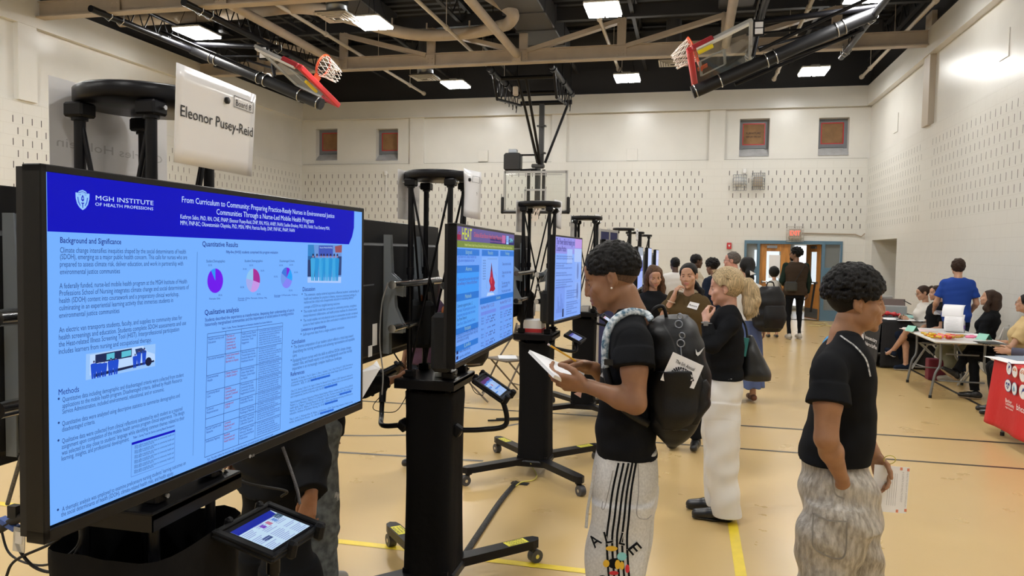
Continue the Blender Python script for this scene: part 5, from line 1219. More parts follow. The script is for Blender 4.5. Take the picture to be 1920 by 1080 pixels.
# cables and connectors lying on the first stand's shelf
cable([(K[0][0]+.02, K[0][1]+.1, 1.112), (K[0][0]+.1, K[0][1]+.13, 1.12), (K[0][0]+.15, K[0][1]+.2, 1.06), (-1.15, 2.0, 1.0), (-1.18, 2.03, .97)], .004, 'cable running from the nearest shelf to the tablet below the largest screen')
cable([on_y(a, b_, 1.95) for a, b_ in ((530, 838), (545, 880), (558, 920), (562, 945))], .0045, 'braided cable hanging from the largest screen to the hand of the person in black', M_BRAID)
mb = MB(); 
for i in range(4): mb.tube(catmull([(K[0][0]+.03+.01*i, K[0][1]-.02, 1.107), (K[0][0]+.06, K[0][1]+.05+.01*i, 1.118), (K[0][0]+.1+.01*i, K[0][1]+.12, 1.108)], 5), .0035, 6)
tag(mb.build('cable_bundle', [M_RUBBER]), 'tangle of plugs lying on the shelf under the largest screen', 'cable')
mb = MB(); mb.box((K[1][0]+.06, K[1][1]-.02, 1.115), (.09, .12, .024), (0, 0, .1), bev=.003); tag(mb.build('media_box', mat('aluminium', (.35, .35, .34), .4, .3)), 'small grey metal box on the shelf of the fabric-wrapped stand', 'box')
# cord taped to the floor between the second and third stands
pts_ = [on_z(*p, .006) for p in ((968, 905), (940, 938), (905, 990), (872, 1040))]
mb = MB(); cc = catmull(pts_, 6)
mb.sheet(lambda u, v: cc[min(int(u*(len(cc)-1)), len(cc)-1)]+Vector((math.cos(.5), -.35, 0))*(.05*(v-.5))+Vector((0, 0, .014*(1-abs(2*v-1)**2)+.003)), len(cc)-1, 6, .002)
tag(mb.build('cord_cover', mat('gaffer_tape', (.018, .018, .018), .5, bump=.5, bscale=40)), 'black tape covering a cord on the floor between two display stands', 'cord cover')
mb = MB(); mb.box(on_z(975, 906, .004), (.13, .055, .004), (0, 0, -.1)); tag(mb.build('tape_patch', M_RUBBER), 'small patch of black tape on the floor before the second stand', 'tape')
mb = MB(); mb.tube(catmull([Vector((K[2][0]+.0, K[2][1]-.16, .11)), on_z(995, 870, .02), on_z(1006, 890, .008), on_z(1000, 900, .008), on_z(978, 904, .01), on_z(966, 912, .008)], 6), .005, 8)
tag(mb.build('extension_cord', mat('cord_yellow', (.62, .55, .12), .5)), 'yellow extension cord leaving the stand behind the papers', 'cord')

# ------------------------------------------------------------------ organic shapes: signed distance grid -> one continuous surface
def A3(v): return np.array(v, dtype=np.float32)
class Sdf:
    def __init__(s, lo, hi, h):
        s.h = h; s.lo = np.array(lo, float)-2*h; n = np.ceil((np.array(hi)-s.lo)/h).astype(int)+3
        s.n = n; s.f = np.full(n, .5, np.float32); s.Rm = None; s.o = np.zeros(3); s.sc = 1.0
    def loc(s, R_, o, sc=1.0): s.Rm = None if R_ is None else np.array(R_, float); s.o = np.array(o, float); s.sc = sc; return s
    def _w(s, p): p = np.array(p, float)*s.sc; return (s.Rm @ p if s.Rm is not None else p)+s.o
    def _blk(s, lo, hi):
        a = np.maximum(np.floor((lo-s.lo)/s.h).astype(int), 0); b = np.minimum(np.ceil((hi-s.lo)/s.h).astype(int)+1, s.n)
        if (b-a).min() <= 0: return None
        sl = tuple(slice(a[i], b[i]) for i in range(3))
        g = [((np.arange(a[i], b[i])*s.h+s.lo[i]).astype(np.float32)).reshape([-1 if j == i else 1 for j in range(3)]) for i in range(3)]
        return sl, g
    def _mix(s, sl, d, k, op):
        f = s.f[sl]
        if op == 'u':
            if k > 0: h = np.clip(.5+.5*(f-d)/k, 0, 1); s.f[sl] = f*(1-h)+d*h-k*h*(1-h)
            else: s.f[sl] = np.minimum(f, d)
        elif op == 's':
            if k > 0: h = np.clip(.5-.5*(f+d)/k, 0, 1); s.f[sl] = f*(1-h)-d*h+k*h*(1-h)
            else: s.f[sl] = np.maximum(f, -d)
    def caps(s, a, b, ra, rb=None, k=.01, op='u'):
        rb = ra if rb is None else rb; ra, rb, k = ra*s.sc, rb*s.sc, k*s.sc; a, b = s._w(a), s._w(b); m = max(ra, rb)+k+3*s.h
        q = s._blk(np.minimum(a, b)-m, np.maximum(a, b)+m)
        if q is None: return s
        sl, (X, Y, Z) = q; ba = b-a; bb = max(float(ba@ba), 1e-9)
        t = np.clip(((X-a[0])*ba[0]+(Y-a[1])*ba[1]+(Z-a[2])*ba[2])/bb, 0, 1)
        d = np.sqrt((X-a[0]-t*ba[0])**2+(Y-a[1]-t*ba[1])**2+(Z-a[2]-t*ba[2])**2)-(ra+(rb-ra)*t)
        s._mix(sl, d.astype(np.float32), k, op); return s
    def chain(s, pts, rs, k=.01, op='u'):
        for i in range(len(pts)-1): s.caps(pts[i], pts[i+1], rs[i], rs[i+1], k, op)
        return s
    def ell(s, c, r, k=.01, op='u', q=None):
        r = np.array([r]*3 if np.isscalar(r) else r, float)*s.sc; k = k*s.sc; c = s._w(c); m = r.max()+k+3*s.h
        bl = s._blk(c-m, c+m)
        if bl is None: return s
        sl, (X, Y, Z) = bl; Rm = s.Rm if s.Rm is not None else np.eye(3)
        if q is not None: Rm = Rm @ np.array(q)
        X, Y, Z = X-c[0], Y-c[1], Z-c[2]; l = [X*Rm[0, i]+Y*Rm[1, i]+Z*Rm[2, i] for i in range(3)]
        k0 = np.sqrt(sum((l[i]/r[i])**2 for i in range(3))); k1 = np.sqrt(sum((l[i]/r[i]**2)**2 for i in range(3)))+1e-6
        s._mix(sl, (k0*(k0-1)/k1).astype(np.float32), k, op); return s
    def cyl(s, a, b, ra, rb, k=.004, op='u', fl=1.0, side=None):
        """flat-ended cone, optionally flattened along `side`"""
        a, b = s._w(a), s._w(b); ra, rb = ra*s.sc, rb*s.sc; m = max(ra, rb)+k+3*s.h
        q = s._blk(np.minimum(a, b)-m, np.maximum(a, b)+m)
        if q is None: return s
        sl, (X, Y, Z) = q; ba = b-a; L = np.linalg.norm(ba); u = ba/L
        w_ = (X-a[0])*u[0]+(Y-a[1])*u[1]+(Z-a[2])*u[2]; t = np.clip(w_/L, 0, 1)
        P = [X-a[0]-w_*u[0], Y-a[1]-w_*u[1], Z-a[2]-w_*u[2]]
        if side is not None:
            sd = np.array(side, float); sd = sd-u*(sd@u); sd /= np.linalg.norm(sd); c = sum(P[i]*sd[i] for i in range(3)); P = [P[i]+sd[i]*c*(1/fl-1) for i in range(3)]
        d = np.maximum(np.sqrt(sum(p**2 for p in P))-(ra+(rb-ra)*t), np.maximum(-w_, w_-L))
        s._mix(sl, d.astype(np.float32), k, op); return s
    def stack(s, rings, k=.01, op='u', p=2.3, ax=2, rot=0.0):
        """rings (z, cx, cy, rx, ry): upright body sections, smoothly interpolated"""
        R_ = np.array(sorted(rings), float)*s.sc; R_[:, 0] += s.o[2]; k = k*s.sc; m = max(R_[:, 3].max(), R_[:, 4].max())+k+3*s.h
        lo = np.array([R_[:, 1].min()-m+s.o[0], R_[:, 2].min()-m+s.o[1], R_[0, 0]-k-2*s.h]); hi = np.array([R_[:, 1].max()+m+s.o[0], R_[:, 2].max()+m+s.o[1], R_[-1, 0]+k+2*s.h])
        q = s._blk(lo, hi)
        if q is None: return s
        sl, (X, Y, Z) = q; z = Z.ravel()
        def ip(c):                                 # smooth (hermite) interpolation
            zz, vv = R_[:, 0], R_[:, c]; g = np.gradient(vv, zz) if len(zz) > 2 else np.zeros(len(zz)); i = np.clip(np.searchsorted(zz, z)-1, 0, len(zz)-2)
            L = zz[i+1]-zz[i]; t = np.clip((z-zz[i])/L, 0, 1); g = np.clip(g, -3, 3)
            return ((2*t**3-3*t**2+1)*vv[i]+(t**3-2*t**2+t)*L*g[i]+(-2*t**3+3*t**2)*vv[i+1]+(t**3-t**2)*L*g[i+1]).reshape(1, 1, -1).astype(np.float32)
        cx, cy, rx, ry = ip(1)+s.o[0], ip(2)+s.o[1], ip(3), ip(4)
        U, V = X-cx, Y-cy
        e = (np.abs(U/rx)**p+np.abs(V/ry)**p)**(1/p)
        d = np.maximum((e-1)*np.minimum(rx, ry), np.maximum(R_[0, 0]-Z, Z-R_[-1, 0]))
        s._mix(sl, d.astype(np.float32), k, op); return s
    def cut(s, p, n):
        """keep the side opposite to n"""
        p = s._w(p); n = np.array(n, float); n = s.Rm @ n if s.Rm is not None else n; n = n/np.linalg.norm(n)
        sl, (X, Y, Z) = s._blk(s.lo, s.lo+s.n*s.h); s.f = np.maximum(s.f, ((X-p[0])*n[0]+(Y-p[1])*n[1]+(Z-p[2])*n[2]).astype(np.float32)); return s
    def fold(s, amp, fx=18, fy=18, fz=9, seed=0, tilt=.5, sharp=False):
        sl, (X, Y, Z) = s._blk(s.lo, s.lo+s.n*s.h)
        n = np.sin(fz*Z+tilt*fx*X+1.7*np.sin(fy*Y*.5+seed)+seed)+.6*np.sin(fx*X*.9-fz*1.9*Z+1.3*np.sin(fz*.8*Z+seed*2)+2*seed)+.5*np.sin(fy*Y+fz*2.7*Z+seed*3)
        if sharp: n = 1-np.abs(n)*1.1
        s.f += (amp*n*.5).astype(np.float32); return s
    def mesh(s):
        f = s.f; ins = f < 0
        c = [ins[i:f.shape[0]-1+i, j:f.shape[1]-1+j, k:f.shape[2]-1+k] for i in (0, 1) for j in (0, 1) for k in (0, 1)]
        tot = sum(x.astype(np.int8) for x in c); act = (tot > 0) & (tot < 8); I = np.argwhere(act)
        if not len(I): return np.zeros((0, 3)), np.zeros((0, 4), int)
        idx = np.full(act.shape, -1, np.int64); idx[tuple(I.T)] = np.arange(len(I))
        cor = [(i, j, k) for i in (0, 1) for j in (0, 1) for k in (0, 1)]
        val = [f[I[:, 0]+a, I[:, 1]+b, I[:, 2]+c_] for a, b, c_ in cor]
        acc = np.zeros((len(I), 3)); cnt = np.zeros(len(I))
        for a in range(8):
            for b in range(a+1, 8):
                if sum(abs(cor[a][i]-cor[b][i]) for i in range(3)) != 1: continue
                va, vb = val[a], val[b]; m = (va < 0) != (vb < 0); t = np.where(m, va/np.where(m, va-vb, 1), 0)
                for i in range(3): acc[:, i] += m*(cor[a][i]+t*(cor[b][i]-cor[a][i]))
                cnt += m
        V = (I+acc/cnt[:, None])*s.h+s.lo; F = []
        for ax in range(3):
            u, v = (ax+1) % 3, (ax+2) % 3
            a = ins; sl0 = [slice(1, -1)]*3; sl0[ax] = slice(0, -1); sl1 = list(sl0); sl1[ax] = slice(1, None)
            p, q = a[tuple(sl0)], a[tuple(sl1)]; E = np.argwhere(p != q)
            if not len(E): continue
            flip = p[tuple(E.T)]; off = [1, 1, 1]; off[ax] = 0; E = E+np.array(off)
            def g(du, dv):
                e = E.copy(); e[:, u] -= du; e[:, v] -= dv; e = np.minimum(e, np.array(idx.shape)-1); return idx[tuple(e.T)]
            Q = np.stack([g(1, 1), g(0, 1), g(0, 0), g(1, 0)], 1); Q[~flip] = Q[~flip][:, ::-1]; F.append(Q[(Q >= 0).all(1)])
        return V, np.concatenate(F) if F else np.zeros((0, 4), int)
def sdf_obj(name, grids, mats, parent, mfun=None, sub=0):
    Vs, Fs, o = [], [], 0
    for g in grids:
        V, F = g.mesh() if isinstance(g, Sdf) else g
        Vs.append(V); Fs.append(F+o); o += len(V)
    V = np.concatenate(Vs); F = np.concatenate(Fs); me = bpy.data.meshes.new(name)
    me.vertices.add(len(V)); me.vertices.foreach_set('co', V.astype(np.float32).ravel()); me.loops.add(F.size); me.loops.foreach_set('vertex_index', F.ravel().astype(np.int32))
    me.polygons.add(len(F)); me.polygons.foreach_set('loop_start', np.arange(0, F.size, 4, dtype=np.int32)); me.polygons.foreach_set('loop_total', np.full(len(F), 4, np.int32))
    mats = mats if isinstance(mats, (list, tuple)) else [mats]
    for m in mats: me.materials.append(m)
    if mfun is not None: me.polygons.foreach_set('material_index', mfun(V[F].mean(1)).astype(np.int32))
    me.update(calc_edges=True); me.validate(); me.polygons.foreach_set('use_smooth', np.ones(len(me.polygons), bool))
    ob = bpy.data.objects.new(name, me); COL.objects.link(ob); ob.parent = parent
    return ob

# ------------------------------------------------------------------ people
def skin_mat(key, c): return mat('skin_'+key, c, 0.48, noise=0.07, nscale=25, sss=0.12, spec=0.4, bump=.05, bscale=250)
def lip_mat(key, c): return mat('lip_'+key, c, 0.4, sss=0.1)
M_EYEW = mat('eye_white', (.42, .40, .38), 0.2); M_IRIS = mat('iris_dark', (.02, .012, .008), 0.15)
def hair_mat(key, c, rough=.55, bump=.55, st=(60, 60, 6), noise=.35): return mat('hair_'+key, c, rough, spec=.2, bump=bump, bscale=6, noise=noise, nscale=3, stretch=st)
def rotm(yaw=0, pitch=0, roll=0):
    """yaw: turn to own left (+), pitch: look down (+), roll: lean to own right (+)"""
    return np.array((Matrix.Rotation(yaw, 3, 'Z') @ Matrix.Rotation(-pitch, 3, 'X') @ Matrix.Rotation(roll, 3, 'Y')))
def head_sdf(g, fem=False, mouth=0.0, nose=1.0, jaw=1.0, lipf=1.0):
    f = .92 if fem else 1.0
    g.ell((0, -.014, .034), (.074, .094, .084), .0); g.ell((0, .022, -.022), (.060*f, .066, .082), .03)
    g.ell((0, .036, -.064), (.047*f*jaw, .050, .042), .025); g.ell((0, .078, -.098), (.018*f, .014, .015), .02)
    for s_ in (-1, 1):
        g.ell((s_*.050*f, .030, -.052), (.014, .030, .026), .022); g.ell((s_*.044, .062, -.020), (.021, .0205, .019), .018); g.ell((s_*.023, .0780, -.036), (.018, .0175, .022), .014); g.caps((s_*.013, .090, -.010), (s_*.014, .094, -.032), .007, .009, .008)
    g.caps((-.030, .080, .024), (.030, .080, .024), .011, .011, .014); g.ell((0, .072, .05), (.048, .022, .032), .02)
    for s_ in (-1, 1): g.ell((s_*.031, .097, .004), (.0150, .0115, .0100), .008, 's')
    g.chain([(0, .0885, .024), (0, .0945, .006), (0, .1020, -.012), (0, .1085*nose, -.028)], [.0105, .0090, .0090, .0098], .010)
    for s_ in (-1, 1): g.ell((s_*.0115, .0985, -.033), (.0080, .0085, .0070), .006)
    g.ell((0, .087, -.062), (.026, .014, .020), .012)
    g.chain([(-.021, .088, -.0595), (-.006, .0985*1, -.0555), (.006, .0985, -.0555), (.021, .088, -.0595)], [.0035, .0055*lipf, .0055*lipf, .0035], .004)
    g.chain([(-.018, .088, -.0645), (0, .0975, -.0685), (.018, .088, -.0645)], [.0035, .0068*lipf, .0035], .004)
    g.chain([(-.022, .0945, -.0615), (0, .1045, -.0620), (.022, .0945, -.0615)], [.0012+mouth, .0016+mouth*2, .0012+mouth], .002, 's')
    for s_ in (-1, 1):                           # lids: a closed ball of skin with an almond opening
        g.ell((s_*.031, .0745, .003), .0145, .004); g.chain([(s_*.031-.0105, .0845, .0025), (s_*.031, .0880, .0036), (s_*.031+.0105, .0845, .0030)], [.0028, .0050, .0028], .0015, 's')
        g.chain([(s_*.021, .0850, .0080), (s_*.031, .0900, .0100), (s_*.042, .0835, .0075)], [.0016, .0022, .0016], .002)
        g.ell((s_*.076, -.006, .000), (.010, .019, .030), .006); g.ell((s_*.0875, .002, .003), (.0085, .0085, .015), .003, 's'); g.caps((s_*.080, -.020, .018), (s_*.080, -.018, -.014), .0045, .004, .003); g.ell((s_*.077, .004, -.026), (.006, .008, .009), .004)
def hand_sdf(g, W, d, n, side, curl=(.5, .7, .5), sc=1.0, thumb=None, spread=0.0, pinch=None):
    """W wrist, d direction of the fingers, n palm normal, side +1 right hand, -1 left hand"""
    W, d, n = [np.array(v, float) for v in (W, d, n)]; d /= np.linalg.norm(d); n = n-d*(n@d); n /= np.linalg.norm(n)
    t = np.cross(d, n)*side
    K_ = [(.088, .030), (.093, .010), (.089, -.010), (.081, -.028)]; Ls = [(.042, .026, .020), (.046, .029, .021), (.042, .027, .020), (.033, .020, .018)]; rr_ = [.0088, .009, .0085, .0075]
    P = lambda a, b, c=0: W+(d*a+t*b+n*c)*sc
    g.caps(P(-.01, .0), P(.03, 0), .021*sc, .020*sc, .015)
    for i, (a, b) in enumerate(K_):
        g.caps(P(.018, b*.55), P(a, b), .0145*sc, .0112*sc, .010)
        cu = curl[i] if isinstance(curl[0], (tuple, list)) else curl
        p = P(a, b); ang = 0.0; rad = rr_[i]*sc
        for j in range(3):
            ang += cu[j]; v = d*math.cos(ang)+n*math.sin(ang)+t*spread*(1.5-i)*.12; q = p+v/np.linalg.norm(v)*Ls[i][j]*sc
            g.caps(p, q, rad, rad*.92, .0035); p = q; rad *= .92
    g.ell(P(.035, .022, .010), np.array((.018, .018, .018))*sc, .012)
    th = thumb or ((.70, .62, .35), (.85, .30, .45), (.95, .05, .35)); p = P(.022, .024, .006)
    for j, (v, L) in enumerate(zip(th, (.040, .031, .026))):
        v = d*v[0]+t*v[1]+n*v[2]; q = p+v/np.linalg.norm(v)*L*sc; g.caps(p, q, (.0130, .0108, .0098)[j]*sc, (.0110, .0098, .0085)[j]*sc, .006); p = q
TORSO_M = [(.86, 0, -.01, .150, .110), (.93, 0, -.01, .165, .118), (1.02, 0, 0, .150, .108), (1.12, 0, 0, .148, .104), (1.24, 0, 0, .165, .116), (1.34, 0, 0, .180, .118), (1.41, 0, -.008, .168, .098), (1.455, 0, -.015, .118, .075), (1.49, 0, -.015, .062, .058)]
TORSO_F = [(.86, 0, -.01, .160, .112), (.92, 0, -.012, .168, .120), (1.02, 0, 0, .138, .100), (1.10, 0, 0, .126, .092), (1.20, 0, .006, .140, .112), (1.28, 0, .012, .152, .125), (1.36, 0, 0, .152, .100), (1.42, 0, -.01, .120, .078), (1.47, 0, -.012, .055, .052)]
def figure(label, x, y, rz, H=1.75, fem=False, res=.008, skin='tan', skinc=(.35, .19, .11), lipc=(.35, .12, .10), head=(0, 0, 0), neck=(0, .02, 0),
           larm=None, rarm=None, top=None, bottom=None, shoes=None, hair=None, dz=0.0, legs=None, torso=None, bulk=1.0, extra=None, earring=False, glasses=False, brow=True, group=None, nose=1.0, armr=1.0, mouth=0, face=True, cat='person', hc_=None, jaw=None, lipf=None):
    """body frame: faces +y, +x is the person's own right; every length for a 1.75 m body, scaled to H"""
    r = empty('person', (x, y, 0), label, cat, group, rz); sc_ = H/1.75
    s_ = lambda p: np.array(p, float)*sc_
    T = torso or (TORSO_F if fem else TORSO_M); jaw = jaw or (.88 if fem else 1.0); lipf = lipf or (.72 if fem else .9)
    T = [(a[0]+dz, a[1], a[2], a[3]*bulk, a[4]*bulk) for a in T]; by = T[-1][2]; bx = T[-1][1]
    shz = 1.42+dz if not fem else 1.39+dz; shx = (.178 if not fem else .150)*bulk**.5
    nb = np.array((bx, by-.005, 1.44+dz)); hc = np.array(hc_) if hc_ is not None else nb+np.array(neck)+np.array((0, .025, .19))
    HR = rotm(*head)
    ar = armr*(1.0 if not fem else .84)
    larm = larm or [(-.235, -.02, 1.12+dz), (-.24, .05, .87+dz)]; rarm = rarm or [(.235, -.02, 1.12+dz), (.24, .05, .87+dz)]
    legs = legs or [[(-.09, 0, .90), (-.10, .01, .50), (-.10, -.03, .09)], [(.09, 0, .90), (.10, .01, .50), (.10, -.03, .09)]]
    top = top or dict(mat=M_INK, sleeve='short'); bottom = bottom or dict(kind='pants', mat=M_INK)
    sm, lm = skin_mat(skin, skinc), lip_mat(skin, lipc)
    # head, neck
    hs = s_(hc); g = Sdf(hs-np.array((.125, .15, .24))*sc_, hs+np.array((.125, .15, .15))*sc_, (.0028 if res <= .004 else .0036 if res <= .006 else .006))
    g.loc(None, (0, 0, 0), sc_)
    g.chain([nb+np.array((0, 0, -.06)), nb+np.array((0, 0, .02)), hc+HR @ np.array((0, -.022, -.07))], [.085 if not fem else .065, .055 if not fem else .046, .052 if not fem else .045], .025)
    g.loc(HR, hs, sc_); head_sdf(g, fem, mouth, nose, jaw, lipf)
    Hi = HR.T
    def mf(P):
        q = (P-hs) @ HR/sc_; return ((q[:, 1] > .084) & (np.abs(q[:, 0]) < .0245-.0) & (q[:, 2] < -.0515+.0*q[:, 0]) & (q[:, 2] > -.0745) & (np.abs((q[:, 2]+.063)/.0125)**2+(q[:, 0]/.025)**2 < 1)).astype(int)
    grids = [g]
    bare = top.get('sleeve', 'short')
    for sd, arm in ((-1, larm), (1, rarm)):
        if arm == 'none': continue
        el, wr = np.array(arm[0], float), np.array(arm[1], float); sh = np.array(arm[3] if len(arm) > 3 and arm[3] is not None else (sd*shx+bx, by, shz)); hd = arm[2] if len(arm) > 2 else None
        pts_ = np.stack([el, wr, wr+(wr-el)/max(np.linalg.norm(wr-el), 1e-6)*.2, sh]) ; hmode = hd or {}
        pts_ = np.concatenate([pts_, [(bx, by, shz-.06)]]); g = Sdf(s_(pts_.min(0))-.10*sc_, s_(pts_.max(0))+.10*sc_, min(res, .006)); g.loc(None, (0, 0, 0), sc_)
        if bare != 'long':
            g.chain([sh-np.array((sd*.022, 0, .02)), sh*.5+el*.5, el], [.036*ar, .045*ar, .038*ar], .02)
        mid = el*.7+wr*.3
        g.chain([el, mid, wr], [.035*ar, .038*ar, .023*min(ar, 1)], .02); g.ell(el, .034*ar, .01)
        d = np.array(hmode.get('d', wr-el)); n = np.array(hmode.get('n', (-sd*.9, 0.2, -.1)))
        g.loc(None, (0, 0, 0), 1); hand_sdf(g, wr*sc_, d, n, sd, hmode.get('curl', (.45, .5, .3)), sc_*(1.0 if not fem else .9), hmode.get('thumb'), hmode.get('spread', 0))
        g.loc(None, (0, 0, 0), sc_)
        if bare == 'long': g.chain([sh-np.array((sd*.03, 0, .02)), el], [.030, .030], .01)
        g.caps((bx, by, shz-.05), sh-np.array((sd*.03, 0, .02)), .03, .03, .02)
        grids.append(g)
    if T:
        zz = [a for a in T if a[0] <= T[-1][0]-.05]
        if len(zz) > 2:
            g = Sdf(s_((-.3, min(a[2]-a[4] for a in zz)-.05, zz[0][0]-.03)), s_((.3, max(a[2]+a[4] for a in zz)+.05, zz[-1][0]+.05)), .016); g.loc(None, (0, 0, 0), sc_); g.stack([(a[0], a[1], a[2], a[3]*.86, a[4]*.82) for a in zz], .01); g.caps((bx, by, shz-.06), nb+np.array((0, 0, -.02)), .06, .04, .02)
            if bottom.get('kind') in ('skirt', 'shorts'):
                for L in legs: g.caps((0, 0, zz[0][0]+.08), L[0], .06, .06, .02)
            grids.append(g)
    if bottom.get('kind') in ('skirt', 'shorts', 'dress') or bottom.get('bare'):
        for j, L in enumerate(legs):
            L = [np.array(p, float) for p in L]; q = np.stack(L)
            g = Sdf(s_(q.min(0))-.12, s_(q.max(0))+.12, max(res, .006)); g.loc(None, (0, 0, 0), sc_)
            g.chain([L[0], L[1]], [.075, .052], .02); g.chain([L[1], L[1]*.65+L[2]*.35+np.array((0, -.012, 0)), L[2]], [.050, .050, .034], .02)
            g.caps(L[2], L[2]+np.array((0, .09, -.05)), .034, .026, .02); grids.append(g)
    body = sdf_obj('body', grids, [sm, lm], r, mf)
    # eyes, brows
    if face:
        HM = Matrix([list(HR[i])+[hs[i]] for i in range(3)]+[[0, 0, 0, 1]]) @ Matrix.Scale(sc_, 4)
        for sd in (-1, 1):
            mb = MB(); mb.M = HM; gz = Vector((0, 1, -.12)).normalized()
            mb.ball((sd*.031, .0745, .003), .0118, 14, m=0); mb.ball(Vector((sd*.031, .0745, .003))+gz*.0075, (.0062, .0052, .0062), 12, m=1); mb.build('eye', [M_EYEW, M_IRIS], r)
        if brow and hair:
            for sd in (-1, 1):
                mb = MB(); mb.M = HM; mb.tube([(sd*.014, .0925, .020), (sd*.028, .0925, .0255), (sd*.044, .0825, .021)], [.0028, .0034, .0016], 6); mb.build('eyebrow', hair.get('brow', hair['mat']), r)
        if glasses:
            mb = MB(); mb.M = HM
            for sd in (-1, 1):
                mb.tube([(sd*.033+.020*math.cos(a), .106, .002+.016*math.sin(a)) for a in np.linspace(0, 2*PI, 17)], .0016, 5, False)
                mb.tube([(sd*.053, .105, .004), (sd*.074, .06, .004), (sd*.082, -.01, .004)], .0016, 5)
            mb.tube([(-.013, .106, .004), (0, .109, .006), (.013, .106, .004)], .0016, 5); mb.build('glasses', M_INK, r)
        if earring:
            mb = MB(); mb.M = HM
            for sd in (-1, 1): mb.ball((sd*.086, .006, -.032), .0042, 10)
            each(mb, 'earring', mat('pearl', (.8, .75, .65), .2), r)
    # top
    if top.get('mat'):
        hem = top.get('hem', .90)+dz; th = top.get('th', .024); R_ = [(max(a[0], hem), a[1], a[2], a[3]+th, a[4]+th) for a in T if a[0] >= hem-.02]
        if top.get('rings'): R_ = top['rings']
        if not top.get('rings') and len(R_) and R_[0][0] > hem+.01: R_ = [(hem, R_[0][1], R_[0][2], R_[0][3], R_[0][4])]+R_
        al = [np.array(a[1]) for a in (larm, rarm) if a != 'none']+[np.array(a[0]) for a in (larm, rarm) if a != 'none']
        pts_ = np.array([(q[1]-q[3], q[2]-q[4], q[0]) for q in R_]+[(q[1]+q[3], q[2]+q[4], q[0]) for q in R_]+[tuple(p) for p in al]+[(shx, by, shz), (-shx, by, shz)])
        g = Sdf(s_(pts_.min(0))-.09, s_(pts_.max(0))+.09, top.get('res', res)); g.loc(None, (0, 0, 0), sc_)
        g.stack(R_, .01)
        for sd, arm in ((-1, larm), (1, rarm)):
            if arm == 'none': continue
            el, wr = np.array(arm[0], float), np.array(arm[1], float); sh = np.array(arm[3] if len(arm) > 3 and arm[3] is not None else (sd*shx+bx, by, shz))
            inn = np.array((sd*.045+bx, by, shz+.024)); w0 = top.get('loose', .012)
            g.caps(inn, sh-np.array((sd*.022, 0, .014)), .052, .048*ar+.006, .035)
            if bare == 'short':
                e2 = sh+(el-sh)*top.get('slen', .58); sh = sh-np.array((sd*.01, 0, .012)); g.caps(sh, sh*.5+e2*.5, .050*ar+w0*.4, .051*ar+w0*.7, .03); g.cyl(sh*.6+e2*.4, e2, .053*ar+w0*.7, .052*ar+w0*1.3, .012)
            elif bare == 'long':
                e2 = el; w3 = el+(wr-el)*top.get('slen', .96)
                g.chain([sh-np.array((sd*.01, 0, .012)), e2], [.049*ar+w0*.4, .042*ar+w0], .03); g.caps(e2, e2*.6+w3*.4, .044*ar+w0, .042*ar+w0, .015); g.cyl(e2*.6+w3*.4, w3, .042*ar+w0, .030*ar+w0, .01)
            elif bare == 'none': g.caps(inn, sh-np.array((sd*.04, 0, 0)), .05, .035, .02)
        nk = top.get('neck', .062); g.caps(nb+np.array((0, .012, top.get('vz', .025))), nb+np.array((0, .03, .2)), nk, nk, .008, 's')
        if top.get('vneck'): g.caps(nb+np.array((0, .085, .05)), nb+np.array((0, .165, -.06)), .046, .020, .01, 's')
        if top.get('fold', .004): g.fold(top.get('fold', .004)*sc_, 20, 20, 26, top.get('seed', 1), .5)
        o = sdf_obj(top.get('name', 'shirt'), [g], top['mat'], r)
    # legs
    k_ = bottom.get('kind')
    if k_ in ('pants', 'shorts'):
        wd = bottom.get('w', 1.0); hemz = bottom.get('hem', .05); br = bottom.get('res', res); wt = bottom.get('waist', .96)+dz
        q = np.stack([p for L in legs for p in L]); g = Sdf(s_(q.min(0))-(.30 if bottom.get('rings') else .18), s_(np.maximum(q.max(0), (0, 0, wt)))+(.30 if bottom.get('rings') else .18), br); g.loc(None, (0, 0, 0), sc_)
        if bottom.get('rings'):
            for Rg in bottom['rings']: g.stack(Rg, bottom.get('k', .02))
        else:
            Tp = [(a[0], a[1], a[2], a[3]+.006, a[4]+.006) for a in T if a[0] <= wt+.02]
            Tp = [(.80+dz if dz == 0 else Tp[0][0]-.04, 0, -.01, .155*bulk, .115*bulk)]+Tp; Tp[-1] = (wt,)+Tp[-1][1:]
            if len(Tp) > 1: g.stack(Tp, .02)
            for L in legs:
                L = [np.array(p, float) for p in L]; hz = L[1]+(L[2]-L[1])*(1-hemz) if k_ == 'pants' else L[0]+(L[1]-L[0])*.95
                r1, r2, r3 = .088*wd**.5*bulk, .062*wd, bottom.get('hemr', .055)*wd
                if k_ == 'pants':
                    g.caps(L[0], L[1], r1, r2, .025); g.caps(L[1], L[1]*.7+hz*.3, r2, (r2+r3)/2, .02); g.cyl(L[1]*.75+hz*.25, hz, (r2+r3)/2, r3, .015)
                else: g.caps(L[0], L[0]*.5+L[1]*.5, r1, r1*.95, .025); g.cyl(L[0]*.5+L[1]*.5, hz, r1*.95, r1, .01)
        g.fold(bottom.get('fold', .006)*sc_, 22, 22, bottom.get('fz', 15), bottom.get('seed', 2), .4)
        sdf_obj('trousers' if k_ == 'pants' else 'shorts', [g], bottom['mat'], r, bottom.get('mfun'))
    elif k_ == 'skirt':
        R_ = bottom['rings']; g = Sdf(s_((-.45, -.45, min(a[0] for a in R_)-.02)), s_((.45, .45, max(a[0] for a in R_)+.03)), res); g.loc(None, (0, 0, 0), sc_); g.stack(R_, .01, p=2)
        sl, (X, Y, Z) = g._blk(g.lo, g.lo+g.n*g.h); g.f += (.010*np.sin(9*np.arctan2(X, Y)+3*np.sin(3*Z))*np.clip((R_[0][0]+.9-Z)*1.4, 0, 1)).astype(np.float32)
        sdf_obj('skirt', [g], bottom['mat'], r)
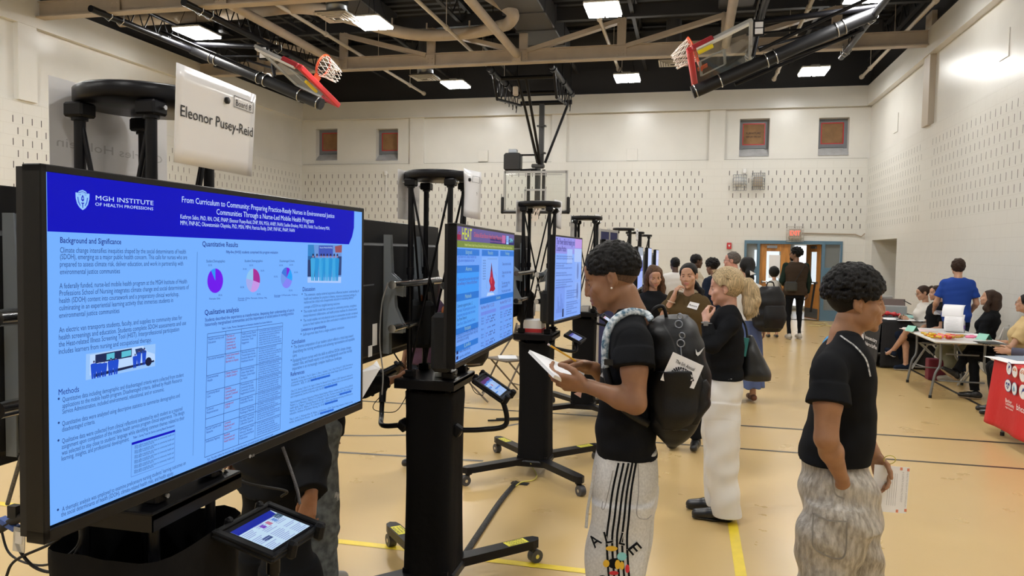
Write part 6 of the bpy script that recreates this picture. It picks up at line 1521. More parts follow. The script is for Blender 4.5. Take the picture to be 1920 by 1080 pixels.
    if shoes:
        for j, L in enumerate(legs):
            if shoes.get('skip') == j: continue
            a = np.array(L[2], float); fd = np.array(L[3] if len(L) > 3 else (0, 1, -.0)); fd = fd/np.linalg.norm(fd); up = np.array((0, 0, 1.)); up = up-fd*(up@fd); up /= np.linalg.norm(up); so = a-up*.045
            g = Sdf(s_(a)-.26, s_(a)+.26, max(.004, min(res, .007))); g.loc(None, (0, 0, 0), sc_)
            g.chain([so-fd*.045+up*.01, so+fd*.06+up*.008, so+fd*.16-up*.002], [.040, .040, .034], .02)
            if shoes.get('high', 1): g.caps(a-fd*.01-up*.01, so-fd*.02, .042, .042, .02)
            c0 = s_(so-up*.035*1); g.cut(so-up*.028, -up)
            o = sdf_obj('shoe', [g], shoes['mat'], r)
            if shoes.get('sole'):
                g = Sdf(s_(a)-.27, s_(a)+.27, max(.004, min(res, .007))); g.loc(None, (0, 0, 0), sc_)
                g.chain([so-fd*.045, so+fd*.06, so+fd*.165], [.044, .044, .038], .02); g.cut(so-up*.022, up); g.cut(so-up*.045, -up); sdf_obj('sole', [g], shoes['sole'], o)
    if hair: make_hair(r, hair, HR, hs, sc_, min(res, .006))
    return r, HR, hs, sc_

def make_hair(r, hair, HR, hs, sc_, res):
    kd = hair['kind']; rnd = random.Random(hair.get('seed', 3)); h = hair.get('res', res)
    g = Sdf(hs-np.array((.18, .26, .42 if kd in ('long', 'pony', 'lowpony') else .18))*sc_, hs+np.array((.18, .24, .19))*sc_, h); g.loc(HR, hs, sc_)
    th = hair.get('th', .008); vol = hair.get('vol', 0)
    if kd == 'curly':
        g.ell((0, -.014, .036), (.0785, .0985, .0885), 0); g.ell((0, -.016, .036+vol*.9), (.073+vol*.45, .092+vol*.45, .080+vol*.4), .02); th = 0
    else: g.ell((0, -.014-vol*.1, .036+vol*.35), (.076+th+vol*.7, .096+th+vol*.6, .086+th+vol), 0)
    if kd == 'afro': g.ell((0, -.02, .05), (.076+th+vol, .096+th+vol, .088+th+vol), .02)
    # cut away the face, the ears and the nape
    hl = hair.get('line', (.070, .072)); sb = hair.get('side', (.018, -.02))
    v = np.array((0, hl[0]-sb[0], hl[1]-sb[1])); n = np.array((0, v[2], -v[1]))
    g.cut((0, hl[0], hl[1]), n)
    if kd not in ('long',):
        g.cut((0, -.02, hair.get('nape', -.062)), (0, hair.get('tilt', .55), -1))
        for sd in (-1, 1): g.ell((sd*.082, .004, -.006), (.02, .024, .034), .004, 's')
    if kd in ('curly', 'afro'):
        N = hair.get('n', 420); rad = hair.get('curl', .0105)
        for i in range(N):
            z = rnd.uniform(-.35, 1); a = rnd.uniform(0, 2*PI); q = math.sqrt(1-z*z); p = np.array((q*math.cos(a)*(.074+th+vol*.6), q*math.sin(a)*(.094+th+vol*.55)-.014, z*(.084+th+vol*.55)+.036+vol*.55))
            if (p-np.array((0, hl[0], hl[1]))) @ n > .001 or (p[2]-hair.get('nape', -.062))*-1+(p[1]+.02)*hair.get('tilt', .55) > .004: continue
            if abs(p[0]) > .06 and abs(p[1]) < .03 and p[2] < .025: continue
            rr_ = rad*rnd.uniform(.7, 1.25); o = p/np.linalg.norm(p)*rr_*rnd.uniform(-.3, .5)
            g.ell(p+o, rr_, .003)
    elif kd in ('short',): g.fold(.006*sc_, 110, 110, 80, 1, .7)
    if kd == 'long':
        L = hair.get('len', .22)
        g.stack_off = 0
        for sd in (-1, 1):
            g.chain([(sd*.070, -.01, .05), (sd*.086, -.012, -.05), (sd*.095, .01, -.14), (sd*.088, .045 if hair.get('front', 1) else -.03, -.06-L*.8), (sd*.080, .05 if hair.get('front', 1) else -.04, -.06-L)], [.022, .028, .032, .026, .010], .03)
        g.chain([(0, -.085, .03), (0, -.095, -.08), (0, -.09, -.06-L*.8)], [.06, .06, .05], .04)
        for sd in (-1, 1): g.chain([(sd*.04, -.08, -.02), (sd*.05, -.09, -.06-L)], [.05, .03], .03)
        g.ell((0, .075, -.035), (.068, .07, .105), .01, 's')
        g.fold(.006*sc_, 80, 60, 12, 4, .8)
    if kd in ('pony', 'lowpony'):
        base = np.array(hair.get('base', (0, -.115, .03))); 
        P = hair.get('tail') or [base, base+np.array((0, -.05, .0)), base+np.array((0, -.085, -.07)), base+np.array((0, -.08, -.17)), base+np.array((0, -.06, -.24))]
        g.chain(P, hair.get('tr', [.022, .036, .046, .042, .012]), .015); g.fold(.005*sc_, 70, 60, 14, 4, .8)
    if kd == 'bob':
        g.ell((0, -.03, -.0), (.105, .115, .125), .02); g.ell((0, .1, -.06), (.075, .09, .12), .01, 's'); g.cut((0, 0, -.11), (0, 0, -1)); g.fold(.004*sc_, 70, 60, 14, 4, .8)
    o = sdf_obj('hair', [g], hair['mat'], r)
    if hair.get('tie'):
        HM = Matrix([list(HR[i])+[hs[i]] for i in range(3)]+[[0, 0, 0, 1]]) @ Matrix.Scale(sc_, 4)
        mb = MB(); mb.M = HM; b_ = Vector(hair.get('base', (0, -.115, .03))); torus(mb, b_+Vector((0, -.012, 0)), (0, -1, .1), .024, .007, 16, 8); mb.build('hair_tie', hair['tie'], r)
    return o

# ------------------------------------------------------------------ the people
from mathutils.bvhtree import BVHTree
HAIR_B = hair_mat('black', (.006, .005, .0045), .5); HAIR_BR = hair_mat('dark_brown', (.035, .018, .011)); HAIR_BL = hair_mat('blonde', (.56, .42, .24), .45, .9, (70, 70, 5), .45)
HAIR_GR = hair_mat('grey', (.10, .085, .075)); HAIR_LT = hair_mat('light_brown', (.12, .06, .03), .4, .9, (70, 70, 5), .6)
def cloth(key, c, rough=.9, **k): return mat('cloth_'+key, c, rough, bump=.12, bscale=500, spec=.15, **k)
C_BLK = cloth('black', (.0065, .007, .0085)); C_WHT = cloth('white', (.72, .70, .66)); C_NAVY = cloth('navy', (.012, .018, .035)); C_TAN = cloth('tan', (.52, .46, .36))
C_BROWN = cloth('olive_brown', (.085, .055, .022)); C_HEATHER = cloth('heather_grey', (.58, .57, .55), noise=.10, nscale=120); C_DENIM = cloth('grey_denim', (.12, .13, .13), noise=.35, nscale=30)
C_SKIRT = cloth('denim_skirt', (.10, .14, .30)); C_BLUE = cloth('royal_blue', (.02, .06, .30)); C_BEIGE = cloth('beige_tee', (.60, .44, .22)); C_KHAKI = cloth('khaki', (.16, .16, .11))
C_VEST = cloth('brown_vest', (.045, .03, .02)); C_GRN = cloth('dark_green', (.012, .024, .018)); C_CREAM = cloth('cream', (.66, .63, .57)); C_VEL = mat('cloth_silver_velour', (.50, .46, .40), .42, noise=.4, nscale=26, col2=(.27, .24, .20), bump=.9, bscale=28, stretch=(2.2, 2.2, .9))
C_SNEAK = mat('sneaker_canvas', (.42, .39, .34), .6); C_SOLE = mat('shoe_sole', (.6, .58, .54), .6); C_LEATH = mat('black_leather', (.012, .012, .012), .3)
class Fr:
    """body frame of a person standing at x, y: photograph pixels at a given depth -> body coordinates"""
    def __init__(s, x, y, rz, H): s.M = (Matrix.Translation((x, y, 0)) @ Matrix.Rotation(rz, 4, 'Z')).inverted(); s.k = H/1.75
    def at(s, px, py, Y): return np.array(s.M @ on_y(px, py, Y))/s.k
    def w(s, p): return s.M.inverted() @ Vector(p)*1.0
    def rings(s, rows, Y, sgn):
        out = []
        for py, a, b, rx in rows:
            p, q = s.at(a, py, Y), s.at(b, py, Y); out.append(((p[2]+q[2])/2, (p[0]+q[0])/2*0, (p[1]+q[1])/2, rx, abs(p[1]-q[1])/2))
        return out
def bvh_of(objs):
    V, F, o = [], [], 0
    bpy.context.view_layer.update()
    for ob in objs:
        M = ob.matrix_world; V += [M @ v.co for v in ob.data.vertices]; F += [tuple(i+o for i in p.vertices) for p in ob.data.polygons]; o = len(V)
    return BVHTree.FromPolygons(V, F)
def hit(bvh, px, py, off=.0015):
    d = ray(px, py).normalized(); p, n, i, t = bvh.ray_cast(Vector((0, 0, EYE)), d)
    if p is None: return None
    if n.dot(d) > 0: n = -n
    return p+n*off
def decal_lines(name, obs, lines, wd, m, parent, off=.002):
    """ribbons sewn onto a surface, paths given where the photograph shows them"""
    bv = bvh_of(obs); mb = MB()
    for ln in lines:
        pts_ = catmull([Vector((a, b, 0)) for a, b in ln], 10); L = []
        for p in pts_:
            h_ = hit(bv, p.x, p.y, off)
            if h_ is not None: L.append(h_)
        for a, b in zip(L, L[1:]):
            if (a-b).length > .12: continue
            d = (b-a).normalized(); v = (a-Vector((0, 0, EYE))).normalized(); n = d.cross(v).normalized()*wd/2; mb.quad(a-n, b-n, b+n, a+n)
    o = mb.build(name, m); o.parent = parent; o.matrix_parent_inverse = parent.matrix_world.inverted(); return o
def decal_poly(mb, bv, pts_, m=0, off=.002):
    P = [hit(bv, a, b, off) for a, b in pts_]
    if any(p is None for p in P): return
    c = sum(P, Vector())/len(P); hc = hit(bv, sum(a for a, b in pts_)/len(pts_), sum(b for a, b in pts_)/len(pts_), off); c = hc or c
    for i in range(len(P)): mb.add([P[i], P[(i+1) % len(P)], c], [(0, 1, 2)], False, m)
def decal_text(mb, bv, txt, a, b, h, m=0, off=.0025, bold=.03):
    V, F, wd = text_mesh(txt, bold); a, b = Vector(a), Vector(b); d = (b-a)/wd; u = Vector((d.y, -d.x)).normalized(); P = []
    for v in V:
        q = a+d*v[0]+u*v[1]*h/.72; P.append(hit(bv, q.x, q.y, off))
    if any(p is None for p in P): return
    mb.add(P, F, False, m)
def kids(r, nm): return [o for o in COL.objects if o.parent == r and o.name.split('.')[0] == nm]
def stick(mb, name, mats, parent):
    bpy.context.view_layer.update(); o = mb.build(name, mats); o.parent = parent; o.matrix_parent_inverse = parent.matrix_world.inverted(); return o

# --- person with the backpack, reading ---
Y1 = 2.85; X1 = on_y(1172, 860, Y1).x; f = Fr(X1, Y1, R(90), 1.78)
sh = f.rings([(850, 1119, 1233, .158), (815, 1119, 1231, .155), (780, 1121, 1228, .152), (723, 1126, 1226, .158), (670, 1130, 1224, .170), (628, 1138, 1218, .178), (606, 1148, 1212, .165), (592, 1156, 1204, .115), (584, 1162, 1200, .075)], Y1, 1)
tors = [(a[0], 0, a[2], a[3]-.02, a[4]-.02) for a in sh]; tors[-1] = (tors[-1][0], 0, tors[-1][2], .058, .05)
elL, wrL = f.at(1191, 756, Y1-.24), f.at(1102, 724, Y1-.20); elR, wrR = f.at(1164, 738, Y1+.22), f.at(1112, 690, Y1+.10)
hcc = f.at(1149, 522, Y1)
m1 = figure('person in a black t-shirt and striped grey sweatpants reading papers, black backpack on', X1, Y1, R(90), H=1.78, res=.004, skin='person', skinc=(.275, .135, .070), lipc=(.27, .10, .075), head=(0, .33, 0), hc_=hcc, lipf=1.15, jaw=.95,
    torso=tors, armr=.98, earring=True,
    larm=[elL, wrL, dict(d=(.05, 1, .10), n=(.75, -.05, .55), curl=(.35, .75, .5), thumb=((.75, .5, .3), (.95, .15, .35), (1, -.1, .25))), f.at(1187, 634, Y1-.19)],
    rarm=[elR, wrR, dict(d=(-.25, 1, .06), n=(-.7, 0, -.5), curl=((.45, .9, .6), (.5, 1.0, .6), (.6, 1.1, .6), (.7, 1.2, .6)), thumb=((.8, .5, .5), (.9, .1, .45), (1, -.1, .3))), f.at(1172, 636, Y1+.19)],
    top=dict(mat=C_BLK, sleeve='short', rings=sh, slen=.46, loose=.020, fold=.006, neck=.060, hem=.5, res=.005),
    bottom=dict(kind='pants', mat=C_HEATHER, waist=sh[0][0]-.0, fold=.009, fz=9, k=.02, res=.006, rings=[
        [(f.at(1170, 838, Y1)[2], 0, sh[0][2], .140, .105), (f.at(1170, 900, Y1)[2], 0, f.at(1171, 900, Y1)[1], .168, .120), (f.at(1170, 955, Y1)[2], 0, f.at(1168, 940, Y1)[1], .175, .118)],
        [(f.at(1170, 925, Y1)[2], -.088, f.at(1169, 925, Y1)[1], .092, .112), (f.at(1170, 1000, Y1)[2], -.100, f.at(1163, 1000, Y1)[1], .100, .112), (f.at(1170, 1080, Y1)[2], -.108, f.at(1156, 1080, Y1)[1], .100, .100), (.32, -.115, .05, .100, .105), (.05, -.12, .03, .105, .125)],
        [(f.at(1170, 925, Y1)[2], .088, f.at(1170, 925, Y1)[1], .092, .112), (f.at(1170, 1000, Y1)[2], .100, f.at(1168, 1000, Y1)[1], .100, .110), (f.at(1170, 1080, Y1)[2], .108, f.at(1160, 1080, Y1)[1], .100, .100), (.32, .115, .02, .100, .105), (.05, .12, .0, .105, .125)]]),
    legs=[[(-.10, 0, .9), (-.10, .02, .5), (-.12, .02, .09)], [(.10, 0, .9), (.10, 0, .5), (.12, -.02, .09)]],
    shoes=dict(mat=C_SNEAK, sole=C_SOLE), hair=dict(kind='curly', mat=HAIR_B, vol=.010, n=1500, curl=.0068, line=(.086, .062), side=(.000, .022), nape=-.030, tilt=.10, res=.0028))
r, HR, hs, sc_ = m1
g = Sdf(hs-.13, hs+.14, .003); g.loc(HR, hs, sc_); g.ell((0, -.014, .036), (.0768, .0970, .0872), 0); g.cut((0, .086, .055), (0, .10, -.12)); g.cut((0, .012, 0), (0, 1, 0)) if 0 else None
g.cut((0, -.02, -.052), (0, .35, -1)); 
for sd in (-1, 1): g.ell((sd*.082, .002, -.006), (.02, .026, .034), .003, 's')
g.cut((0, .052, 0), (0, 1, .25)); sdf_obj('faded_sides', [g], mat('hair_fade', (.105, .055, .032), .6, noise=.35, nscale=160), r)
pants1 = kids(r, 'trousers')[0]
xs0, xs1 = (1160, 1169.5, 1178.5, 1185.5, 1192), (1139, 1149, 1158, 1167.5, 1176.5)
decal_lines('side_stripes', [pants1], [[(a, 868), (a*.55+b*.45-1.5, 920), (a*.2+b*.8-.5, 970), (b-1, 1010), (b+1, 1060), (b+3, 1083)] for a, b in zip(xs0, xs1)], .0075, C_BLK, r)
decal_lines('pocket_seam', [pants1], [[(1150, 882), (1143, 915), (1134, 952), (1129, 953), (1131, 940)], [(1196, 870), (1197, 920), (1194, 965), (1210, 973), (1222, 965)]], .0028, cloth('seam_grey', (.30, .29, .28)), r)
bv = bvh_of([pants1]); mb = MB()
for ch, x_, y_, dx_, dy_ in (('V', 1108, 1040, 8, -20), ('A', 1116, 1028, 14, -11), ('L', 1137, 1019, 12, -3), ('L', 1160, 1019, 11, 3), ('E', 1176, 1029, 10, 12)):
    for m_, bd, off in ((1, .085, .0025), (0, .03, .0038)): decal_text(mb, bv, ch, (x_, y_), (x_+dx_, y_+dy_), 23, m_, off, bd)
def disc(cx_, cy_, rx, ry, n=14): return [(cx_+rx*math.cos(a), cy_+ry*math.sin(a)) for a in np.linspace(0, 2*PI, n+1)[:-1]]
for cx_, cy_, rx, ry, m_ in ((1147, 1028, 11, 5, 2), (1153, 1056, 14, 10, 0), (1158, 1058, 5, 9, 2), (1166, 1060, 4, 8, 2), (1166, 1043, 9, 8, 3), (1137, 1056, 6, 7, 2), (1176, 1066, 4, 8, 4), (1151, 1074, 9, 4, 4)): decal_poly(mb, bv, disc(cx_, cy_, rx, ry), m_, .003 if m_ != 2 else .0036)
decal_text(mb, bv, 'B', (1128, 1098), (1140, 1096), 20, 0, .0035, .04)
stick(mb, 'embroidered_patch', [C_BLK, C_WHT, mat('patch_yellow', (.75, .45, .03), .7), mat('patch_blue', (.25, .6, .62), .7), mat('patch_red', (.55, .02, .03), .7)], r)
mb = MB(); d0 = [on_y(a, b, Y1-.10) for a, b in ((1117, 872), (1110, 910), (1102, 955), (1099, 990))]; mb.tube(catmull(d0, 6), .0055, 8, flat=.6); stick(mb, 'drawstring', C_HEATHER, r)
shirt1 = kids(r, 'shirt')[0]
# papers and pencil
def W(px, py, Y): return on_y(px, py, Y)
A_, B_, C_, D_ = W(993, 656, Y1-.10), W(1096, 700, Y1+.03), W(1090, 747, Y1-.14), W(1040, 703, Y1-.25)
rp = empty('paper_stack', (A_+C_)/2, 'thick stack of printed sheets held by the person with the backpack', 'papers'); o = Vector(rp.location)
mb = MB(); nn = (B_-A_).cross(D_-A_).normalized(); nn = nn if nn.z > 0 else -nn
E_ = W(1090, 728, Y1-.12)
mb.prism([A_-o, B_-o, E_-o, D_-o], -nn*.012); mb.build('sheets', M_PAPER, rp)
mb = MB()
for k in range(7):
    p, q = A_.lerp(D_, .12+.11*k).lerp(B_.lerp(E_, .12+.11*k), .25), A_.lerp(D_, .12+.11*k).lerp(B_.lerp(E_, .12+.11*k), .8); mb.bar(p-o+nn*.001, q-o+nn*.001, .0015, .0004, up=nn)
mb.build('printed_lines', mat('print_grey', (.45, .45, .47), .6), rp)
mb = MB(); mb.prism([W(1076, 738, Y1-.1)-o, W(1091, 732, Y1-.1)-o, W(1089, 746, Y1-.1)-o], (0, .003, 0)); mb.build('hanging_corner', mat('paper_pinkish', (.75, .5, .47), .6), rp)
a, b = W(1027, 645, Y1+.0), W(1080, 677, Y1+.03); rp = empty('pencil', a, 'yellow pencil with an eraser in the far hand of the person with the backpack', 'pencil'); d = b-a
mb = MB(); mb.cyl(d*.10, d, .0042, n=6, smooth=False); mb.build('shaft', mat('pencil_yellow', (.75, .38, .03), .4), rp)
mb = MB(); mb.cyl(d*.0, d*.05, .0042, n=10); mb.build('eraser', mat('eraser_pink', (.7, .5, .5), .7), rp); mb = MB(); mb.cyl(d*.05, d*.1, .0044, n=10); mb.build('ferrule', M_CHROME, rp)
# backpack
C_NYL = mat('nylon_black', (.006, .006, .007), .5, spec=.3, bump=.08, bscale=120)
rb = empty('backpack', (X1+.3, Y1, 1.0), 'large black backpack worn by the person reading papers, a white card in its pocket', 'backpack'); bpy.context.view_layer.update()
rows = [(592, 1232, 1290), (604, 1217, 1308), (630, 1213, 1318), (662, 1210, 1325), (700, 1209, 1330), (745, 1211, 1329), (780, 1217, 1318), (806, 1230, 1298), (822, 1243, 1280), (831, 1252, 1268)]
rg = []
for i, (py, a, b) in enumerate(rows):
    p, q = on_y(a, py, Y1), on_y(b, py, Y1); k_ = min(1, .45+.25*i, .35+.22*(len(rows)-1-i)); rg.append((p.z, (p.x+q.x)/2, Y1+.01, (q.x-p.x)/2, .155*k_))
g = Sdf((min(a[1]-a[3] for a in rg)-.03, Y1-.22, rg[-1][0]-.03), (max(a[1]+a[3] for a in rg)+.03, Y1+.24, rg[0][0]+.03), .0045); g.stack(rg, .01, p=2.8); g.fold(.010, 16, 16, 20, 3, .6)
def stuck_sdf(name, gs, m, parent):
    o = sdf_obj(name, gs, m, None); o.parent = parent; o.matrix_parent_inverse = parent.matrix_world.inverted(); return o
bb = stuck_sdf('bag_body', [g], C_NYL, rb)
prow = [(692, 1222, 1312), (730, 1218, 1322), (775, 1224, 1312), (800, 1236, 1292)]; rg2 = []
for py, a, b in prow: p, q = on_y(a, py, Y1-.12), on_y(b, py, Y1-.12); rg2.append((p.z, (p.x+q.x)/2, Y1-.085, (q.x-p.x)/2, .105))
rg2[-1] = rg2[-1][:4]+(.07,)
g = Sdf((rg2[0][1]-.2, Y1-.24, rg2[-1][0]-.03), (rg2[0][1]+.2, Y1+.05, rg2[0][0]+.03), .0045); g.stack(rg2, .01, p=2.4); g.fold(.010, 20, 20, 16, 7, .8); stuck_sdf('pocket', [g], C_NYL, rb)
bv = bvh_of([bb]); mb = MB(); tk = [hit(bv, a-5, b, .004) for a, b in ((1308, 655), (1308.5, 664), (1312, 667.5), (1316, 664), (1324, 651), (1314, 660.5), (1311, 661))]; tk = [p for p in tk if p is not None]; mb.prism(tk, (0, -.002, 0)); stick(mb, 'curved_tick_mark', mat('tick_silver', (.55, .55, .56), .3), rb)
mb = MB(); a, b, c, d = [on_y(x_, y_, Y1-.185) for x_, y_ in ((1262, 660), (1319.5, 686), (1308, 713), (1247, 693))]; d2 = d+(d-a)*.6; c2 = c+(c-b)*.6; mb.prism([a, b, c2, d2], (0, .002, 0)); cq = plane_q(on_y(1267, 683, Y1-.187), (b-a), (a-d)); card = stick(mb, 'white_card', M_PAPER, rb)
mb = MB(); pa, pb_ = on_y(1266, 679.5, Y1-.1875), on_y(1301, 696, Y1-.1875); mb.text('The 5th Annual', plane_q(pa, pb_-pa, (0, 0, 1)), .017, (pb_-pa).length, bold=.02)
pa, pb_ = on_y(1264, 693, Y1-.1875), on_y(1298, 707, Y1-.1875); cc_ = on_y(1279, 712, Y1-.1875)
ar_ = [cc_+((pb_-pa).normalized()*math.cos(t)+Vector((0, 0, 1))*math.sin(t))*.031 for t in np.linspace(R(170), R(10), 14)]
for p_, q_ in zip(ar_, ar_[1:]): mb.bar(p_, q_, .024, .0005, up=(0, 1, 0))
for i, ch in enumerate('CHELSEA'):
    an = R(160-i*23); u_ = (pb_-pa).normalized(); v_ = Vector((0, 0, 1)); v_ = (v_-u_*v_.dot(u_)).normalized(); p = cc_+(u_*math.cos(an)+v_*math.sin(an))*.030; p = p-(u_*math.cos(an)+v_*math.sin(an))*.006+Vector((0, -.001, 0)); mb.text(ch, plane_q(p, u_*math.sin(an)-v_*math.cos(an), u_*math.cos(an)+v_*math.sin(an)), .017, .010, 1, bold=.05, align='c')
stick(mb, 'card_lettering', [M_INK, M_PAPER], rb)
rows_ = [(712, 1304, 1324, .05), (735, 1298, 1331, .07), (765, 1294, 1329, .07), (790, 1290, 1312, .045)]; rg3 = []
for py, a, b, ry in rows_: p, q = on_y(a, py, Y1-.10), on_y(b, py, Y1-.10); rg3.append((p.z, (p.x+q.x)/2, Y1-.08, (q.x-p.x)/2, ry))
g = Sdf((rg3[0][1]-.12, Y1-.2, rg3[-1][0]-.03), (rg3[0][1]+.12, Y1+.05, rg3[0][0]+.03), .0045); g.stack(rg3, .01, p=2.4); g.fold(.008, 30, 30, 30, 9, .8); stuck_sdf('side_pocket', [g], C_NYL, rb)
def strap(pts_, wd, m, name):
    mb = MB(); c_ = catmull(pts_, 8); n = len(c_)-1
    def fn(u, v):
        i = min(int(u*n), n); p = c_[i]; t = (c_[min(i+1, n)]-c_[max(i-1, 0)]).normalized(); s_ = t.cross(Vector((0, -1, 0.2))).normalized(); s_ = Vector((0, -1, .15)) if 0 else s_; return p+s_*(v-.5)*wd+Vector((0, -.008, 0))*(1-(2*v-1)**2)
    mb.sheet(fn, n, 4, .006); return stick(mb, name, m, rb)
M_STRAP = mat('strap_pattern', (.70, .74, .76), .5, noise=.6, nscale=70, col2=(.03, .10, .16))
bs = bvh_of([shirt1]); q = lambda px, py, o=.012: (hit(bs, px, py, o) or on_y(px, py, Y1-.2))
strap([on_y(1222, 600, Y1-.10), q(1205, 592), q(1180, 590), q(1158, 603), q(1146, 622), q(1141, 650), q(1140, 690)], .020, M_STRAP, 'patterned_strap')
strap([q(1140, 688), q(1146, 715), q(1156, 742), q(1172, 765), q(1190, 782, .01), on_y(1216, 795, Y1-.12)], .020, C_NYL, 'lower_strap')
mb = MB(); mb.box(q(1150, 680, .018), (.03, .012, .02)); mb.box(q(1160, 745, .018), (.03, .012, .02)); stick(mb, 'buckle', M_BLKPL, rb)
mb = MB(); mb.box(q(1137, 700, .012), (.012, .006, .028), (0, .5, 0)); mb.box(q(1139, 692, .012), (.02, .006, .008), (0, .5, 0)); stick(mb, 'white_clip', M_WHITE, rb)
mb = MB(); mb.tube(catmull([on_y(1218, 603, Y1-.02), on_y(1226, 580, Y1-.03), on_y(1243, 575, Y1-.02), on_y(1250, 598, Y1)], 6), .007, 8); stick(mb, 'top_handle', C_NYL, rb)
for k, (px, py) in enumerate(((1272, 612), (1276, 645))):
    mb = MB(); c = hit(bv, px, py, .01); torus(mb, c, (0.2, 1, 0), .013, .0022); torus(mb, c+Vector((.004, 0, .028)), (0.4, 1, .2), .010, .002); mb.tube([c+Vector((0, 0, -.012)), c+Vector((.004, -.004, -.05))], .0025, 6); stick(mb, 'zipper_ring', M_GREYST, rb)
decal_lines('zipper_seam', [bb], [[(1240, 603), (1262, 640), (1275, 690), (1287, 740), (1290, 790)], [(1225, 640), (1228, 690), (1226, 740)], [(1316, 700), (1310, 740), (1298, 780)], [(1222, 775), (1250, 800), (1290, 806)]], .006, mat('seam_black', (.004, .004, .004), .5), rb)

# --- person walking right ---
Y2 = 3.2; X2 = on_y(1570, 860, Y2).x; f = Fr(X2, Y2, R(-90), 1.69)
sh = f.rings([(860, 1497, 1632, .165), (835, 1502, 1636, .165), (801, 1513, 1639, .165), (740, 1519, 1641, .175), (695, 1524, 1638, .188), (665, 1534, 1632, .190), (645, 1549, 1622, .165), (633, 1562, 1612, .105), (626, 1568, 1606, .075)], Y2, 1)
tors = [(a[0], 0, a[2], a[3]-.02, a[4]-.02) for a in sh]; tors[-1] = (tors[-1][0], 0, tors[-1][2], .06, .055)
m2 = figure('person in a black t-shirt and silver-grey cargo pants walking right, hand in pocket', X2, Y2, R(-90), H=1.69, res=.004, skin='boy2', skinc=(.33, .165, .085), lipc=(.33, .13, .09), head=(.0, .02, 0), hc_=f.at(1604, 569, Y2), torso=tors, armr=1.12, jaw=1.08, lipf=1.15, nose=.97,
    rarm=[f.at(1549, 822, Y2-.27), f.at(1580, 902, Y2-.165), dict(d=(-.55, .1, -1), n=(-1, 0, 0), curl=(.1, .1, .1)), f.at(1556, 692, Y2-.22)],
    larm=[f.at(1606, 790, Y2+.27), f.at(1640, 850, Y2+.20), dict(d=(.1, .35, -1), n=(.6, -.5, 0), curl=(.5, .6, .4)), f.at(1575, 690, Y2+.2)],
    top=dict(mat=C_BLK, sleeve='short', rings=sh, slen=.50, loose=.018, fold=.006, neck=.066, hem=.5, res=.005, seed=4),
    bottom=dict(kind='pants', mat=C_VEL, waist=.9, fold=.016, fz=17, k=.02, res=.006, seed=5, rings=[
        [(f.at(1570, 846, Y2)[2], 0, sh[0][2], .150, .120), (f.at(1570, 905, Y2)[2], 0, f.at(1574, 905, Y2)[1], .18, .148), (f.at(1570, 965, Y2)[2], 0, f.at(1578, 960, Y2)[1], .19, .150)],
        [(f.at(1570, 930, Y2)[2], .095, f.at(1565, 930, Y2)[1], .10, .125), (f.at(1570, 1000, Y2)[2], .110, f.at(1548, 1000, Y2)[1], .112, .130), (f.at(1570, 1080, Y2)[2], .115, f.at(1538, 1080, Y2)[1], .110, .118), (.25, .12, f.at(1536, 1080, Y2)[1]-.02, .10, .11), (.06, .12, f.at(1530, 1080, Y2)[1]-.04, .095, .11)],
        [(f.at(1570, 930, Y2)[2], -.095, f.at(1592, 930, Y2)[1], .10, .125), (f.at(1570, 1000, Y2)[2], -.110, f.at(1606, 1000, Y2)[1], .112, .122), (f.at(1570, 1080, Y2)[2], -.115, f.at(1620, 1080, Y2)[1], .105, .11), (.25, -.12, f.at(1640, 1080, Y2)[1]+.02, .09, .10), (.06, -.12, f.at(1650, 1080, Y2)[1]+.04, .09, .10)]]),
    legs=[[(-.1, .1, .9), (-.1, .14, .5), (-.12, .20, .09)], [(.1, 0, .9), (.1, -.08, .5), (.12, -.14, .09)]],
    shoes=dict(mat=C_SNEAK, sole=C_SOLE), hair=dict(kind='curly', mat=HAIR_B, vol=.036, n=1500, curl=.0088, line=(.080, .058), side=(.004, -.012), nape=-.045, tilt=.25, res=.003, seed=8))
r = m2[0]; sh2 = kids(r, 'shirt')[0]
pk = kids(r, 'trousers')[0]; decal_lines('pocket_flap', [pk], [[(1526, 962), (1552, 975), (1590, 978)], [(1526, 962), (1524, 1000), (1530, 1030), (1580, 1045), (1588, 980)], [(1583, 935), (1566, 925), (1560, 890)]], .006, cloth('seam_silver', (.25, .23, .20)), r)
bs2 = bvh_of([sh2]); q = lambda px, py, o=.010: (hit(bs2, px, py, o) or on_y(px, py, Y2-.05))
mb = MB(); mb.tube(catmull([q(1566, 622), q(1580, 636), q(1598, 650), q(1613, 664), q(1622, 680), q(1628, 705)], 6), .0045, 6, flat=.5); stick(mb, 'lanyard', mat('lanyard_white', (.42, .42, .42), .5, noise=.6, nscale=120), r)
rp = empty('printed_sheet', on_y(1675, 915, Y2+.12), 'white printed program sheet in the hand of the person walking right', 'papers'); bpy.context.view_layer.update(); mb = MB()
a, b, c = [on_y(x_, y_, Y2+.14+k_) for x_, y_, k_ in ((1640, 871, 0), (1706, 877, .06), (1699, 963, .06))]; d = a+(c-b); mb.prism([a, b, c, d], (0, .002, 0)); stick(mb, 'sheet', M_PAPER, rp)
mb = MB(); Fp = lambda u, v: a.lerp(b, u).lerp(d.lerp(c, u), v)+Vector((0, -.001, 0)); dn = (d-a).normalized()
for k, (u, t_, h_, L) in enumerate(((.93, 'HEALTH EQUITY SYMPOSIUM', .009, .8), (.80, 'A CLIMATE FOR HEALTH EVENT', .012, .7), (.30, 'Name', .018, .2))): mb.text(t_, plane_q(Fp(u, .1+.25*(k == 2)), d-a, b-a), h_, (d-a).length*L*.95)
for k in range(5): p_, q_ = Fp(.42+.06*k, .15), Fp(.42+.06*k, .85); mb.bar(p_, q_, .001, .0004, up=(0, -1, 0))
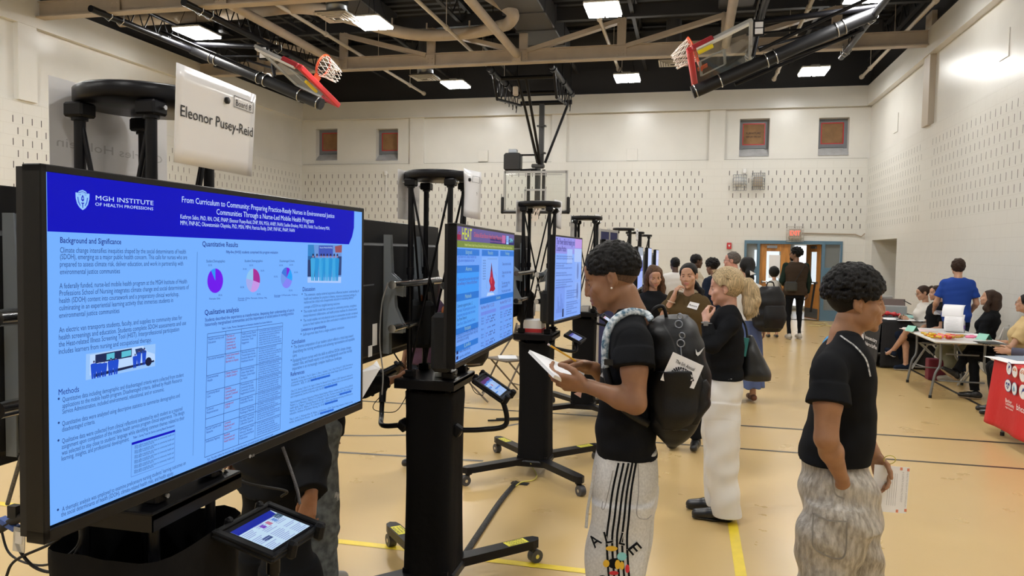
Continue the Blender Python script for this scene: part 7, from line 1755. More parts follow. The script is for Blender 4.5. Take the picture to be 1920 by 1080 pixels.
for u, v in ((.95, .05), (.75, .04), (.96, .93), (.72, .96)): p_ = Fp(u, v); mb.box(p_, (.012, .0005, .012), m=1)
stick(mb, 'print', [mat('print_grey', (.45, .45, .47), .6), mat('print_orange', (.75, .25, .15), .6)], rp)
mb = MB(); torus(mb, on_y(1668, 862, Y2+.15), (0, 1, .5), .022, .0018); tag(mb.build('wrist_cord', mat('cord_yellow', (.62, .55, .12), .5)), 'thin yellow cord loop at the fingers of the person walking right', 'cord')

# --- blonde person ---
Y3 = 5.08; X3 = on_y(1355, 800, Y3).x; f = Fr(X3, Y3, R(90), 1.66)
sh = f.rings([(708, 1323, 1394, .155), (685, 1322, 1394, .150), (655, 1321, 1395, .150), (625, 1322, 1395, .160), (603, 1328, 1392, .165), (586, 1340, 1388, .140), (576, 1348, 1382, .085), (570, 1354, 1378, .06)], Y3, 1)
m3 = figure('person in a black sweater and white trousers with a tote bag, seen side-on', X3, Y3, R(90), H=1.66, fem=True, res=.005, skin='fair', skinc=(.56, .31, .22), lipc=(.50, .20, .16), head=(-.12, .10, 0), hc_=f.at(1361, 541, Y3),
    torso=[(a[0], 0, a[2], a[3]-.018, a[4]-.015) for a in sh], armr=1.1,
    larm=[f.at(1335, 648, Y3-.22), f.at(1324, 603, Y3-.16), dict(d=(.55, .1, .9), n=(.6, -.7, 0), curl=(.6, .9, .5)), f.at(1372, 606, Y3-.17)],
    rarm=[f.at(1335, 650, Y3+.2), f.at(1335, 610, Y3+.10), dict(d=(-.5, .0, .8), n=(-.6, -.7, 0), curl=(.5, .7, .5)), f.at(1366, 604, Y3+.16)],
    top=dict(mat=C_BLK, sleeve='long', rings=sh, fold=.006, neck=.052, hem=.5, slen=.93, name='sweater'),
    bottom=dict(kind='pants', mat=C_WHT, waist=.9, fold=.010, k=.02, seed=6, rings=[
        [(f.at(1355, 704, Y3)[2], 0, sh[0][2], .150, .118), (f.at(1355, 740, Y3)[2], 0, f.at(1355, 740, Y3)[1], .170, .128), (f.at(1355, 775, Y3)[2], 0, f.at(1353, 775, Y3)[1], .170, .122)],
        [(f.at(1355, 750, Y3)[2], -.085, f.at(1354, 750, Y3)[1], .088, .122), (f.at(1355, 841, Y3)[2], -.090, f.at(1353, 841, Y3)[1], .095, .112), (f.at(1355, 905, Y3)[2], -.092, f.at(1355, 905, Y3)[1], .098, .105), (.045, -.095, f.at(1360, 960, Y3)[1], .10, .100)],
        [(f.at(1355, 750, Y3)[2], .085, f.at(1352, 750, Y3)[1], .088, .122), (f.at(1355, 841, Y3)[2], .090, f.at(1348, 841, Y3)[1], .095, .110), (f.at(1355, 905, Y3)[2], .092, f.at(1350, 905, Y3)[1], .098, .105), (.045, .095, f.at(1350, 945, Y3)[1], .10, .095)]]),
    legs=[[(-.09, 0, .9), (-.09, 0, .5), (-.095, -.0, .085)], [(.09, 0, .9), (.09, 0, .5), (.095, .04, .085)]],
    shoes=dict(mat=C_LEATH, sole=C_LEATH), hair=dict(kind='pony', mat=HAIR_BL, line=(.075, .070), side=(.020, -.005), nape=-.05, vol=.018, tie=M_INK, base=(0, -.118, .030), brow=HAIR_LT, res=.004,
        tail=[np.array(p) for p in ((0, -.105, .038), (0, -.140, .022), (.01, -.158, -.03), (.012, -.160, -.10), (.01, -.150, -.165), (.0, -.130, -.215))], tr=[.030, .042, .054, .060, .050, .014]))
r, HR, hs, sc_ = m3
mb = MB(); HM = Matrix([list(HR[i])+[hs[i]] for i in range(3)]+[[0, 0, 0, 1]]) @ Matrix.Scale(sc_, 4); mb.M = HM; rnd = random.Random(2)
for i in range(170):                              # loose strands along the head and the tail
    a = rnd.uniform(-1.25, 1.25); z0 = rnd.uniform(.02, .11); x0 = math.sin(a)*.098
    st = Vector((x0*.6, .088*math.cos(a)*rnd.uniform(.5, 1), z0+.022)); tt = Vector((rnd.uniform(-.05, .05), -.160+rnd.uniform(-.045, .03), rnd.uniform(-.21, -.10)))
    w_ = Vector((x0*1.02, -.03, .04+math.cos(a)*.085)); mb.tube(catmull([st, w_*1.04, Vector((x0*.22, -.118, .034)), Vector((tt.x*.7, -.165, -.0)), tt], 4), .0016, 4, False)
mb.build('loose_strands', HAIR_BL, r)
mb = MB(); mb.M = HM; mb.tube([(-.085, -.02, -.13)]+[(.10*math.cos(t)*-1, .02+.07*math.sin(t), -.15-.03*math.sin(t)) for t in np.linspace(0, PI, 8)], .002, 5); mb.build('necklace', mat('silver_chain', (.5, .5, .5), .3, .8), r)
w0 = on_y(1325, 606, Y3-.18); mb = MB(); torus(mb, w0, (.1, .1, 1), .030, .005); mb.box(w0+Vector((-.005, -.034, .0)), (.03, .012, .03), bev=.003); stick(mb, 'wrist_watch', M_GREYST, r)
# tote
rb = empty('tote_bag', on_y(1415, 680, Y3+.05), 'black leather tote bag hanging from the shoulder of the person in white trousers', 'bag'); bpy.context.view_layer.update()
rows = [(628, 1400, 1412, .03), (650, 1395, 1424, .06), (680, 1391, 1437, .085), (700, 1389, 1446, .09), (709, 1391, 1444, .08)]; rg = []
for py, a, b, ry in rows: p, q_ = on_y(a, py, Y3+.08), on_y(b, py, Y3+.08); rg.append((p.z, (p.x+q_.x)/2, Y3+.08, (q_.x-p.x)/2, ry))
g = Sdf((rg[0][1]-.2, Y3-.1, rg[-1][0]-.03), (rg[0][1]+.2, Y3+.25, rg[0][0]+.03), .006); g.stack(rg, .01, p=3); g.fold(.008, 20, 20, 12, 2); stuck_sdf('bag_body', [g], C_LEATH, rb)
for o_ in (.03, .12):
    mb = MB(); mb.tube(catmull([on_y(1402, 640, Y3+o_), on_y(1398, 612, Y3+o_), on_y(1386, 592, Y3+.10), on_y(1374, 592, Y3+.12)], 6), .007, 6, flat=.5); stick(mb, 'strap', C_LEATH, rb)
mb = MB(); mb.box(on_y(1394, 650, Y3-.01), (.05, .02, .12), (0, .15, 0)); stick(mb, 'teal_folder', mat('teal', (.02, .18, .18), .5), rb)

# --- person on the phone ---
Y4 = 6.8; X4 = on_y(1291, 560, Y4).x; f = Fr(X4, Y4, R(172), 1.64)
m4 = figure('person in an olive-brown blouse holding a phone to the ear, facing us', X4, Y4, R(172), H=1.64, fem=True, res=.005, skin='light', skinc=(.50, .28, .18), lipc=(.46, .18, .14), head=(-.10, .02, .06), armr=1.12,
    rarm=[f.at(1245, 592, Y4-.06), f.at(1263, 558, Y4-.12), dict(d=(-.30, .1, 1), n=(-.9, -.3, .2), curl=(.6, .9, .5)), f.at(1262, 553, Y4)],
    larm=[f.at(1330, 610, Y4-.02), f.at(1320, 655, Y4-.08)], top=dict(mat=C_BROWN, sleeve='short', slen=.85, loose=.026, th=.05, fold=.010, neck=.055, vneck=True, hem=.85, name='blouse'),
    bottom=dict(kind='pants', mat=C_BLK), shoes=dict(mat=C_LEATH), hair=dict(kind='lowpony', mat=HAIR_B, line=(.070, .078), side=(.018, -.01), nape=-.06, base=(.0, -.09, -.04), tail=[np.array(p) for p in ((0, -.08, -.03), (-.04, -.10, -.09), (-.10, -.06, -.15), (-.12, .0, -.22))], tr=[.03, .03, .026, .012]))
r = m4[0]; bv = bvh_of(kids(r, 'blouse')); mb = MB(); a_ = [(1294, 566), (1311, 570), (1306, 582), (1288, 577)]; hv = [hit(bv, a, b, .010) for a, b in a_]; cm = sum(hv, Vector())/4; mb.prism(hv, (0, -.002, 0)); decal_text(mb, bv, 'Aurora', (1292, 573.5), (1306, 577.5), 4, 1, .018); stick(mb, 'name_sticker', [M_PAPER, M_INK], r)
mb = MB(); pp = Vector(m4[2]) ; ph = on_y(1271, 545, Y4-.09); mb.box(ph, (.010, .03, .09), (0, .12, .0), bev=.004); tag(mb.build('phone', M_BLKPL), 'black phone held to the ear of the person in the olive-brown blouse', 'phone')
w0 = on_y(1259, 566, Y4-.11); mb = MB(); torus(mb, w0, (.3, 0, 1), .031, .004); stick(mb, 'bracelet', mat('bracelet_cream', (.6, .5, .4), .4), r)
# --- person in black with long hair ---
Y5 = 7.8; X5 = on_y(1224, 560, Y5).x; f = Fr(X5, Y5, R(200), 1.60)
m5 = figure('person in a plain black long-sleeved top looking down, left of the olive-brown blouse', X5, Y5, R(200), H=1.60, fem=True, res=.006, skin='light', skinc=(.50, .28, .18), lipc=(.45, .17, .14), head=(-.05, .32, .08),
    rarm=[(.24, .06, 1.12), (.06, .24, 1.10), dict(n=(0, -1, 0), curl=(.5, .6, .4))], larm=[(-.23, .06, 1.12), (-.04, .26, 1.12), dict(n=(0, -1, 0), curl=(.5, .6, .4))],
    top=dict(mat=C_BLK, sleeve='long', fold=.006, slen=.8), bottom=dict(kind='pants', mat=C_BLK), shoes=dict(mat=C_LEATH), hair=dict(kind='long', mat=HAIR_LT, len=.22, line=(.068, .075), side=(.01, -.02), brow=HAIR_BR))
# --- small group far behind ---
def simple(label, px, Y, Hh, facing, **k):
    X = on_y(px, 500, Y).x; return figure(label, X, Y, R(facing), H=Hh, res=k.pop('res', .009), **k)
DK = (.085, .04, .022)
simple('person in a white polo shirt seen from behind', 1266, 13.0, 1.66, 15, skin='deep', skinc=DK, top=dict(mat=C_WHT, sleeve='short'), bottom=dict(kind='pants', mat=C_NAVY), shoes=dict(mat=C_LEATH), hair=dict(kind='short', mat=HAIR_B), lipc=(.2, .08, .06))
simple('person in a tan jacket with clasped hands, facing right', 1303, 13.2, 1.72, -75, skin='deep', skinc=DK, head=(.15, .1, 0), lipc=(.2, .08, .06), larm=[(-.22, .06, 1.14), (-.02, .28, 1.14)], rarm=[(.22, .06, 1.14), (.03, .28, 1.12)], top=dict(mat=C_TAN, sleeve='long', fold=.01, loose=.02, name='jacket'), bottom=dict(kind='pants', mat=C_TAN), shoes=dict(mat=C_LEATH), hair=dict(kind='short', mat=HAIR_B))
simple('person in a navy jacket bending the head away, right of the tan jacket', 1338, 11.8, 1.64, 50, skin='mid', skinc=(.2, .1, .055), head=(0, .2, 0), top=dict(mat=C_NAVY, sleeve='long', name='jacket'), bottom=dict(kind='pants', mat=C_NAVY), shoes=dict(mat=C_LEATH), hair=dict(kind='curly', mat=HAIR_B, vol=.03, n=200, curl=.014), lipc=(.25, .1, .08))
simple('person with glasses and a checked shirt looking left near the fire alarm', 1376, 11.0, 1.76, 80, skin='ruddy', skinc=(.55, .27, .20), lipc=(.5, .2, .18), glasses=True, top=dict(mat=cloth('check_shirt', (.35, .28, .30)), sleeve='long'), bottom=dict(kind='pants', mat=C_NAVY), shoes=dict(mat=C_LEATH), hair=dict(kind='short', mat=HAIR_GR, line=(.06, .08)))
# --- person in a blue skirt with a backpack, back to us ---
Y6 = 9.25; m6 = simple('person in a white top and long denim-blue skirt seen from behind', 1402, Y6, 1.68, 12, fem=True, res=.008, skin='light', skinc=(.50, .28, .18), top=dict(mat=C_WHT, sleeve='short', hem=1.0), armr=1.1,
    bottom=dict(kind='skirt', mat=C_SKIRT, rings=[(.18, 0, 0, .235, .20), (.5, 0, 0, .215, .18), (.8, 0, 0, .19, .15), (.95, 0, 0, .165, .125), (1.05, 0, 0, .145, .11)]), shoes=dict(mat=mat('sandal_brown', (.14, .05, .025), .5), high=0), hair=dict(kind='lowpony', mat=HAIR_B, vol=.012, base=(0, -.1, -.02), tail=[np.array(p) for p in ((0, -.10, .02), (.0, -.12, -.05), (0.01, -.10, -.12), (0, -.09, -.18))], tr=[.04, .05, .045, .02]))
r = m6[0]; mb = MB(); p = on_y(1412, 513, Y6-.16); mb.prism([p+Vector(v) for v in ((-.035, 0, .035), (.03, 0, .0), (-.03, 0, -.02))], (0, -.015, 0)); tag(mb.build('hair_clip', M_WHITE), 'white triangular hair clip on the person in the denim-blue skirt', 'hair clip')
def backpack(c, s_, label, rz=0.0, m=None):
    rb = empty('backpack', c, label, 'backpack', None, rz); g = Sdf((-.22*s_, -.18*s_, -.3*s_), (.22*s_, .18*s_, .3*s_), .009); g.stack([(-.26*s_, 0, 0, .12*s_, .07*s_), (-.2*s_, 0, 0, .165*s_, .11*s_), (0, 0, 0, .17*s_, .12*s_), (.18*s_, 0, 0, .15*s_, .10*s_), (.25*s_, 0, 0, .10*s_, .06*s_)], .01, p=2.6); g.fold(.01, 14, 14, 18, 3)
    sdf_obj('bag_body', [g], m or C_NYL, rb); g = Sdf((-.18*s_, -.2*s_, -.26*s_), (.18*s_, .0, .1*s_), .009); g.stack([(-.22*s_, 0, -.09*s_, .11*s_, .05*s_), (-.1*s_, 0, -.10*s_, .13*s_, .065*s_), (.04*s_, 0, -.09*s_, .12*s_, .045*s_)], .01); sdf_obj('pocket', [g], m or C_NYL, rb)
    mb = MB(); mb.tube(catmull([(-.05, 0, .24*s_), (-.03, 0, .29*s_), (.03, 0, .29*s_), (.05, 0, .24*s_)], 5), .008, 6); mb.build('top_handle', m or C_NYL, rb); return rb
rb = backpack(on_y(1443, 578, Y6-.22), 1.02, 'bulky black backpack hanging from one shoulder of the person in the blue skirt', R(25))
mb = MB(); mb.tube(catmull([(-.12, .05, .20), (-.22, .18, .26), (-.30, .2, .12)], 6), .012, 6, flat=.4); mb.build('strap', C_NYL, rb)
# --- two people at the blue doors ---
simple('small person in a white tank top seen from behind at the blue doors', 1452, 16.6, 1.44, 8, fem=True, skin='light', skinc=(.50, .28, .18), head=(0, .15, 0), top=dict(mat=cloth('knit_white', (.6, .58, .52)), sleeve='none', hem=1.02), larm=[(-.22, .02, 1.10), (-.16, .2, 1.05)], rarm=[(.22, .02, 1.10), (.20, .16, 1.0)],
    bottom=dict(kind='pants', mat=C_BLK, hem=.42, w=1.25, hemr=.085, bare=True), shoes=dict(mat=C_LEATH, high=0), hair=dict(kind='afro', mat=HAIR_B, vol=.045, n=260, curl=.016, nape=-.11, tilt=.1))
Yv = 16.5; m7 = simple('person in a brown vest and black trousers with a crossbody bag, seen from behind', 1492, Yv, 1.87, 12, skin='mid', skinc=(.22, .115, .07), head=(1.0, -.12, 0), glasses=True, top=dict(mat=C_VEST, sleeve='none', th=.04, name='vest', hem=.86), larm=[(-.25, .0, 1.13), (-.15, .2, 1.05)], rarm=[(.25, -.02, 1.13), (.26, .04, .9)], bulk=1.12, lipc=(.2, .08, .06),
    bottom=dict(kind='pants', mat=C_BLK, w=.85, hemr=.04, hem=.04), shoes=dict(mat=C_SNEAK, sole=C_SOLE), legs=[[(-.09, 0, .9), (-.11, .02, .5), (-.10, -.05, .09)], [(.09, 0, .9), (.11, .03, .5), (.12, .02, .09)]], hair=dict(kind='curly', mat=HAIR_B, vol=.035, n=260, curl=.014, nape=-.09))
r, HR, hs, sc_ = m7
for sd, el, wr in ((-1, (-.25, .0, 1.13), (-.15, .2, 1.05)), (1, (.25, -.02, 1.13), (.26, .04, .9))):
    g = Sdf(np.minimum(el, wr)*sc_-np.array((.15, .15, .1)), np.array((sd*.19 if sd > 0 else -.1, .3, 1.6))*sc_+.1, .009); g.loc(None, (0, 0, 0), sc_); g.chain([(sd*.19, -.015, 1.42), el, np.array(el)*.1+np.array(wr)*.9], [.066, .055, .04], .02); sdf_obj('sleeve', [g], C_GRN, r)
g = Sdf(hs-.14, hs+.14, .008); g.loc(HR, hs, sc_); g.ell((0, .045, -.075), (.055, .055, .05), .01); g.ell((0, .05, .0), (.08, .08, .055), .005, 's'); sdf_obj('beard', [g], HAIR_B, r)
rb = empty('crossbody_bag', on_y(1483, 537, Yv-.28), 'small dark crossbody bag at the back of the person in the brown vest', 'bag'); mb = MB(); mb.box((0, 0, 0), (.24, .09, .2), bev=.03); mb.build('bag_body', mat('bag_dark_olive', (.03, .03, .025), .6), rb); mb = MB(); mb.tube(catmull([(.08, .02, .1), (.22, .06, .35), (.33, .12, .55)], 6), .014, 6, flat=.4); mb.build('strap', C_NYL, rb)
mb = MB(); a_, b_ = on_y(1528, 530, Yv), on_y(1520, 585, Yv); mb.tube([a_, b_], .02, 8, flat=.5); tag(mb.build('umbrella_folded', C_NYL), 'long thin black folded umbrella at the side of the person in the brown vest', 'umbrella')

# --- seated and standing people at the tables ---
def seated(label, x, y, rz, Hh, cross=None, lean=0, **k):
    s_ = Hh/1.75; dz = .50/s_-.90
    T = k.pop('torso', TORSO_F if k.get('fem') else TORSO_M); T = [(a[0], a[1], a[2]-lean*(a[0]-.9), a[3], a[4]) for a in T]
    L = [[(-.10, 0, .90+dz), (-.12, .44, .53/s_), (-.12, .40, .09)], [(.10, 0, .90+dz), (.12, .44, .53/s_), (.12, .40, .09)]]
    if cross == 'r': L[1] = [(.10, 0, .90+dz), (.02, .46, .62/s_), (-.22, .62, .34), (-.5, .6, .5)]
    if cross == 'l': L[0] = [(-.10, 0, .90+dz), (-.02, .46, .62/s_), (.24, .56, .30), (.6, .4, .3)]
    return figure(label, x, y, rz, H=Hh, dz=dz, torso=T, legs=k.pop('legs', L), **k)
def on(px, Y): return on_y(px, 600, Y).x
seated('seated person in a cream cardigan looking at a phone', on(1732, 12.9), 12.9, R(95), 1.62, fem=True, res=.008, skin='light', skinc=(.45, .25, .15), head=(0, .25, 0), glasses=True, larm=[(-.22, .05, .72), (-.10, .28, .82)], rarm=[(.22, .05, .72), (.04, .32, .84)],
    top=dict(mat=C_CREAM, sleeve='long', fold=.008, name='cardigan', hem=.88), bottom=dict(kind='pants', mat=C_NAVY), shoes=dict(mat=C_LEATH), hair=dict(kind='pony', mat=HAIR_BR, base=(0, -.1, .05)))
seated('seated person in a black t-shirt, half hidden behind the royal blue shirt', on(1757, 12.5), 12.5, R(100), 1.66, res=.009, skin='light', skinc=(.50, .28, .18), larm=[(-.24, .05, .72), (-.10, .26, .66)], rarm=[(.22, .05, .72), (.0, .28, .66)], cross='l',
    top=dict(mat=C_BLK, sleeve='short', slen=.7, hem=.88), bottom=dict(kind='shorts', mat=C_BLK), shoes=dict(mat=C_NAVY, sole=C_SOLE), hair=dict(kind='short', mat=HAIR_BR))
mb = MB(); mb.box(on_y(1760, 586, 12.2), (.13, .004, .065), (0, .05, 0)); p_ = on_y(1760, 586, 12.2); mb.bar(p_+Vector((-.03, -.004, .02)), p_+Vector((.02, -.004, -.02)), .008, .002, m=1); tag(mb.build('name_sticker', [M_PAPER, M_INK]), 'white name sticker on the black t-shirt of the half hidden seated person', 'sticker')
simple('person in a royal blue shirt standing back to us at the white table', 1797, 11.95, 1.70, -8, res=.008, skin='light', skinc=(.50, .28, .18), bulk=1.02, top=dict(mat=C_BLUE, sleeve='short', slen=.72, hem=.84, th=.03), bottom=dict(kind='pants', mat=C_NAVY), shoes=dict(mat=C_LEATH), hair=dict(kind='short', mat=HAIR_BR, vol=.015, nape=-.07), larm=[(-.26, .02, 1.12), (-.26, .22, 1.0)], rarm=[(.25, 0, 1.12), (.22, .2, .98)])
seated('seated person in a black jacket and khaki trousers looking up', on(1845, 11.3), 11.3, R(62), 1.66, fem=True, cross='l', res=.008, skin='light', skinc=(.52, .29, .20), lipc=(.45, .17, .14), head=(.05, -.2, 0), lean=.15, larm=[(-.22, .02, .72), (-.16, .24, .62)], rarm=[(.22, .02, .72), (.1, .26, .62)],
    top=dict(mat=C_BLK, sleeve='long', fold=.01, loose=.025, name='jacket', hem=.88), bottom=dict(kind='pants', mat=C_KHAKI, w=1.25, hemr=.08, fold=.012, hem=.22), shoes=dict(mat=C_SNEAK, sole=C_SOLE), hair=dict(kind='long', mat=HAIR_BR, len=.14, front=0))
seated('seated person in a beige t-shirt and glasses leaning back, legs crossed', on(1905, 10.2), 10.2, R(68), 1.66, fem=True, cross='r', res=.007, skin='light', skinc=(.42, .23, .14), lipc=(.4, .15, .12), head=(-.1, -.12, 0), lean=.22, glasses=True, earring=True, larm=[(-.24, .03, .72), (-.20, .26, .74)], rarm=[(.22, .03, .72), (.16, .28, .74)], armr=1.1,
    top=dict(mat=C_BEIGE, sleeve='short', slen=.72, fold=.01, hem=.86, loose=.02), bottom=dict(kind='pants', mat=C_BLK, fold=.01), shoes=dict(mat=C_LEATH, sole=mat('sole_tan', (.36, .27, .18), .7)), hair=dict(kind='lowpony', mat=HAIR_B, base=(0, -.1, -.02), line=(.068, .07)))
seated('seated person in a grey-blue top behind the red table at the right edge', on(1955, 9.2), 9.2, R(80), 1.68, res=.009, skin='light', skinc=(.42, .23, .14), larm=[(-.24, .1, .74), (-.2, .33, .76)], top=dict(mat=cloth('grey_blue', (.09, .09, .13)), sleeve='long', hem=.86, loose=.02), bottom=dict(kind='pants', mat=C_BLK), shoes=dict(mat=C_LEATH), hair=dict(kind='short', mat=HAIR_BR))

# --- people half hidden behind the screens ---
Yh = 2.9; X8 = on_y(520, 800, Yh).x; f = Fr(X8, Yh, R(150), 1.68)
m8 = figure('person in a black hoodie and black trousers behind the largest screen, one hand hanging down', X8, Yh, R(150), H=1.68, res=.006, skin='hand', skinc=(.30, .14, .075), lipc=(.3, .12, .1), larm=[f.at(583, 850, Yh-.10), f.at(584, 925, Yh-.22), dict(d=(0, .25, -1), n=(.5, -.8, 0), curl=(.6, .8, .5))], bulk=1.12,
    top=dict(mat=C_BLK, sleeve='long', fold=.016, loose=.035, th=.05, hem=.72, name='hoodie', slen=.97, seed=3), bottom=dict(kind='pants', mat=C_BLK, w=1.5, hemr=.11, fold=.012), shoes=dict(mat=C_LEATH), hair=dict(kind='short', mat=HAIR_B))
Yj = 3.35; X9 = on_y(640, 850, Yj).x
m9 = figure('person in washed grey ripped jeans half hidden behind the largest screen', X9-.12, Yj, R(-60), H=1.66, fem=True, res=.007, skin='hand', skinc=(.42, .23, .14), rarm=[(.2, .12, 1.1), (.12, .34, 1.14), dict(n=(0, -.3, 1), curl=(.6, .8, .5))], top=dict(mat=C_BLK, sleeve='long', hem=.86),
    bottom=dict(kind='pants', mat=C_DENIM, w=1.3, hemr=.09, fold=.014, seed=4), shoes=dict(mat=C_SNEAK), hair=dict(kind='long', mat=HAIR_BR))
bv = bvh_of(kids(m9[0], 'trousers')); mb = MB(); rnd = random.Random(3)
for i in range(26):
    px = 628+i*1.1; p_ = hit(bv, min(px, 652), 925+rnd.uniform(-3, 3), .003)
    if p_ is not None: mb.tube([p_, p_+Vector((rnd.uniform(-.004, .004), -.008, -rnd.uniform(.015, .04)))], .0012, 4)
if mb.v: stick(mb, 'frayed_threads', C_WHT, m9[0])
rp = empty('open_booklet', on_y(694, 712, 3.05), 'open printed booklet held at the right edge of the largest screen', 'papers'); bpy.context.view_layer.update(); mb = MB()
a, b, c, d = [on_y(x_, y_, 3.05+k_) for x_, y_, k_ in ((668, 700, 0), (700, 683, .05), (713, 690, .05), (676, 752, 0))]; mb.prism([a, b, c, d], (0, .003, 0)); b2 = on_y(706, 676, 3.12); mb.prism([b, b2, on_y(712, 694, 3.1), c], (0, .003, 0)); stick(mb, 'pages', M_PAPER, rp)
simple('person in dark clothes standing behind the television left of the fabric-wrapped stand', 800, 5.6, 1.62, 150, skin='mid', skinc=(.35, .17, .10), fem=True, larm=[(-.24, .1, 1.12), (-.1, .3, 1.15)], top=dict(mat=cloth('plum', (.06, .03, .05)), sleeve='short'), bottom=dict(kind='pants', mat=C_NAVY), shoes=dict(mat=C_LEATH), hair=dict(kind='long', mat=HAIR_BR))

# ------------------------------------------------------------------ tables along the right wall
M_TTOP = mat('table_plastic', (.66, .66, .64), .45, bump=.1, bscale=400); M_TLEG = mat('table_leg_grey', (.22, .23, .24), .4, .5); M_BCLOTH = mat('black_cloth', (.012, .012, .014), .8, bump=.3, bscale=25); M_RCLOTH = mat('red_cloth', (.62, .015, .02), .6, bump=.3, bscale=22)
TA = R(-2.5)
def folding_table(x, y, L, rz, label, legs=True):
    """x, y: corner nearest the camera on the aisle side; long side runs away from the camera"""
    r = empty('folding_table', (x, y, 0), label, 'table', 'folding tables along the right wall', rz)
    mb = MB(); mb.box((.38, L/2, .7225), (.76, L, .035), bev=.016); mb.build('tabletop', M_TTOP, r)
    for yy, d in ((.28, 1), (L-.28, -1)):
        for xx in (.09, .67):
            mb = MB(); s_ = -1 if xx < .3 else 1; c_ = catmull([(xx+s_*-.05, yy, .70), (xx-s_*.05, yy, .42), (xx-s_*.0, yy-.0, .30), (xx+s_*.04, yy, .06), (xx+s_*.045, yy, .03)], 6); mb.tube(c_, .0155, 10); lg = mb.build('leg', M_TLEG, r)
            mb = MB(); mb.cyl((xx+s_*.045, yy, 0), (xx+s_*.045, yy, .035), .019, n=12); mb.build('foot', M_RUBBER, lg)
        mb = MB(); mb.cyl((.13, yy, .22), (.63, yy, .22), .010, n=8); mb.cyl((.2, yy, .55), (.56, yy, .55), .010, n=8); mb.cyl((.38, yy, .55), (.38, yy+d*.4, .70), .009, n=8); mb.build('cross_brace', M_TLEG, r)
    return r
wt_ = folding_table(2.88, 9.88, 1.75, TA, 'white plastic folding table strewn with sweets, between the black and the red covered tables')
mb = MB(); mb.text('ZWS', plane_q((.50, -.0015, .714), (1, 0, 0), (0, 0, 1)), .02, .09, bold=.05); mb.build('marker_letters', M_INK, wt_)
bt = folding_table(2.97, 12.75, 1.83, 0, 'folding table hidden under the black cloth')
rt = folding_table(2.98, 6.65, 1.83, 0, 'white folding table under a red printed cloth at the right edge')
# black cloth
def drape(x0, x1, y0, y1, zt, zb, m, name, label, cat, amp=.02, sides='lnfr', flare=.05):
    mb = MB(); rnd = random.Random(len(label)); o = Vector(((x0+x1)/2, (y0+y1)/2, zt))
    mb.box((0, 0, .002), (x1-x0+.012, y1-y0+.012, .006))
    C4 = [(x0, y1), (x0, y0), (x1, y0), (x1, y1)]; loop = C4+[C4[0]]
    S_ = {'l': (0, 1), 'n': (1, 2), 'r': (2, 3), 'f': (3, 4)}
    for k in sides:
        i, j = S_[k]; a, b = Vector((*loop[i], 0)), Vector((*loop[j], 0)); d = (b-a); n = Vector((d.y, -d.x, 0)).normalized(); n = n if n.dot((a+b)/2-Vector((o.x, o.y, 0))) > 0 else -n; L = d.length
        def fn(u, v):
            w_ = math.sin(u*L*9+2*math.sin(u*L*3+i))*amp*v+(math.sin(u*L*21+i))*amp*.4*v*v; p = a+d*u+n*(.006+flare*v*(.6+.4*abs(2*u-1)**3)+max(w_, -.003)); p += d.normalized()*(2*u-1)*flare*.6*v; return Vector((p.x, p.y, zt-(zt-zb)*v))-o
        mb.sheet(fn, 90, 16, .002)
    ob = mb.build(name, m); ob.location = o; return tag(ob, label, cat)
bc = drape(2.96, 3.74, 12.74, 14.59, .745, .012, M_BCLOTH, 'tablecloth', 'floor-length black tablecloth with white lettering on its aisle side', 'tablecloth')
mb = MB(); q = lambda px, py: on_x(px, py, 2.905)
for t_, a, b, h_ in (('Innocencizry', (1622, 634), (1644, 643), .085), ('Sailor to EarPlus', (1622, 646), (1644, 655.5), .085)):
    pa, pb_ = q(*a), q(*b); mb.text(t_, plane_q(pa, pb_-pa, (0, 0, 1)), h_, (pb_-pa).length, bold=.03)
p0 = q(1616, 628); mb.prism([q(1615, 625), q(1618, 626), q(1618.5, 638), q(1620, 622), q(1620.6, 622), q(1619, 644), q(1617.5, 642)], (-.002, 0, 0)); o_ = mb.build('white_lettering', M_PAPER); o_.parent = bc; bpy.context.view_layer.update(); o_.matrix_parent_inverse = bc.matrix_world.inverted()
rc_ = drape(2.965, 3.745, 6.64, 8.28, .745, .11, M_RCLOTH, 'tablecloth', 'red tablecloth with white round icons and lettering at the right edge', 'tablecloth', .012, 'ln', .06)
mb = MB(); X_ = 2.925
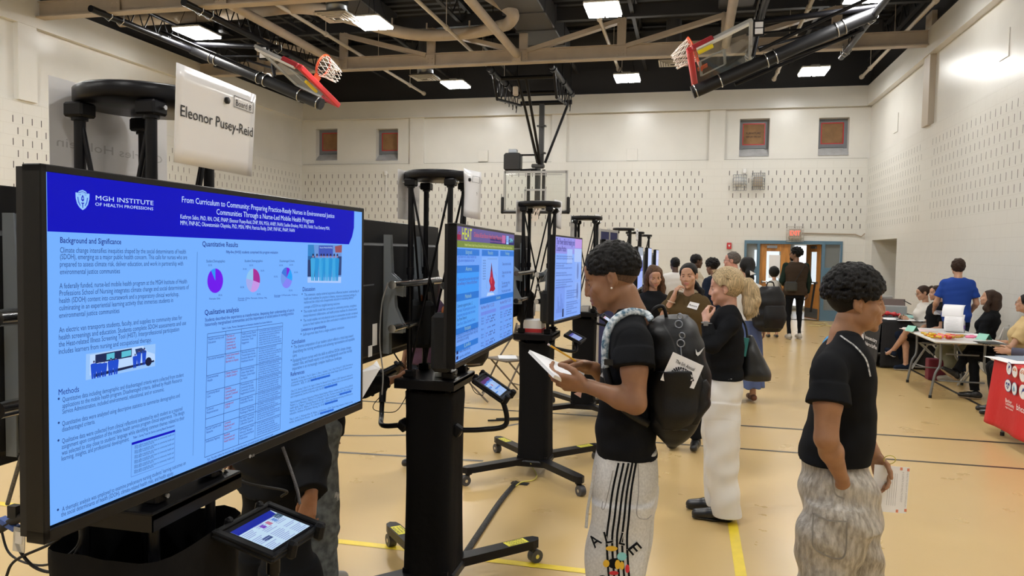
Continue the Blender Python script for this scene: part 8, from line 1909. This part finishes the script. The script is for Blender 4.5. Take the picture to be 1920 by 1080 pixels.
def icon(px, py, w_, h_, kind, ring):
    c = on_x(px, py, X_); a = on_x(px+w_/2, py, X_)-c; b = on_x(px, py-h_/2, X_)-c; a.z = 0; b.y = 0; b = Vector((0, 0, b.length)); a = Vector((0, -a.length, 0)); o = Vector((-.004, 0, 0))
    def el(s_, m, k_=0): mb.prism([c+o*(1+k_*.4)+a*math.cos(t)*s_+b*math.sin(t)*s_ for t in np.linspace(0, 2*PI, 21)[:-1]], (-.001, 0, 0), m)
    el(1.08, ring); el(.97, 0, 1)
    P = lambda x, y: c+o*1.8+a*x+b*y
    if kind == 'mic': mb.prism([P(.1, .6), P(.5, .45), P(.35, .15), P(-.1, 0), P(-.35, -.5), P(-.2, .1)], (-.001, 0, 0), 1)
    if kind == 'heart':
        mb.prism([P(0, -.6), P(.6, .1), P(.5, .5), P(.15, .45), P(0, .25), P(-.15, .45), P(-.5, .5), P(-.6, .1)], (-.001, 0, 0), 1)
        for u, v in (((-.6, .0), (-.2, .0)), ((-.2, 0), (-.05, .3)), ((-.05, .3), (.1, -.3)), ((.1, -.3), (.25, 0)), ((.25, 0), (.6, 0))): mb.bar(P(*u)-Vector((.002, 0, 0)), P(*v)-Vector((.002, 0, 0)), .008, .001, up=(1, 0, 0), m=0)
    if kind == 'arc':
        for rr__ in (.35, .6):
            pts = [P(rr__*math.cos(t), rr__*math.sin(t)) for t in np.linspace(.3, PI-.3, 8)]; mb.tube(pts, .004, 4, m=2)
    if kind == 'drop': mb.tube([P(-.3, -.4), P(0, .5), P(.35, -.3), P(-.3, -.4)], .005, 4, m=3)
icon(1893, 691, 9.5, 23, 'mic', 1); icon(1904, 697, 10, 22, 'arc', 2); icon(1919, 703, 13, 27, 'arc', 2); icon(1891, 723, 12, 23, 'heart', 1); icon(1903, 729, 9, 23, 'drop', 3); icon(1919, 735, 14, 26, 'mic', 0)
for t_, a, b, h_ in (('Bunker', (1885, 752), (1897, 758), .045), ('Community', (1885, 758), (1901, 766), .045), ('Higher Education', (1885, 764), (1899, 771), .022), ('bhcc', (1905.5, 768), (1921, 776), .08)):
    pa, pb_ = on_x(*a, X_-.004), on_x(*b, X_-.004); mb.text(t_, plane_q(pa, pb_-pa, (0, 0, 1)), h_, (pb_-pa).length, 0, bold=.02)
o_ = mb.build('printed_icons', [M_PAPER, mat('icon_navy', (.03, .05, .25), .5), mat('icon_orange', (.7, .25, .12), .5), mat('icon_blue', (.2, .45, .65), .5)]); o_.parent = rc_; o_.matrix_parent_inverse = Matrix.Translation(rc_.location).inverted()

# things on the white table (positions on its top)
def tp(px, py, z=.742): return on_z(px, py, z)
M_MINT = mat('mint_card', (.30, .62, .50), .6); M_DGRN = mat('card_dark_green', (.03, .16, .10), .6)
for k, (px, py, lb) in enumerate(((1711, 621, 'folded mint-green tent card at the far end of the white table'), (1846, 637, 'folded mint-green tent card near the arm of the person in beige'))):
    r = empty('tent_card', tp(px, py), lb, 'card', 'mint tent cards', R(30)); a_, h_ = .055, .075
    mb = MB(); mb.prism([(-a_, -.06, 0), (0, -.06, h_), (.004, -.06, h_), (-a_+.004, -.06, 0)], (0, .14, 0)); mb.build('card_front', M_MINT, r)
    mb = MB(); mb.prism([(a_, -.06, 0), (0, -.06, h_), (-.004, -.06, h_), (a_-.004, -.06, 0)], (0, .14, 0)); mb.build('card_back', M_DGRN, r)
rnd = random.Random(9); CC = [('red', (.6, .03, .03)), ('orange', (.8, .16, .02)), ('yellow', (.8, .5, .03)), ('lime', (.35, .5, .03)), ('pink', (.8, .2, .35)), ('brown', (.06, .025, .01)), ('green', (.03, .3, .12)), ('gold', (.6, .35, .05))]
sw_seen = {}
base_px = []
for i in range(58):
    t = rnd.random(); px = 1729+t*82; py = 625.5+rnd.uniform(0, 7)+t*5.5; base_px.append((px, py))
base_px += [(1812+i*3.2, 632+(i % 3)) for i in range(5)]
proto = {}
for i, (px, py) in enumerate(base_px):
    cn, cc = CC[4] if i >= 58 else rnd.choice(CC[:4]+CC[5:] if px > 1790 else CC[:5]+CC[:3]+CC[7:])
    kd = i % 2; z = .742+(.028 if (i % 3 == 0) else 0)
    if (cn, kd) not in proto:
        mb = MB(); m_ = mat('wrapper_'+cn, cc, .3)
        if kd: mb.tube([(-.034, 0, .012), (-.03, 0, .012), (-.02, 0, .012), (.02, 0, .012), (.03, 0, .012), (.034, 0, .012)], [.013, .005, .017, .017, .005, .013], 8)
        else: mb.box((0, 0, .012), (.095, .04, .024), bev=.009)
        o_ = mb.build('wrapped_sweet', m_); proto[(cn, kd)] = o_
    else: o_ = proto[(cn, kd)].copy(); COL.objects.link(o_)
    lp = wt_.matrix_basis.inverted() @ on_z(px, py, z); lp.x = min(max(lp.x, .06), .70); lp.y = min(max(lp.y, .07), 1.68); o_.location = wt_.matrix_basis @ lp; o_.rotation_euler = (0, 0, rnd.uniform(0, 3)); shp = 'twisted' if kd else 'flat bar'
    tag(o_, f'{cn} {shp} wrapped sweet in the pile on the white folding table', 'sweet', 'wrapped sweets on the white table')
r = empty('display_box', tp(1790, 622), 'clear plastic display bin holding a curled white sign-up sheet and red packets', 'box', None, R(62))
mb = MB()
for s_ in (-1, 1): mb.box((s_*.10, 0, .10), (.004, .16, .2)); mb.box((0, s_*.08, .10), (.2, .004, .2))
mb.box((0, 0, .004), (.2, .16, .006)); mb.build('clear_bin', M_FILM, r); mb = MB()
for i in range(4): mb.box((-.03+.02*i, 0, .04+.025*i), (.16, .12, .02), (0, 0, .1*i)); 
mb.build('red_packets', mat('packet_red', (.35, .02, .03), .4), r)
mb = MB(); mb.sheet(lambda u, v: (-.15-.055*math.sin(v*2.4)-.02*v+.10*v*v+.02, .10-.23*u, .01+.23*v), 6, 10, .002); mb.sheet(lambda u, v: (-.12+.13*v*v+.03*v, .14-.25*u, .20+.16*math.sin(v*1.6)), 6, 10, .002); mb.build('curled_sheet', M_PAPER, r)
mb = MB(); 
for k in range(9): mb.box((-.198+.006*abs(k-4), .0, .04+.02*k), (.002, .14-.05*(k % 3 == 2), .0016))
mb.build('pencil_lines', mat('print_grey', (.45, .45, .47), .6), r)
r = empty('water_bottle', tp(1804, 624), 'clear plastic water bottle with a purple label on the white table', 'bottle')
mb = MB(); mb.lathe((0, 0, 0), [(0, .002), (.030, .002), (.032, .01), (.031, .06), (.032, .12), (.030, .15), (.013, .185), (.012, .2)], 20); mb.build('bottle_body', M_FILM, r); mb = MB(); mb.lathe((0, 0, .05), [(.0325, 0), (.0325, .05)], 20); mb.build('label_band', mat('label_purple', (.12, .06, .25), .5), r); mb = MB(); mb.cyl((0, 0, .198), (0, 0, .215), .014); mb.build('cap', M_WHITE, r)
def paper(px, py, w_, h_, rz, label, m=M_PAPER, z=.743, th=.004, group='papers lying on the tables', name='paper_sheet', cat='paper'):
    mb = MB(); mb.box((0, 0, th/2), (w_, h_, th)); o_ = mb.build(name, m); o_.location = tp(px, py, z); o_.rotation_euler = (0, 0, rz); return tag(o_, label, cat, group)
paper(1722, 619, .3, .4, .3, 'pink-and-white printed sheet beside the far tent card on the white table', mat('sheet_pink', (.75, .55, .55), .6))
paper(1822, 628, .25, .32, .1, 'white sheet on the white table in front of the person in the black jacket'); paper(1858, 643, .24, .30, .2, 'dark clipboard on the white table in front of the person in beige', M_BLKPL, name='clipboard', cat='clipboard')
paper(1900, 676, .3, .5, .1, 'white sheets lying on the red covered table', z=.755); paper(1915, 672, .3, .35, .2, 'grey-blue folder lying on the red covered table', mat('folder_slate', (.2, .25, .33), .5), z=.76)
# on the black table
paper(1672, 598, .3, .4, .2, 'white sheets at the near corner of the black covered table', z=.752); paper(1700, 600, .3, .35, -.1, 'white sheets in the middle of the black covered table', z=.752); paper(1722, 601, .25, .3, .5, 'white leaflet at the right of the black covered table', z=.752)
paper(1698, 592, .3, .3, .3, 'teal folder on the black covered table', mat('folder_teal', (.25, .52, .48), .5), z=.757); paper(1712, 595, .22, .3, .1, 'second teal folder on the black covered table, behind the first', mat('folder_teal', (.25, .52, .48), .5), z=.757)
r = empty('storage_box', tp(1682, 592), 'grey translucent storage box on the far part of the black table', 'box'); mb = MB(); mb.box((0, .2, .08), (.34, .26, .16), bev=.01); mb.build('box_body', mat('box_grey', (.33, .33, .33), .5), r); mb = MB(); mb.box((0, .25, .20), (.36, .02, .14), (-.2, 0, 0)); mb.build('lid', mat('lid_brown', (.14, .10, .09), .5), r)
mb = MB(); mb.tube(catmull([(-.14, 0, .02), (-.05, .03, .045), (.05, -.01, .04), (.15, .02, .02)], 5), [.03+.012*math.sin(i*1.3) for i in range(16)], 10); o_ = mb.build('cloth_pouch', M_RED); o_.location = tp(1668, 593, .752); tag(o_, 'red cloth pouch on the black covered table', 'pouch')
r = empty('desk_printer', (3.30, 14.30, .755), 'grey office machine at the far end of the black table near the side doorway', 'printer'); mb = MB(); mb.box((0, 0, .1), (.4, .35, .2), bev=.02); mb.build('machine_body', mat('machine_grey', (.40, .38, .35), .5), r); mb = MB(); mb.box((0, .05, .25), (.36, .2, .1), bev=.02); mb.build('paper_tray', mat('machine_grey2', (.30, .29, .27), .5), r)
# phone in the hand of the seated person
p = on_y(1701, 567, 12.6); mb = MB(); mb.box(p, (.12, .06, .01), (0, .5, 0), bev=.003); tag(mb.build('phone', M_BLKPL), 'black phone in the hand of the person in the cream cardigan', 'phone')
p = on_z(1757, 712, 0.0); r = empty('gift_bag', p, 'dark red paper bag on the floor under the white table', 'bag'); mb = MB(); mb.box((0, 0, .15), (.28, .16, .3), bev=.01); mb.build('bag_body', mat('bag_maroon', (.16, .01, .03), .5), r)
mb = MB(); mb.tube(catmull([(-.06, .0, .3), (-.04, .02, .4), (.04, .02, .4), (.06, 0, .3)], 5), .004, 6); mb.build('handle', M_INK, r)
# chairs
M_CHW = mat('chair_white', (.55, .55, .53), .45); M_CHB = mat('chair_taupe', (.17, .14, .11), .5)
def folding_chair(m, mf):
    r = empty('folding_chair', (0, 0, 0)); mb = MB(); mb.box((0, .0, .44), (.40, .38, .025), bev=.012); mb.build('seat', m, r)
    mb = MB(); mb.sheet(lambda u, v: (-.2+.4*u, -.24+.03*math.sin(PI*u)-.03*v, .62+.2*v), 8, 4, .015); mb.build('backrest', m, r)
    for s_ in (-1, 1):
        mb = MB(); mb.tube([(s_*.21, .24, .01), (s_*.21, -.02, .45), (s_*.21, -.22, .70), (s_*.20, -.26, .84)], .011, 8); mb.build('leg', mf, r)
        mb = MB(); mb.tube([(s_*.19, -.28, .01), (s_*.19, .14, .43)], .011, 8); mb.build('leg', mf, r)
    mb = MB(); mb.cyl((-.21, .2, .09), (.21, .2, .09), .008, n=8); mb.cyl((-.19, -.22, .09), (.19, -.22, .09), .008, n=8); mb.build('stretcher', mf, r); return r
def place(o, x, y, rz, label, g=None):
    o.location = (x, y, 0); o.rotation_euler = (0, 0, rz); tag(o, label, 'chair', g)
ch = folding_chair(M_CHW, M_CHW); cb = folding_chair(M_CHB, M_CHB)
G_ = 'white folding chairs behind the tables'
lbs = [(12.9, 95, 1732, 'white folding chair under the person in the cream cardigan'), (12.5, 100, 1757, 'white folding chair under the half hidden person in a black t-shirt'), (11.3, 62, 1845, 'white folding chair under the person in the black jacket'), (10.2, 68, 1905, 'white folding chair under the person in the beige t-shirt'), (9.2, 80, 1955, 'white folding chair at the right edge behind the red table')]
chairs = [ch]+[copy_tree(ch) for _ in lbs[1:]]
for c_, (Y_, a_, px, lb) in zip(chairs, lbs): place(c_, on(px, Y_), Y_, R(a_), lb, G_)
p = on_z(948, 745, 0); place(cb, p.x, p.y+.15, R(140), 'taupe folding chair standing between the display stands', None)
o_ = paper(943, 690, .22, .3, .3, 'white booklet on the seat of the taupe folding chair', z=.46); o_.location = (p.x-.02, p.y+.15, .455); 
rb = backpack((p.x-.35, p.y-.3, .72), 1.2, 'black backpack hanging beside the taupe folding chair', R(40))
c2 = copy_tree(cb); p2 = on_z(1000, 760, 0); place(c2, p.x-.42, p.y-.25, R(100), 'second taupe folding chair, under the hanging black backpack', None)
# navy display board with a silver frame
p0, p1 = on_y(1124, 500, 9.9), on_y(1153, 500, 10.6); r = empty('display_board', ((p0.x+p1.x)/2, (p0.y+p1.y)/2, 0), 'navy freestanding display board in a silver frame behind the person with the backpack', 'display board'); o = Vector(r.location)
d = Vector((p1.x-p0.x, p1.y-p0.y, 0)); d.normalize(); W_ = .8; nrm = Vector((d.y, -d.x, 0)); q_ = Matrix((d, nrm, Vector((0, 0, 1)))).transposed()
mb = MB(); mb.box((0, 0, 1.08), (W_, .03, 1.86), q_); mb.build('navy_panel', mat('felt_navy', (.012, .018, .10), .8), r)
mb = MB()
for s_ in (-1, 1): mb.box(d*s_*W_/2+Vector((0, 0, 1.02)), (.035, .04, 2.04), q_)
for z in (.15, 2.02): mb.box((0, 0, z), (W_, .04, .035), q_)
mb.box(nrm*.005+Vector((0, 0, 1.6)), (.035, .04, .9), q_); mb.box((0, 0, .02), (.1, .5, .03), q_); mb.build('silver_frame', mat('frame_silver', (.45, .45, .46), .35, .5), r)
# boxes on the shelves of the stands, blue ball and yellow strips near the doors
for (i, dz_, m_, lb) in ((2, .05, M_PAPER, 'white box with a red band on the shelf behind the held papers'), (3, .03, M_PAPER, 'small white box on the shelf of the stand behind the person with the backpack')):
    r = empty('shelf_box', (K[i][0]-.02, K[i][1]-.04, 1.102), lb, 'box'); mb = MB(); mb.box((0, 0, dz_), (.15, .15, dz_*2), bev=.003); mb.build('box_body', m_, r)
    if i == 2: mb = MB(); mb.box((0, 0, .02), (.154, .154, .03)); mb.build('red_band', M_RED, r)
p = on_y(1572, 598, 12.5); M_BALL = mat('woven_blue', (.04, .28, .60), .6, noise=.5, nscale=60, bump=.5, bscale=60)
mb = MB(); mb.ball((0, 0, 0), (.24, .22, .27), 24); o_ = mb.build('woven_basket', M_BALL); o_.location = (p.x, p.y, .27); tag(o_, 'bright blue woven round basket behind the head of the person walking right', 'basket')
for k in range(5):
    mb = MB(); mb.box((0, 0, .01), (.28, .07, .02), bev=.004); o_ = mb.build('foam_strip', mat('foam_pale_yellow', (.62, .52, .25), .6)); o_.location = on_z(1527+7*k, 611-(k % 2)*3, .0+.0*k); o_.location.z = .001+.021*(k % 2); o_.rotation_euler = (0, 0, .5*k)
    tag(o_, 'pale yellow foam strip scattered on the floor left of the blue basket', 'strip', 'pale yellow strips on the floor')
for k, (px, py) in enumerate(((955, 787), (970, 784))):
    p = on_z(px, py, .012); mb = MB(); mb.cyl(p+Vector((-.2, -.1, 0)), p+Vector((.25, .12, 0)), .009, n=8); tag(mb.build('black_rod', M_BLACK), 'thin black rod lying on the floor left of the stand behind the papers', 'rod', 'black rods on the floor')
